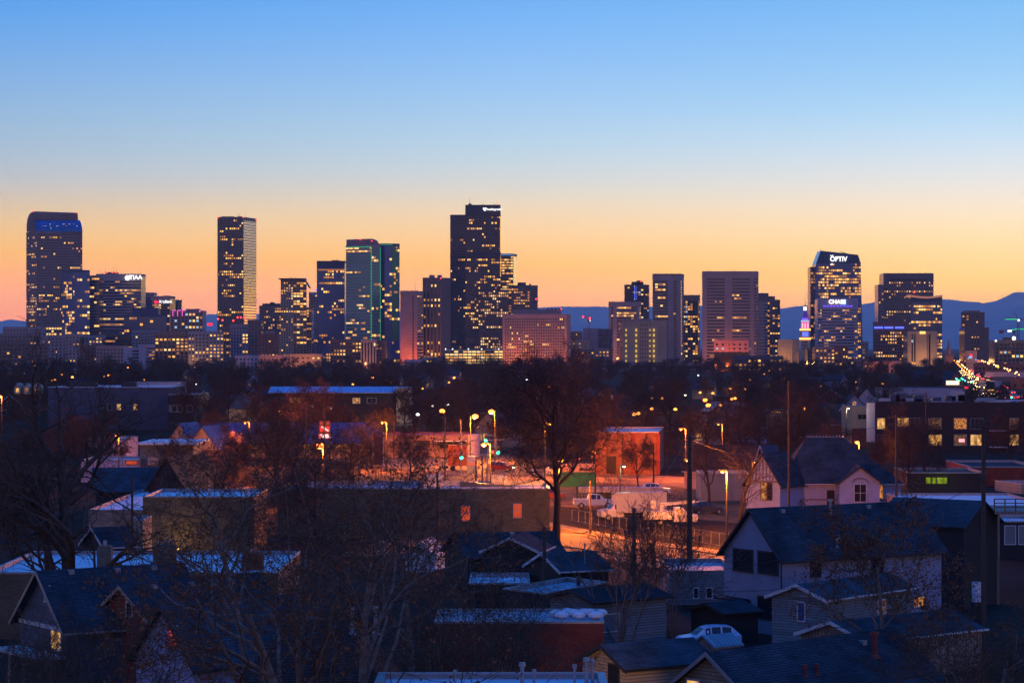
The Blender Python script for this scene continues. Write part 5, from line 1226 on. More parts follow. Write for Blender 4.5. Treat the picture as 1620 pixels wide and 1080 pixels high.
rt, fs, zt = block('flat_roofed_garage', 'blue membrane roofed garage with raised curb in the centre', 186, [796, 862, 962], 938, w_charc, w_memb2, dd=[4,0,9], cat='garage')
roofbox(rt, 915, 925, zt-.3, .3, .3, .6, w_dtrim, 'vent')
rt, fs, zt = block('flat_roofed_garage', 'bright white flat roof left of the blue membrane garage', 198, [742, 838], 922, w_charc, w_memb, depth=9, cat='garage')
h = House('house', 'dark roofed house with a steep white edged porch gable at centre', (808, 851), 214, (824, 845), 2.4, 3.9, w_charc, w_shing, trim=w_trim, over=.35, x2=6)
h = House('house', 'long dark shingled roof left of the white edged porch gable', (722, 845), 222, (850, 842), 4.0, 3.0, w_charc, w_shing, over=.4, x2=9)
h.pipe(780, 866, 1, h=2.2, r=.04, cap=False, name='antenna_pole'); h.pipe(810, 856, 1, h=.7, r=.12, name='flue')
h = House('house', 'low dark house with a blue lit ridge in front of the big leafless tree', (862, 876), 204, (935, 873), 3.2, 3.3, w_charc, w_shing2, trim=w_trim, over=.35)
h.pipe(925, 892, 1, h=1.6, r=.05, cap=True)
h = House2('cottage', 'tiny bright white gable glimpsed between the tree trunks at centre', 665, 858, 236, .15, 1, 6, 1.5, ZH(880, 236), w_memb, w_memb2, trim=w_trim, over=.25, cat='cottage')
rt, fs, zt = block('flat_roofed_garage', 'snowy flat roof and pale wall right of the bare bush', 206, [1058, 1162], 902, w_siding, w_memb2, depth=12, cat='garage')
winpx(rt, fs[0], 1098, 930, 1104, 945, gl_n, cross=0); winpx(rt, fs[0], 1118, 930, 1126, 945, gl_n, cross=0)
h = House('shed', 'small dark roofed shed left of the white gabled house door', (1120, 955), 180, (1172, 951), 2.0, 2.3, w_charc, w_shing, over=.3, trim=w_dtrim, cat='shed')
h = House('shed', 'low corrugated metal roofed shed beside the silver blue wagon', (1113, 1007), 162, (1155, 1003), 1.1, 1.95, w_board, mk('corrugated metal sheet', (.30,.32,.35), .45, metal=.5, pat=(.35,60,.05), pc=.5), over=.15, cat='shed')

# ---------------------------------------------------------------- centre: olive block, buff brick, blue parapets
rt, fs, zt = block('warehouse', 'dark olive painted block building with two glowing orange windows', 280, [440, 869.5], 772, w_olive, w_memb2, depth=15, par=.5, parm=mk('grey blue coping', (.25,.28,.33), .6), cat='warehouse')
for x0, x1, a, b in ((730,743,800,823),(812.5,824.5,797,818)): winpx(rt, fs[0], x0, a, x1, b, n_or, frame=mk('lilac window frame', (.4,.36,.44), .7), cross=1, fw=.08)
roofbox(rt, 686, 769, zt-.5, 2.3, 2, 1.3, w_memb2); roofbox(rt, 790, 768, zt-.5, 1.9, 2, 1.1, w_memb2)
mb = MB(); a, b = P(727, 772, 292), P(868, 772, 292); mb.hexa([(a.x,291.6,a.z-.5),(b.x,291.6,a.z-.5),(b.x,292,a.z-.5),(a.x,292,a.z-.5),(a.x,291.6,a.z+.9),(b.x,291.6,a.z-.1),(b.x,292,a.z-.1),(a.x,292,a.z+.9)]); mb.build('rear_parapet', w_navy, rt)
rt, fs, zt = block('warehouse', 'buff brick windowless building washed by a yellow light at its foot', 257, [226, 402], 785, w_buff, w_memb, depth=14, cat='warehouse')
roofpipe(rt, 330, 786, zt-.3, 1.2, .05); roofpipe(rt, 390, 786, zt-.3, .8, .2)
ld = bpy.data.lights.new('wall_light', 'POINT'); ld.energy = 330; ld.color = (1,.55,.12); ld.shadow_soft_size = .3
lo = bpy.data.objects.new('wall_light', ld); COL.objects.link(lo); lo.location = P(282, 862, 254)
mb = MB(); mb.ball(tuple(P(282, 868, 255)), .12, 0, 6); top_mesh('wall_lamp', mb, lamp_soft, tuple(P(282, 868, 255)), 'small yellow lamp at the foot of the buff brick wall', 'wall lamp', uv=False)
h = House('shed', 'dark roofed shed with a pale eave beside the big left tree', (150, 836), 232, (196, 834), 2.6, 3.0, w_charc, w_shing, trim=w_trim, over=.4, cat='shed')
rt, fs, zt = block('annex', 'narrow pale annex against the left end of the buff brick wall', 240, [206, 226], 822, w_sidtan, w_memb, depth=6, cat='annex')
rt, fs, zt = block('flat_roofed_building', 'low snowy flat roof left of the buff brick building', 285, [140, 228], 806, w_sidtan, w_memb, depth=40)
# left middle
rt, fs, zt = block('flat_roofed_building', 'blue grey box building with an air conditioner left of centre', 395, [221, 305], 703, w_siding, w_memb, depth=12)
mb = MB(); a, b = P(218, 701, 393), P(312, 703.5, 393); mb.box(a.x, b.x, 393, 409, b.z, a.z+.1); mb.build('roof_canopy', w_memb, rt)
p = P(243, 735, 393); mb = MB(); mb.box(p.x-.8, p.x+.8, 392, 393.4, p.z, p.z+1.3); mb.tube([(p.x,391.9,p.z+.65),(p.x,391.8,p.z+.65)], .5, 10); mb.build('air_conditioner', w_metal, rt)
rt, fs, zt = block('flat_roofed_building', 'pale brick building with a snowy edge behind the big left tree', 450, [140, 200], 694, w_stucco, w_memb, depth=14)
rt, fs, zt = block('flat_roofed_building', 'long low shop with a lilac wall behind the big left tree', 392, [128, 219], 727, w_stucco, w_memb, depth=12)
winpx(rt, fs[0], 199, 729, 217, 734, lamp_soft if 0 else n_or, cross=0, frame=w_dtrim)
h = House('house', 'big plain grey roof behind the big left tree', (150, 741), 330, (256, 740), 6, 2.6, w_charc, w_shing2, over=.4)
h = House2('house', 'dark timbered gable house, left one of the steep pair', 265, 724, 318, .45, .9, 9, 3.0, 3.4, w_shbr, w_shing, trim=w_dtrim, over=.4)
h = House2('house', 'dark timbered gable house, right one of the steep pair', 319, 715, 326, .35, .93, 9, 3.6, 3.2, w_charc, w_shbr, trim=w_tantrim, over=.4)
h = House('market_hall', 'long hall with a cobalt blue metal roof and orange lit eaves', (286, 670), 480, (600, 669), 5.2, 3.0, w_sidtan, w_metblue, over=.4, trim=None, cat='hall')
f = h.right
for k in range(14): window(h.rt, f, 6+k*2.0, 7.5+k*2.0, 1.9, 2.7, n_amb, frame=w_dtrim, cross=0)  # lamp light on the fascia, put in as a row of glowing panes
h2 = House2('shop', 'tan stucco gable with a blue metal roof in front of the cobalt roofed hall', 320, 675, 462, .25, 1, 9, 3.2, 2.6, w_tan, w_metblue, over=.3, trim=None, cat='shop')
h2 = House2('shop', 'tan stucco gable at the left end of the cobalt roofed hall', 284, 670, 470, .25, 1, 9, 3.0, 2.6, w_tan, w_metblue, over=.3, trim=None, cat='shop')
for k, (x, y, s_) in enumerate(((420,642,2.6),(455,650,2.0),(481,648,2.9))):
    House2('cottage', ('leftmost', 'middle', 'rightmost')[k]+' of three small orange lit brick gables', x, y, 500, .1, 1, 8, s_, ZH(674, 500), w_obrick, w_shbr, over=.3, trim=w_tantrim, cat='cottage')
lamp('street lamp lighting the three small brick gables', 446, 478, 9, arm=.5, power=3500, color=SO, size=.12)
rt, fs, zt = block('apartment_building', 'long blue grey apartment block with a bright roof edge behind the left tree', 637, [76, 268], 612, mk('slate blue render', (.065,.08,.125), .9, vs=.3), w_memb, depth=30, cat='apartment building', parm=w_memb)
for x0, x1, m in ((160,163,gl_n),(185,191,n_yel),(211,217,n_yel),(170,177,gl_n)): winpx(rt, fs[0], x0, 639, x1, 648, m, cross=0)
for x in (118,142,205): roofbox(rt, x, 611.5, zt-.3, 4, 3, 1.2, w_dtrim)
rt, fs, zt = block('apartment_building', 'darker grey end block of the long apartment building', 630, [266, 307], 624, w_charc, w_memb, depth=30, cat='apartment building')
for x0, x1 in ((261,267),(272,279),(280,286),(296,302)): winpx(rt, fs[0], max(x0, 268), 641, x1+2, 651, gl_n, cross=0)
rt, fs, zt = block('flat_roofed_building', 'pale lilac upper storey behind the long apartment block', 690, [205, 280], 605, w_stucco, w_memb, depth=20)
h = House('apartment_building', 'long dark apartment block with a bright blue metal roof and two lit windows', (432, 612), 716, (648, 612), 8, ZH(621, 708), w_charc, mk('pale blue metal roof', (.26,.42,.66), .5, pat=(.5,60,.04), pc=.8), over=.6, trim=w_trim, cat='apartment building')
for x0, x1, m in ((437,448,gl_n),(459.5,476,n_warm),(480,493,gl_n),(509,517,gl_n),(519,527,gl_n),(558,569.5,n_warm),(581,595,gl_n)): winpx(h.rt, h.right, x0, 629.5, x1, 637.5, m, mull=2, cross=0)
rt, fs, zt = block('stone_end_house', 'pale stone end wall lit from the side right of the blue metal roof', 700, [627, 640, 652], 613, w_cream, w_memb, dd=[2,0,3])
ld = bpy.data.lights.new('yard_light', 'POINT'); ld.energy = 2600; ld.color = (1,.75,.45); lo = bpy.data.objects.new('yard_light', ld); COL.objects.link(lo); lo.location = P(640, 648, 690)
h = House('house', 'dark roofed house with three white dormers above the far left lamp', (28, 606), 760, (62, 606), 4, ZH(618, 756), w_brick, w_shing, trim=w_trim, over=.4)
for x in (28.5, 43, 58):
    a = P(x, 623, 750); mb = MB(); w_ = .95; z0, z1, z2 = a.z, a.z+2.2, a.z+3.4
    mb.v = [(a.x-w_,749,z0),(a.x+w_,749,z0),(a.x+w_,749,z1),(a.x,749,z2),(a.x-w_,749,z1),(a.x-w_,756,z0),(a.x+w_,756,z0),(a.x+w_,756,z1),(a.x,756,z2),(a.x-w_,756,z1)]
    mb.f = [(0,1,2,3,4),(9,8,7,6,5),(1,6,7,2),(2,7,8,3),(3,8,9,4),(4,9,5,0)]; mb.m = [0]*6; d = mb.build('dormer', w_cream, h.rt)
    mb = MB(); mb.box(a.x-.4, a.x+.4, 748.8, 749.1, z0+.5, z0+1.8); mb.build('window', n_amb if x > 30 else n_yel, d)

# ---------------------------------------------------------------- main street buildings
rt, fs, zt = block('shop', 'low pink walled shop with a rounded corner and red roof band', 480, [600, 740], 687, mk('faded pink shop render', (.24,.14,.13), .9, vs=.4, var=.35), w_memb2, depth=14, cat='shop', parm=mk('red roof band', (.22,.04,.04), .6))
D = 480; c = XY(740, D); mb = MB(); R_ = 5; pts = [(c.x, c.y)]
arc = [(c.x, D)]+[(c.x+2.3*math.sin(a)*1.0, D+R_-R_*math.cos(a)) for a in [k*math.pi/14 for k in range(1, 8)]]+[(c.x, D+R_)]
mb = MB(); mb.prism(arc, 0, ZH(687, D)-.02); mb.build('rounded_corner', w_lilac, rt)
for z in (2.6, 3.2): mb = MB(); f = fs[0]; f.box(mb, f.L*.62, f.L+.2, 0, 1.6, z, z+.16); mb.build('canopy', w_dtrim if z < 3 else w_trim, rt)
for x0, x1 in ((697,706),(708,716),(717,724)): winpx(rt, fs[0], x0, 699, x1, 708, gl_n, frame=w_dtrim, cross=0)
winpx(rt, fs[0], 661, 697, 680, 706, w_brick if 0 else w_dark, frame=w_rbrick, cross=0)
rt, fs, zt = block('warehouse', 'red lit brick warehouse with a pale lilac flat roof', 415, [943, 1042, 1049.5], 683, w_obrick, w_memb, dd=[0,0,26], cat='warehouse')
f = fs[0]
for x in (943.5, 1002, 1041): a0 = f.ray(x, 700)[0]; mb = MB(); f.box(mb, max(a0-.3, -.1), a0+.3, -.05, .2, 0, zt-.3); mb.build('pilaster', w_rbrick, rt)
winpx(fs[0] and rt, fs[0], 960, 722, 974, 748, w_dark, frame=w_dtrim, cross=0, name='door'); winpx(rt, fs[0], 1016, 704, 1032, 712, gl_n, frame=w_dtrim, cross=0, mull=3)
mb = MB(); a0 = fs[0].ray(985, 700)[0]; p = fs[0].pt(a0, 0, .12); mb.tube([(p.x, p.y, .1), (p.x, p.y, zt-.4)], .07, 6); mb.build('downpipe', w_dtrim, rt)
sgn = root('roadside_sign', (XY(513, 360).x, 360, 0), 'tall red illuminated roadside sign with a white diagonal stroke and pink lower panel', 'sign')
def panel(rt, x0, x1, y0, y1, D, m, nm, t=.3): a, b = P(x0, y1, D), P(x1, y0, D); mb = MB(); mb.box(a.x, b.x, D, D+t, a.z, b.z); return mb.build(nm, m, rt)
p0 = XY(513, 360); mb = MB(); mb.box(p0.x-.9, p0.x-.7, 360.1, 360.3, 0, ZH(666, 360)); mb.box(p0.x+.7, p0.x+.9, 360.1, 360.3, 0, ZH(666, 360)); mb.build('post', w_dtrim, sgn)
panel(sgn, 504.5, 522, 665, 687, 360, mk('dark red sign panel', (.16,.015,.02), .5), 'sign_panel'); panel(sgn, 505.8, 521.2, 674.2, 682.2, 359.9, em('red lightbox', (1,.01,.02), 1.0), 'lightbox', .1)
a, b = P(508.5, 674.5, 359.85), P(520, 681.5, 359.85); mb = MB(); mb.tube([a, b], .13, 4); mb.build('stroke', em('white stroke light', (1,.8,.75), .9), sgn)
panel(sgn, 504.3, 522.2, 686.4, 693.5, 359.8, em('pink lightbox', (1,.06,.10), 1.1), 'reader_panel')
p = P(507.3, 690.2, 359.7); text("Larry's", .42, e_white, (p.x, 359.6, p.z), 0, sgn, 'lettering', .01, 1.0)
p = P(507.6, 693.2, 359.7); text("We Sell", .38, e_white, (p.x, 359.6, p.z), 0, sgn, 'lettering', .01, 1.0)
for x in (508.5, 518): c = P(x, 669.3, 359.85); mb = MB(); mb.tube([(c.x, 359.95, c.z), (c.x, 359.8, c.z)], .28, 10); mb.build('roundel', mk('dull pink sign dot', (.35,.12,.12), .5), sgn)
sgn = root('pylon_sign', (XY(598, 400).x, 400, 0), 'dark purple lit pylon sign behind the seed laden tree', 'sign')
panel(sgn, 591.5, 605.5, 684, 735, 400, mk('dark maroon sign panel', (.09,.02,.035), .5), 'sign_panel'); panel(sgn, 593, 604, 686, 690, 399.9, mk('purple lit sign strip', (.18,.05,.12), .5), 'name_strip', .1)  # purple light on the pylon is put into panel and strip colours
panel(sgn, 605.5, 606.6, 684, 745, 399.9, w_lilac, 'edge', .4)
sgn = root('notice_sign', (XY(745, 362).x, 362, 0), 'small grey notice board on a post beside the crossing', 'sign')
panel(sgn, 739, 751.5, 731, 736.5, 362, mk('pale orange notice strip', (.5,.28,.16), .6), 'top_strip'); panel(sgn, 738.5, 751.8, 736.8, 750, 362, mk('grey notice board', (.22,.26,.28), .6), 'board')
mb = MB(); a = XY(753, 362); mb.tube([(a.x, 362.2, 0), (a.x, 362.2, ZH(728, 362))], .14, 6); mb.build('post', w_dtrim, sgn)
mb = MB()
for k in range(5): a, b = P(740.2, 738.6+k*2.2, 361.9), P(750.4, 739.4+k*2.2, 361.9); mb.box(a.x, b.x-(k % 3)*.15, 361.88, 361.95, b.z, a.z)
mb.build('print_lines', mk('faded notice print', (.4,.42,.42), .7), sgn)
sgn = root('billboard', (XY(913, 335).x, 335, 0), 'billboard with a scribbled pink upper half and a green lower half', 'billboard')
panel(sgn, 884, 941, 746.5, 769.5, 335, mk('green board paint', (.01,.14,.06), .6), 'green_board'); panel(sgn, 884, 941, 733, 746.3, 335, mk('pale pink board paper', (.55,.30,.22), .8), 'paper_board')
mb = MB(); rr = random.Random(3)
for k in range(30):
    x = 917+k*.78; a = P(x, 744.5-rr.random()*1.5, 334.95); b = P(x+rr.uniform(-1, 1.4), 738+rr.random()*4, 334.95); mb.tube([a, b], .035, 3)
mb.build('scribble', w_dtrim, sgn)
mb = MB()
for x in (885, 913, 941.6): a = XY(x, 335.4); mb.box(a.x-.12, a.x+.12, 335.3, 335.5, 0, ZH(733, 335))
mb.build('post', mk('dark green steel', (.01,.05,.03), .6), sgn)['kind'] = 'stuff'
h = House2('house', 'house with an orange lit gable end turned toward the street lamp', 1199, 706, 372, -.86, .5, 11, 3.2, 2.9, mk('pale peach stucco', (.55,.34,.26), .9, vs=.8), w_shbr, over=.3, trim=w_trim)
winpx(h.rt, h.front, 1198, 713, 1202, 724, gl_n, cross=0, frame=w_dtrim)
h = House('house', 'grey roofed house beyond the orange lit gable house', (1196, 705), 392, (1226, 705), 4.5, 3.2, w_stucco, w_shing2, over=.4)
lamp('short lamp throwing orange light on the peach gable end', 1190, 352, 5.0, arm=.3, side=1, power=700, color=(1,.20,.03), size=.08)
rt, fs, zt = block('flat_roofed_building', 'pale grey taller box behind the bare trees right of centre', 560, [1152, 1190], 671, w_stucco, w_dark, depth=12)
winpx(rt, fs[0], 1179, 672, 1184, 677, gl_n, cross=0, frame=w_dtrim); mb = MB(); a, b = P(1150, 671, 562), P(1190.5, 658, 562); mb.box(a.x, b.x, 562, 570, a.z, b.z); mb.build('dark_attic', w_charc, rt)
rt, fs, zt = block('flat_roofed_building', 'lower pale grey box joined to the taller one right of centre', 550, [1189, 1213], 677, w_stucco, w_dark, depth=10)
rt, fs, zt = block('flat_roofed_building', 'grey blue rendered wall below the peach gable house', 345, [1108, 1186], 748, w_stucco if 0 else mk('blue grey render', (.16,.18,.22), .9, vs=.3), w_memb2, depth=8)
h = House('house', 'teal grey roofed house deep in the trees right of centre', (1128, 636), 800, (1182, 637), 6, ZH(650, 790), w_charc, mk('teal grey metal roof', (.10,.17,.22), .6), over=.4)
h = House('house', 'long dark roof right behind the orange glowing tree', (1130, 626), 900, (1190, 626), 7, 3.5, w_charc, w_shing, over=.4)
rt, fs, zt = block('shop', 'low shop with a strip of orange light under its roof', 610, [1218, 1298], 649, w_sidtan, w_dark, depth=12, cat='shop')
for k in range(12): winpx(rt, fs[0], 1220.5+k*3.8, 650.6, 1223.4+k*3.8, 652.6, e_w[1], cross=0, frame=w_dtrim)
for k in range(5): winpx(rt, fs[0], 1281+k*3.2, 650.6, 1283.6+k*3.2, 656, e_w[1], cross=0, frame=w_dtrim)
lamp('amber lamp in front of the shop with the orange light strip', 1275, 590, 6.8, arm=.4, power=1300, color=(1,.45,.08), size=.34, mat=lamp_so)
lamp('amber lamp above the lavender house ridge', 1300, 560, 3.4, arm=.4, power=500, color=(1,.4,.08), size=.26, mat=lamp_so)
lamp('white wall lamp beside the tan block left of the black apartments', 1339, 512, 8.8, arm=.4, side=1, power=900, color=(1,.85,.6), size=.22, mat=lamp_wh)
rt, fs, zt = block('flat_roofed_building', 'tan block with brick ground floor left of the black apartments', 524, [1331, 1348, 1373], 642, w_tan, w_memb2, dd=[4,0,2])
winpx(rt, fs[1], 1358, 656, 1363, 662, gl_n, cross=0, frame=w_dtrim); winpx(rt, fs[1], 1365, 656, 1370, 662, gl_n, cross=0, frame=w_dtrim)
mb = MB(); fs[1].box(mb, -.05, fs[1].L+.02, .0, .12, 0, 4.3); mb.build('brick_base', w_rbrick, rt)
# black apartment block
rt, fs, zt = block('apartment_building', 'black brick apartment block with two rows of big lit windows at right', 504, [1371.5, 1384.5, 1650], 637, w_charc, w_memb2, dd=[5,0,0], cat='apartment building', parm=w_dtrim)
mb = MB(); fs[0].box(mb, 0, fs[0].L, .0, .1, 2, zt-.1); mb.build('pale_end_panel', w_lilac, rt)
f = fs[1]; fr = mk('grey window frame', (.22,.22,.25), .6)
for x0, x1, y0, y1, m, mu in ((1388,1400,661.5,678,n_yel,2),(1419.5,1437,661,674,n_warm,1),(1440,1454,661.5,675,gl_n,2),(1469,1489,661.5,678,n_dim,1),(1509.5,1529,661.5,678,n_amb,1),(1536,1555,662,678,gl_n,3),(1597.5,1611,661.5,678,n_dim,3),(1625,1640,661.5,678,n_warm,2),
        (1440,1454,688,703,gl_n,2),(1469.5,1489.5,687.5,704,n_warm,1),(1509.5,1529,687.5,704,n_dim,1),(1535.5,1555.5,687.5,704,n_yel,2),(1597,1611.5,687.5,704,n_yel,2),(1420,1436,688,703,gl_n,2),(1388,1400,688,703,gl_n,2)):
    winpx(rt, f, x0, y0, x1, y1, m, frame=fr, mull=mu, cross=0, fw=.1)
panel(rt, 1517, 1526, 694, 699, 503.8, em('pink glowing screen', (1,.35,.42), 1.6), 'screen', .1)
for y in (661, 687):
    winpx(rt, f, 1567.5, y, 1593.5, y+18, w_dark, frame=w_dtrim, cross=0, name='balcony_shade_pane')  # shade of the balcony opening painted as a flat black pane
    a, b = P(1567, y+20.8, 502.6), P(1594, y+20, 502.6); mb = MB(); mb.box(a.x, b.x, 502.6, 504, a.z, b.z+.05); mb.build('balcony_slab', w_memb, rt)
for x in (1342,): pass
for x, w_, h_ in ((1400,2.6,.5),(1415,2,1.4),(1424,2.2,1.6),(1452,2,1.2),(1481,2,.8),(1503,2.2,1.1),(1515,2.8,2.1),(1520,1.6,1.4),(1440,5,.5),(1560,4,.6)): roofbox(rt, x, 634.2, zt-.35, w_, 2, h_, w_navy if w_ < 2.4 else w_memb2)
rt, fs, zt = block('warehouse', 'white windowless warehouse with a dark roof edge behind the black apartments', 770, [1407, 1524.5], 613.5, w_lilac, w_memb2, depth=30, cat='warehouse', parm=w_dtrim)
s1 = root('shop_sign', (XY(1507, 800).x, 800, 0), 'lit cream and blue shop sign above the white warehouse', 'sign'); panel(s1, 1497, 1517.5, 602, 608.6, 800, em('cream sign light', (1,.85,.5), 1.5), 'sign_box'); panel(s1, 1500, 1515, 604, 607, 799.8, em('pale blue sign light', (.6,.75,1), 1.5), 'blue_writing', .1)
mb = MB(); a = XY(1507, 801); mb.tube([(a.x, 801, 0), (a.x, 801, ZH(606, 801))], .3, 6); mb.build('post', w_dtrim, s1)
h = House('church', 'long dark church roof with a cross gable in front of the ribbed tower', (1432, 586), 1350, (1512, 587), 7, 2, w_brick, w_shing, over=.6, cat='church')
h2 = House2('chapel', 'small brick cross gable with a lit attic opening on the dark church', 1473, 589, 1335, 0, 1, 8, 5, 1.5, w_choc, w_shing, over=.5, trim=w_tantrim, cat='chapel')
D = 2000; rt = root('church_tower', (XY(1502, D).x, D, 0), 'gothic stone church tower with a needle spire against the mountains', 'church tower'); c = XY(1502, D)
mb = MB(); mb.box(c.x-3.4, c.x+3.4, D, D+7, 0, ZH(562, D)); mb.build('tower', w_choc, rt)
mb = MB(); mb.tube([(c.x, D+3.5, ZH(562, D)), (c.x, D+3.5, ZH(537, D))], [2.6, .1], 8); mb.build('spire', w_brown, rt)
for dx in (-3.2, 3.2):
    mb = MB(); mb.tube([(c.x+dx, D+.3, ZH(563, D)), (c.x+dx, D+.3, ZH(556, D))], [.8, .05], 6); mb.build('pinnacle', w_brown, rt)
# right edge flat roofs
rt, fs, zt = block('flat_roofed_building', 'wide snowy flat roof at the right behind the barn', 290, [1452, 1660], 799, w_board, w_memb, depth=24, par=.25)
rt, fs, zt = block('flat_roofed_building', 'raised white box building on the snowy roofs at the right edge', 318, [1574, 1616, 1660], 765, w_siding, w_memb, dd=[8,0,0], z0=2.6)
rt, fs, zt = block('shop', 'dark shop with a lime green lit awning at right', 352, [1438, 1560], 747, w_charc, w_charc, depth=14, cat='shop')
for x0, x1 in ((1465,1472),(1474,1480),(1482,1498)): winpx(rt, fs[0], x0, 755, x1, 764.5, n_lime, cross=0, frame=w_dtrim)
ld = bpy.data.lights.new('awning_light', 'POINT'); ld.energy = 30; ld.color = (.6,1,.05); lo = bpy.data.objects.new('awning_light', ld); COL.objects.link(lo); lo.location = P(1492, 757, 350)
rt, fs, zt = block('flat_roofed_building', 'long plain dark roof above the snowy roofs at right', 380, [1536, 1650], 738, w_rbrick, w_shing, depth=22)
h = House2('barn', 'dark timber barn with its gable turned right beside the tall pole', 1553, 794, 205, -.8, .6, 8, 3.4, ZH(828, 205), w_charc, w_shing2, over=.35, cat='barn')
rt = root('roof_deck', tuple(G(1600, 815, 4)), 'weathered timber deck with an orange lit railing at the right edge', 'deck')
mb = MB(); a, b = XY(1566, 208), XY(1650, 208); z = ZH(806, 208); mb.box(a.x, b.x, 206, 214, z-.25, z); mb.build('platform', w_board, rt)
mb = MB()
for k in range(7): x = a.x+k*.9; mb.box(x-.05, x+.05, 206, 206.1, z, z+1.05)
for k in range(3): mb.box(a.x, a.x+5.5, 206.1, 206.16, z+.3+k*.35, z+.38+k*.35)
mb.build('railing', mk('orange lit timber post', (.16,.09,.05), .9), rt)
mb = MB()
for x in (a.x+.3, a.x+2.8): mb.box(x, x+.2, 206.3, 206.5, 0, z-.25)
mb.build('post', w_board, rt)['kind'] = 'stuff'
rt, fs, zt = block('garage', 'grey clad garage with pale doors at the right edge', 250, [1578, 1650], 824, w_charc, w_memb, depth=9, cat='garage')
for x in (1590, 1612): winpx(rt, fs[0], x, 832, x+16, 860, mk('pale garage door', (.36,.38,.42), .6), cross=0, name='garage_door')
q = G(1545, 955, 0); q = XY(1546, 186); mb = MB(); mb.tube([(q.x, q.y, 2.4), (q.x, q.y, 3.9)], .42, 14)
rt = root('water_tank', (q.x, q.y, 0), 'pale upright cylinder tank standing left of the tall wooden pole', 'tank'); mb.build('tank', w_memb, rt)
mb = MB(); mb.box(q.x-.4, q.x+.4, q.y-.4, q.y+.4, 0, 2.4); mb.build('stand', w_charc, rt)
# chain link fence along the lot
rt = root('chain_fence', tuple(G(1000, 835)), 'thin wire fence posts along the dirt lot by the side street', 'fence'); a, b = G(905, 824), G(1165, 868); mb = MB(); n = 22
for k in range(n+1): p = a.lerp(b, k/n); mb.tube([p, p+V((0,0,1.5))], .025, 5)
for z in (.1, 1.45): mb.tube([a+V((0,0,z)), b+V((0,0,z))], .012, 4)
mb.build('posts_and_rail', w_metal, rt)['kind'] = 'stuff'
# dark hedge row closing the far side of the lot
# ---------------------------------------------------------------- vehicles
def veh(label, loc, ang, st, paint, glass_side, ws, L_, wheels, name='parked_car', cat='car', group=None, lights=True, hl=None, tl=None):
    rt = root(name, (0, 0, 0), label, cat, group)
    mb = MB(); S = []
    for x, w, zb, zm, zt, wt in st: S.append([V((x,-w,zb)), V((x,-w,zm)), V((x,-wt,zt)), V((x,wt,zt)), V((x,w,zm)), V((x,w,zb))])
    base = 0
    for s in S: mb.v += [tuple(p) for p in s]
    for i in range(len(S)-1):
        for k in range(6): a = i*6+k; b = i*6+(k+1) % 6; mb.f.append((a, b, b+6, a+6)); mb.m.append(0)
    mb.f.append(tuple(range(6))[::-1]); mb.f.append(tuple(range((len(S)-1)*6, len(S)*6))); mb.m += [0, 0]
    mb.build('body', paint, rt, smooth=False)
    for i, j in glass_side:
        for sd in (0, 1):
            k1, k2 = (1, 2) if sd == 0 else (4, 3)
            a, b, c, d = S[i][k1], S[j][k1], S[j][k2], S[i][k2]; ce = (a+b+c+d)/4; n = (b-a).cross(d-a).normalized(); n = n if n.y*(-1 if sd == 0 else 1) > 0 else -n
            q = [ce+(p-ce)*.84+n*.012 for p in (a, b, c, d)]; m2 = MB(); m2.hexa(q+[p-n*.02 for p in q]); m2.build('side_window', gl_n, rt, uv=False)
    for i, j in ws:
        a, b, c, d = S[i][2], S[i][3], S[j][3], S[j][2]; ce = (a+b+c+d)/4; n = (b-a).cross(d-a).normalized(); n = n if n.z > 0 else -n
        q = [ce+(p-ce)*.86+n*.012 for p in (a, b, c, d)]; m2 = MB(); m2.hexa(q+[p-n*.02 for p in q]); m2.build('windscreen', gl_n, rt, uv=False)
    for x, r_ in wheels:
        for sy in (-1, 1):
            w = st[2][1]; m2 = MB(); m2.tube([(x, sy*(w-.24), r_), (x, sy*(w+.03), r_)], r_, 14); wh = m2.build('wheel', w_rubber, rt, uv=False)
            m2 = MB(); m2.tube([(x, sy*(w+.02), r_), (x, sy*(w+.05), r_)], r_*.58, 10); m2.build('rim', w_metal, wh, uv=False)
    if lights:
        for sy in (-1, 1):
            w = st[0][1]*.78; z = st[0][3]; m2 = MB(); m2.box(st[0][0]-.05, st[0][0]+.04, sy*w-.16, sy*w+.16, z-.16, z+.0); m2.build('headlight', hl or w_metal, rt, uv=False)
            w = st[-1][1]*.86; m2 = MB(); m2.box(st[-1][0]-.04, st[-1][0]+.05, sy*w-.12, sy*w+.12, st[-1][3]-.25, st[-1][3]+.0); m2.build('tail_light', tl or w_rbrick, rt, uv=False)
    rt.location = loc; ORG[rt] = V((0, 0, 0)); rt.rotation_euler = (0, 0, ang)
    return rt
SUV = [(0,.72,.38,.72,.80,.60),(.22,.88,.30,.84,.92,.74),(1.15,.92,.30,.96,1.04,.80),(1.85,.92,.30,1.0,1.56,.66),(2.3,.92,.30,1.02,1.68,.66),(3.1,.92,.30,1.03,1.70,.66),(3.9,.92,.32,1.05,1.64,.64),(4.4,.90,.36,1.02,1.20,.70),(4.6,.86,.42,.95,1.0,.78)]
PICK = [(0,.85,.5,.95,1.02,.75),(.2,.95,.45,1.05,1.12,.85),(1.3,.97,.45,1.15,1.22,.88),(1.95,.97,.45,1.18,1.82,.72),(2.5,.97,.45,1.2,1.92,.72),(3.5,.97,.45,1.2,1.90,.72),(3.75,.97,.45,1.2,1.26,.9),(3.8,.97,.45,1.2,1.25,.95),(5.6,.97,.5,1.2,1.25,.95)]
q = G(1118, 1024); 
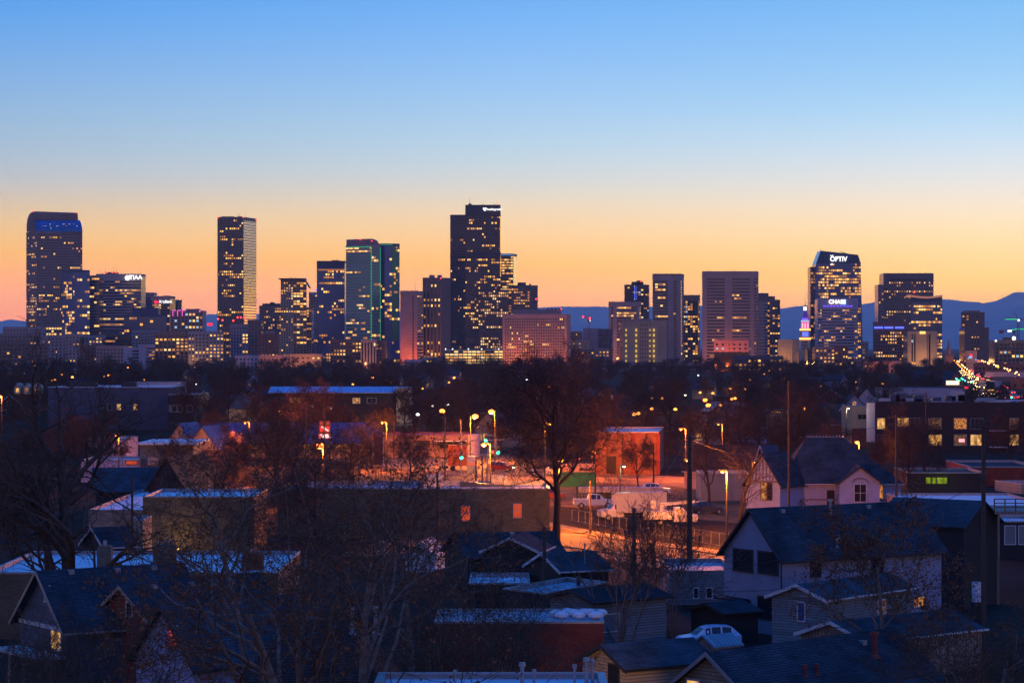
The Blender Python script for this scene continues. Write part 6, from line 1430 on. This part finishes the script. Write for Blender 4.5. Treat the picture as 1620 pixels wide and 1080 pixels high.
veh('silver blue estate car with a raked windscreen parked beside the corrugated shed', (q.x-2.2, q.y-1, 0), math.radians(12), SUV, mk('pale blue car paint', (.55,.66,.85), .25, spec=.6), ((3,4),(4,5),(5,6)), ((2,3),), 4.6, ((.85,.34),(3.75,.34)))
q = G(925, 806)
veh('white crew cab pickup behind the box truck', (XY(972, 330).x, 330, 0), math.radians(183), PICK, w_white, ((3,4),(4,5)), ((2,3),), 5.6, ((.95,.4),(4.6,.4)), name='pickup_truck', cat='pickup')
# box truck: nose to the left
TRK = [(0,.9,.6,1.15,1.25,.8),(.25,1.0,.5,1.25,1.35,.9),(1.2,1.02,.5,1.38,1.48,.92),(1.8,1.02,.5,1.4,2.1,.8),(2.3,1.02,.5,1.4,2.2,.8),(3.0,1.02,.5,1.4,2.2,.8)]
def box_truck():
    D = 306; x0 = XY(947.5, D).x; rt = veh('white box truck with a tall plain cargo box and its nose to the left', (x0, D, 0), math.radians(14), TRK, w_white, ((3,4),), ((2,3),), 3, ((.95,.42),(6.0,.42)), name='box_truck', cat='truck')
    mb = MB(); mb.box(2.0, 8.6, -1.22, 1.22, 1.02, 3.5); b = mb.build('cargo_box', mk('cargo box panel', (.28,.29,.36), .5, vs=.4, var=.06), rt)
    for a in ((2.0,8.6,-1.25,-1.20),(2.0,8.6,1.20,1.25)):
        for z in (1.0, 3.44): mb = MB(); mb.box(a[0]-.02, a[1]+.02, a[2], a[3], z, z+.09); mb.build('box_rail', w_metal, b)
    mb = MB(); mb.box(2.6, 8.4, -.5, .5, .62, 1.0); mb.build('chassis', w_dtrim, rt)
    return rt
box_truck()
def bucket_truck():
    D = 298; x0 = XY(1104, D).x
    rt = veh('white utility bucket truck with its folded boom parked right of the box truck', (x0, D, 0), math.radians(176), TRK, w_white, ((3,4),), ((2,3),), 3, ((.95,.42),(4.6,.42)), name='bucket_truck', cat='utility truck')
    mb = MB(); mb.box(3.05, 5.6, -1.1, 1.1, .75, 1.75); b = mb.build('service_body', w_white, rt)
    for k in range(3):
        for sy in (-1.115, 1.09): mb = MB(); mb.box(3.15+k*.82, 3.85+k*.82, sy, sy+.025, .85+.25*(k == 1), 1.65); mb.build('locker_door', mk('dull locker door', (.5,.5,.53), .5), b)
    mb = MB(); mb.box(5.6, 6.7, -1.05, 1.05, .7, 1.8); mb.build('rear_box', w_stuccow, rt)
    mb = MB(); mb.tube([(4.4, 0, 1.75), (4.4, 0, 2.5)], .28, 10); mb.build('turntable', w_white, rt)
    mb = MB(); mb.hexa([(4.6,-.16,2.35),(.4,-.13,2.75),(.4,.13,2.75),(4.6,.16,2.35),(4.6,-.16,2.75),(.4,-.13,3.02),(.4,.13,3.02),(4.6,.16,2.75)]); mb.build('boom', w_white, rt)
    mb = MB(); mb.tube([(5.4,.1,1.95),(5.4,.1,3.0)], [.36,.42], 12); mb.build('bucket', w_white, rt)
    mb = MB(); mb.tube([(4.9,.1,2.5),(.9,.1,3.05)], .09, 6); mb.build('upper_boom', w_metal, rt)
    mb = MB(); mb.box(3.0, 6.6, -.5, .5, .45, .75); mb.build('chassis', w_dtrim, rt)
bucket_truck()
D = 345; a = XY(918, D); rt = root('trailer', (a.x, D, 0), 'long low grey trailer body behind the white pickup', 'trailer')
mb = MB(); a, b = XY(916, D), XY(1050, D); mb.box(a.x, b.x, D, D+2.5, 1.2, ZH(771, D)); mb.build('trailer_body', mk('grey trailer side', (.28,.26,.32), .6, pat=(.6,60,.03), pc=.7), rt)
mb = MB(); mb.box(a.x+2, b.x-2, D+.4, D+2.1, .3, 1.2); mb.build('undercarriage', w_dtrim, rt)
D = 428; a, b = XY(709, D), XY(746, D)
rt = root('box_truck', (a.x, D, 0), 'orange box truck waiting behind the signals', 'truck'); mb = MB(); mb.box(a.x, b.x-.9, D, D+2.4, .9, ZH(704, D)-0.); mb.build('cargo_box', mk('orange truck box', (.34,.08,.02), .6), rt); mb = MB(); mb.box(b.x-.85, b.x+.6, D+.1, D+2.3, .6, 2.5); mb.build('cab', w_white, rt); mb = MB()
for x in (a.x+.8, b.x-.3): mb.tube([(x, D-.05, .45), (x, D+.3, .45)], .45, 12)
mb.build('wheels', w_rubber, rt)['kind'] = 'stuff'
CARP = [mk('silver car paint', (.4,.41,.43), .3), mk('dark car paint', (.04,.045,.06), .3), mk('maroon car paint', (.16,.02,.02), .3)]
for k, (x, y, an, lab) in enumerate(((690,722,172,'silver car left of the orange box truck'),(668,720,175,'dark car left of the silver car by the pink shop'),(812,745,168,'maroon car just past the crossing'),(905,752,170,'dark car passing under the lone red signal'))):
    q = G(x, y); veh(lab, (q.x, q.y, 0), math.radians(an), SUV, CARP[k % 3], ((3,4),(4,5),(5,6)), ((2,3),), 4.6, ((.85,.34),(3.75,.34)), hl=e_head if k > 1 else None, tl=e_tail)

for k, (x, y, an, lab) in enumerate(((1142,812,200,'dark car parked at the right end of the dirt lot'),(893,790,185,'silver car parked left of the white pickup'),(1062,782,178,'maroon car parked behind the bucket truck'))):
    q = G(x, y); veh(lab, (q.x, q.y, 0), math.radians(an), SUV, CARP[(k+1) % 3], ((3,4),(4,5),(5,6)), ((2,3),), 4.6, ((.85,.34),(3.75,.34)))
# ---------------------------------------------------------------- hero trees
def hero(seed, label, px, D, **k):
    if D < 200 and 'tw' not in k: k['tw'] = w_twign; k.setdefault('bark', w_barkn)
    q = XY(px, D); return make_tree('bare_tree', seed, label, (q.x, q.y, 0), **k)
hero(21, 'huge spreading leafless tree at left with a thick trunk in front of the snowy roof', 122, 163, Ht=24, tr=.75, nmain=14, kids=(7,6,4), levels=4, twig=0.019, first=.28, spread=1.25, segs=6, rot=1., bark=mk('dark ridged bark', (.085,.065,.055), .95, vs=3, var=.4, spec=.05))
hero(33, 'tallest tree at left of centre hung with dry brown seed clusters', 532, 96, Ht=20, tr=.38, nmain=9, kids=(6,5,3), levels=4, twig=0.012, first=.30, spread=1.1, segs=6, leaves=650, leafsize=.11)
hero(34, 'slimmer tree with paler trunk and seed clusters just right of the tallest one', 583, 104, Ht=21, tr=.30, nmain=9, kids=(6,5,3), levels=4, twig=0.012, first=.35, spread=1.0, segs=6, leaves=420, leafsize=.10)
hero(35, 'seed bearing tree behind the two tall trunks, left of them', 410, 128, Ht=21.5, tr=.30, nmain=9, kids=(6,5,3), levels=4, twig=0.014, first=.55, spread=1.2, leaves=300, leafsize=.12)
hero(36, 'seed bearing tree behind the two tall trunks, right of them', 655, 136, Ht=20, tr=.24, nmain=10, kids=(6,5,3), levels=4, twig=0.014, first=.4, spread=1.2, leaves=320, leafsize=.11)
hero(37, 'seed bearing tree between the tallest tree and the one at its left', 478, 112, Ht=20, tr=.22, nmain=9, kids=(6,5,3), levels=4, twig=.013, first=.5, spread=1.15, leaves=380, leafsize=.11)
hero(43, 'big black leafless tree standing on the edge of the lit side street', 880, 266, Ht=25, tr=.50, nmain=13, kids=(9,8,6), levels=4, twig=.022, first=.36, spread=1.15, segs=6, bark=mk('very dark bark', (.03,.022,.02), .95))  # bark colour darker than on the other trees
hero(51, 'many stemmed pale bare bush rising in front of the side street', 985, 176, Ht=13, tr=.09, nmain=6, kids=(6,4), levels=3, twig=0.018, first=.25, spread=.6, stems=6)
hero(52, 'thin many stemmed bare bush right of the pale one', 1062, 182, Ht=12, tr=.08, nmain=6, kids=(6,4), levels=3, twig=0.018, first=.25, spread=.6, stems=6)
hero(53, 'brown leaved tree in front of the white gabled house', 1400, 142, Ht=15.0, tr=.20, nmain=12, kids=(6,5,3), levels=4, twig=0.014, first=.3, spread=1.05, leaves=900, leafsize=.12)
hero(54, 'dark crooked tree filling the bottom right corner', 1575, 104, Ht=13.5, tr=.24, nmain=12, kids=(7,5,3), levels=4, twig=0.013, first=.2, spread=1.3, leaves=120, leafsize=.08, rot=2.)
hero(55, 'second crooked tree beside the bottom right corner tree', 1470, 112, Ht=11.5, tr=.16, nmain=11, kids=(7,6,4), levels=4, twig=0.014, first=.2, spread=1.3, leaves=160, leafsize=.08)
hero(61, 'leftmost slender bare sapling in the bottom left corner', 15, 112, Ht=11.5, tr=.09, nmain=9, kids=(7,6), levels=3, twig=0.012, first=.2, spread=.6, stems=3)
hero(62, 'multi stemmed bare shrub in front of the leftmost house', 105, 122, Ht=10.3, tr=.06, nmain=7, kids=(7,6), levels=3, twig=0.012, first=.2, spread=.6, stems=4)
hero(63, 'bare shrub in front of the red gabled house', 195, 124, Ht=10, tr=.06, nmain=7, kids=(7,6), levels=3, twig=0.012, first=.2, spread=.7, stems=4)
hero(64, 'pale twiggy bush in front of the red brick garage', 735, 122, Ht=12.5, tr=.07, nmain=8, kids=(8,6), levels=3, twig=0.013, first=.25, spread=.8, stems=5, leaves=60, leafsize=.1)
hero(65, 'darker twiggy tree with few leaves left of the flue pipes', 800, 128, Ht=11.5, tr=.13, nmain=10, kids=(6,5,3), levels=4, twig=0.013, first=.2, spread=1.0, leaves=120, leafsize=.1)
hero(71, 'bare forked tree right of the thickest utility pole', 1166, 275, Ht=13, tr=.2, nmain=8, kids=(6,5), levels=3, twig=.02, first=.3, spread=.9)
hero(72, 'bare tree left of the lavender house behind the trucks', 1122, 335, Ht=15, tr=.22, nmain=9, kids=(7,6), levels=3, twig=.022, first=.2, spread=.9, tw=w_twigr)
hero(73, 'bare tree standing before the red lit warehouse wall', 1010, 372, Ht=9, tr=.14, nmain=8, kids=(8,7,5), levels=4, twig=.02, first=.2, spread=.9, tw=w_twigr)
hero(74, 'bare tree beside the billboard glowing orange from the street', 936, 395, Ht=14, tr=.18, nmain=9, kids=(8,7,6), levels=4, twig=.02, first=.2, spread=1.0, tw=w_twigr)
hero(75, 'bare tree in front of the black apartments at right', 1468, 355, Ht=13, tr=.2, nmain=9, kids=(8,7,6), levels=4, twig=.02, first=.2, spread=1.0)
hero(76, 'tall bare tree right of the lavender house', 1440, 340, Ht=15, tr=.18, nmain=9, kids=(8,7,6), levels=4, twig=.02, first=.2, spread=.8)
hero(77, 'bare tree in front of the pink shop', 648, 395, Ht=10, tr=.16, nmain=9, kids=(8,7,6), levels=4, twig=.02, first=.2, spread=1.1)
hero(78, 'bare tree right of the stone end wall with lit twigs', 640, 600, Ht=15, tr=.22, nmain=9, kids=(8,7,6), levels=4, twig=.03, first=.2, spread=1.0)
hero(79, 'bare street tree left of the red roadside sign', 440, 400, Ht=13, tr=.2, nmain=9, kids=(8,7,6), levels=4, twig=.02, first=.2, spread=1.1, tw=w_twigr)
hero(80, 'leafless tree behind the buff brick building', 350, 300, Ht=13, tr=.2, nmain=10, kids=(8,7,6), levels=4, twig=.016, first=.2, spread=1.1)
hero(81, 'leafless tree between the buff brick and olive buildings', 500, 270, Ht=14, tr=.24, nmain=11, kids=(8,7,6), levels=4, twig=.016, first=.2, spread=1.2)
hero(82, 'leafless tree at the left edge above the snowy roof', 20, 225, Ht=15, tr=.26, nmain=11, kids=(7,6,4), levels=4, twig=0.018, first=.2, spread=1.2)

# ---------------------------------------------------------------- background houses among the woods
HP = []
for i, (wl, rf, ln, hw) in enumerate(((w_stucco, w_shing, 11, 4), (w_brick, w_shing, 10, 4.2), (w_sidtan, w_shing2, 9, 3.6), (w_rbrick, w_shbr, 12, 4.5), (w_lilac, w_shing, 9, 3.2))):
    h = House2('house', 'x', 810, CY+(H0-7.6)*F/700, 700, .3, 1, ln, hw, 4.4, wl, rf, over=.4, trim=w_trim if i % 2 else None)
    window(h.rt, h.front, h.front.L/2-.5, h.front.L/2+.5, 4.3, 5.6, n_yel if i in (1, 4) else gl_n, cross=0); window(h.rt, h.front, h.front.L*.2, h.front.L*.4, 1.5, 3, n_warm if i % 2 == 0 else gl_n, cross=0)
    c = h.q(ln*.6, 1, 7); mb = MB(); mb.box(c.x-.4, c.x+.4, c.y-.4, c.y+.4, 6, 8.4); mb.build('chimney', w_rbrick, h.rt)
    HP.append(h.rt)
r = random.Random(17); used = [False]*5; k = 0; hp = []; tries = 0
while k < 58 and tries < 3000:
    tries += 1; D = r.uniform(460, 1900) if k < 40 else r.uniform(460, 900); px = r.uniform(-20, 1500)
    if any(a-10 < px < b+10 and c-60 < D < e+60 for a, b, c, e in CLEAR+[(330,560,440,560)]) or road_corridor(px, D): continue
    q = XY(px, D)
    if any((q.x-a)**2+(q.y-b)**2 < 500 for a, b in hp): continue
    hp.append((q.x, q.y)); i = r.randrange(5); t = HP[i] if not used[i] else copy_tree(HP[i]); used[i] = True
    t.location = (q.x, q.y, 0); t.rotation_euler = (0, 0, r.choice((0, .3, 1.2, -.4, 1.6, 2.8))); t['category'] = 'house'; t['group'] = 'small houses among the bare trees'
    t['label'] = ('small pale house half hidden among the bare trees', 'small brick house with a lit attic half hidden among the bare trees', 'small tan sided house half hidden among the bare trees', 'wide brown roofed brick house half hidden among the bare trees', 'narrow lilac house half hidden among the bare trees')[i]; k += 1
# small lamps glimpsed in the woods
LP = [(173,593,1),(166,595,0),(99,592,0),(116,596,1),(52,575,0),(56,578,0),(84,601,0),(89,600,0),(203,581,1),(371,596,1),(591,597,1),(612,602,0),(620,604,0),(670,613.6,0),(702.6,649,1),(711,639,2),(687,641,2),(664,654,2),(712,604,0),(720,597,1),(870,611,1),(1034,629,0),(1049.5,629,0),(1034,645.5,0),(1086,624,2),(1109.6,620,0),(1129.5,621,0),(1157,614,0),(1180,615,0),(1012.6,652.6,0),(1006,654,0),(1218,586,0),(1210,591,0),(1243,597,0),(1252.6,604,0),(1106,593,2),(462,578,0),(447,579,1),(90,560,0),(312,607,2),(1071,646,0),(1118,632,1),(1123,640,1),(1300,610,0),(1398,606,0),(1402,613,0),(1405,612,0),(1355,604,0),(230,600,0),(560,607,0),(795,588,0),(835,600,2),(1188,600,0),(1142,640,0),(1160,630,0),(1165,629,0),(40,590,0)]
lp = lamp('x', 800, 700, 7.5, lit=True, arm=.4, size=.46, mat=lamp_soft); LPV = []
lp2 = lamp('x', 805, 700, 7.5, lit=True, arm=.4, size=.6, mat=lamp_so); lp3 = lamp('x', 810, 700, 7.5, lit=True, arm=.4, size=.38, mat=lamp_wh); usedl = [0, 0, 0]
for x, y, kind in LP:
    D = min(1850, (H0-7.8)*F/max(4, y-CY)); base = (lp, lp2, lp3)[kind]; t = base if not usedl[kind] else copy_tree(base); usedl[kind] = 1
    q = XY(x, D); t.location = (q.x, q.y, 0 if D < 1850 else ZH(y, D)-6); t['label'] = ('small amber lamp glinting among the bare trees', 'small orange sodium lamp glinting among the bare trees', 'small white lamp glinting among the bare trees')[kind]; t['group'] = ('amber lamps in the woods', 'orange lamps in the woods', 'white lamps in the woods')[kind]; t['category'] = 'street lamp'
# a few real lights so that walls and twigs near the lamps glow
for x, y, e, c in ((1122,636,9000,(1,.35,.06)),(1040,632,5000,(1,.55,.15)),(88,600,4000,(1,.4,.08)),(174,596,4000,SO),(1170,618,5000,(1,.5,.12)),(702,652,2500,SO),(350,650,3500,(1,.45,.15)),(366,650,2000,(1,.75,.4)),(1010,655,3000,(1,.6,.2)),(462,579,4000,(1,.4,.06)),(600,600,4000,SO),(1330,668,2500,(1,.45,.1))):
    D = (H0-4)*F/(y-CY); ld = bpy.data.lights.new('yard_light', 'POINT'); ld.energy = e*max(1, (D/700)**1.0); ld.color = c; ld.shadow_soft_size = .5; lo = bpy.data.objects.new('yard_light', ld); COL.objects.link(lo); lo.location = P(x, y, D)
# lights washing building bases
def wash(px, D, z, e, c, n='flood_light'):
    q = XY(px, D); ld = bpy.data.lights.new(n, 'POINT'); ld.energy = e*.22; ld.color = c; ld.shadow_soft_size = 1.; lo = bpy.data.objects.new(n, ld); COL.objects.link(lo); lo.location = (q.x, q.y, z)
wash(646, 2975, 4, 220000, (1,.2,.03)); wash(1158, 2225, 4, 130000, (1,.18,.03)); wash(1138, 2228, 4, 110000, (1,.18,.03)); wash(900, 2815, 6, 220000, (1,.3,.08)); wash(1242, 2480, 5, 90000, (1,.45,.1)); wash(1462, 2680, 6, 90000, (1,.5,.15)); wash(980, 3070, 6, 120000, (1,.35,.1)); wash(1150, 2925, 5, 120000, (1,.35,.12)); wash(432, 2300, 4, 60000, (1,.3,.06)); wash(484, 2300, 4, 60000, (1,.3,.06)); wash(1400, 2030, 5, 60000, (1,.3,.06)); wash(820, 2830, 5, 200000, (1,.3,.1)); wash(1534, 2150, 5, 90000, (1,.35,.06)); wash(685, 3020, 5, 150000, (1,.3,.05)); wash(300, 2445, 4, 50000, (1,.45,.1)); wash(575, 2380, 5, 60000, (1,.35,.1))

# ---------------------------------------------------------------- the avenue
def av(D, off): return V((193.8+(D-950)*.1771+off, D))   # centre line of the avenue
mb = MB(); ds = list(range(900, 2301, 50))
for d0, d1 in zip(ds, ds[1:]):
    a, b = av(d0, 0), av(d1, 0)
    mb.poly([(a.x-10, d0, .03), (a.x+10, d0, .03), (b.x+10, d1, .03), (b.x-10, d1, .03)])
tag(mb.build('avenue', w_asph), 'wide avenue running toward downtown at the right', kind='structure')
al = lamp('x', 1560, 1200, 9, arm=1.2, side=1, size=.42, mat=em('avenue lamp', (1,.50,.12), 16)); al2 = lamp('x', 1565, 1200, 9, arm=1.2, side=-1, size=.36, mat=em('avenue sodium lamp', (1,.22,.03), 16)); first = [1, 1]; r = random.Random(23)
for i in range(46):
    k = i % 2; D = 990+ (i//2)*56; s = -11.5 if i % 2 else 11.5; base = (al, al2)[r.randrange(2)]; j = 0 if base is al else 1; t = base if first[j] else copy_tree(base); first[j] = 0
    q = av(D, s); t.location = (q.x, q.y, 0); t['label'] = ('pale amber street lamp along the busy avenue', 'orange sodium street lamp along the busy avenue')[j]; t['group'] = ('amber lamps along the avenue', 'sodium lamps along the avenue')[j]; t['category'] = 'street lamp'
e_hd2 = em('avenue headlight', (1,.62,.22), 12); e_tl2 = em('avenue tail light', (1,.02,.01), 10)
def far_car(tail):
    rt = veh('x', (0, 0, 0), 0, SUV, CARP[0 if tail else 1], ((3,5),), ((2,3),), 4.6, ((.85,.34),(3.75,.34)), lights=False, name='car')
    for sy in (-1, 1):
        mb = MB(); x = 4.62 if tail else -.06; mb.ball((x, sy*.62, .85), .26, 0, 6); mb.build('tail_light' if tail else 'headlight', e_tl2 if tail else e_hd2, rt, uv=False)
    return rt
cp = [far_car(True), far_car(False)]; first = [1, 1]
for i in range(84):
    tail = i % 2 == 0; D = 1000+r.random()**1.2*1250; lane = r.choice((2.2, 5.6, 8.2)); off = lane if tail else -lane; base = cp[0 if tail else 1]; j = 0 if tail else 1
    t = base if first[j] else copy_tree(base); first[j] = 0; q = av(D, off); d = av(min(D+20, 2290), off)-av(D, off); an = math.atan2(d.y, d.x)
    t.location = (q.x, q.y, .03); t.rotation_euler = (0, 0, an+math.pi if tail else an); t['category'] = 'car'
    t['label'] = 'silver car with red tail lights driving away along the avenue' if tail else 'dark car with glowing headlights coming up the avenue'; t['group'] = 'cars driving away on the avenue' if tail else 'cars coming up the avenue'
sgp = None
for i, (x, y) in enumerate(((1512.5,597),(1517.5,600.5),(1521,597),(1523,598.5),(1526.5,600.5),(1536,603),(1538.5,602),(1600,626.5),(1514,598.5))):
    D = min(2250, (H0-5.6)*F/(y-CY)*1.0)
    if sgp is None: signal('green traffic light hanging over the far avenue', x, D, 5.6, (OFF, OFF, em('far green signal', (.03,1,.4), 16))); sgp = [o for o in bpy.data.objects if o.name.startswith('traffic_signal')][-1]; sgp['group'] = 'green traffic lights over the avenue'; s0 = ORG[sgp]
    else: t = copy_tree(sgp); q = XY(x, D); t.location = (q.x, q.y, 0)
for k in range(8): D = 1080+k*150; q = av(D, 0); wash(CX+F*q.x/q.y, D, 8, 26000*(1+k*.35), (1,.32,.06), 'avenue_light')
for x, y, w_, h_, m, lab in ((1529,613,6,3,e_redsign,'red lit shop sign left of the avenue'),(1568,617,10,2.2,em('amber shop light', (1,.5,.12), 3),'amber canopy light strip right of the avenue'),(1574,620,8,2,em('amber shop light', (1,.5,.12), 3),'lower amber canopy light strip right of the avenue'),(1596,626,4,2.4,e_white,'white lit sign at the right end of the avenue'),(1602,596,1,1,e_redsign,'x')):
    if lab == 'x': continue
    D = 1150; rt = root('shop_sign', (XY(x, D).x, D, 0), lab, 'sign'); panel(rt, x-w_/2, x+w_/2, y-h_/2, y+h_/2, D, m, 'sign_box'); q = XY(x, D+.5); mb = MB(); mb.tube([(q.x, q.y, 0), (q.x, q.y, ZH(y, D))], .2, 6); mb.build('post', w_dtrim, rt)
D = 640; rt = root('striped_canopy', (XY(1590, D).x, D, 0), 'white canopy edge with slanting blue and red stripes behind the black apartments', 'canopy')
panel(rt, 1545, 1622, 632.5, 640, D, w_memb, 'canopy_edge', 3); a = P(1590, 638, D-.1)
for k, m in enumerate((mk('blue canopy stripe', (.02,.12,.5), .6), mk('red canopy stripe', (.5,.04,.04), .6))):
    mb = MB(); x0 = XY(1588+k*13, D).x; z0, z1 = ZH(638.5, D), ZH(633.8, D); mb.hexa([(x0,D-.12,z0),(x0+1.6,D-.12,z0),(x0+1.6,D-.02,z0),(x0,D-.02,z0),(x0+2.6,D-.12,z1),(x0+4.2,D-.12,z1),(x0+4.2,D-.02,z1),(x0+2.6,D-.02,z1)]); mb.build('stripe', m, rt)
mb = MB()
for x in (1548, 1600): q = XY(x, D+1); mb.box(q.x-.2, q.x+.2, D+.8, D+1.2, 0, ZH(640, D))
mb.build('posts', w_metal, rt)['kind'] = 'stuff'
for o in bpy.data.objects:
    if 'part_note' in o: del o['part_note']
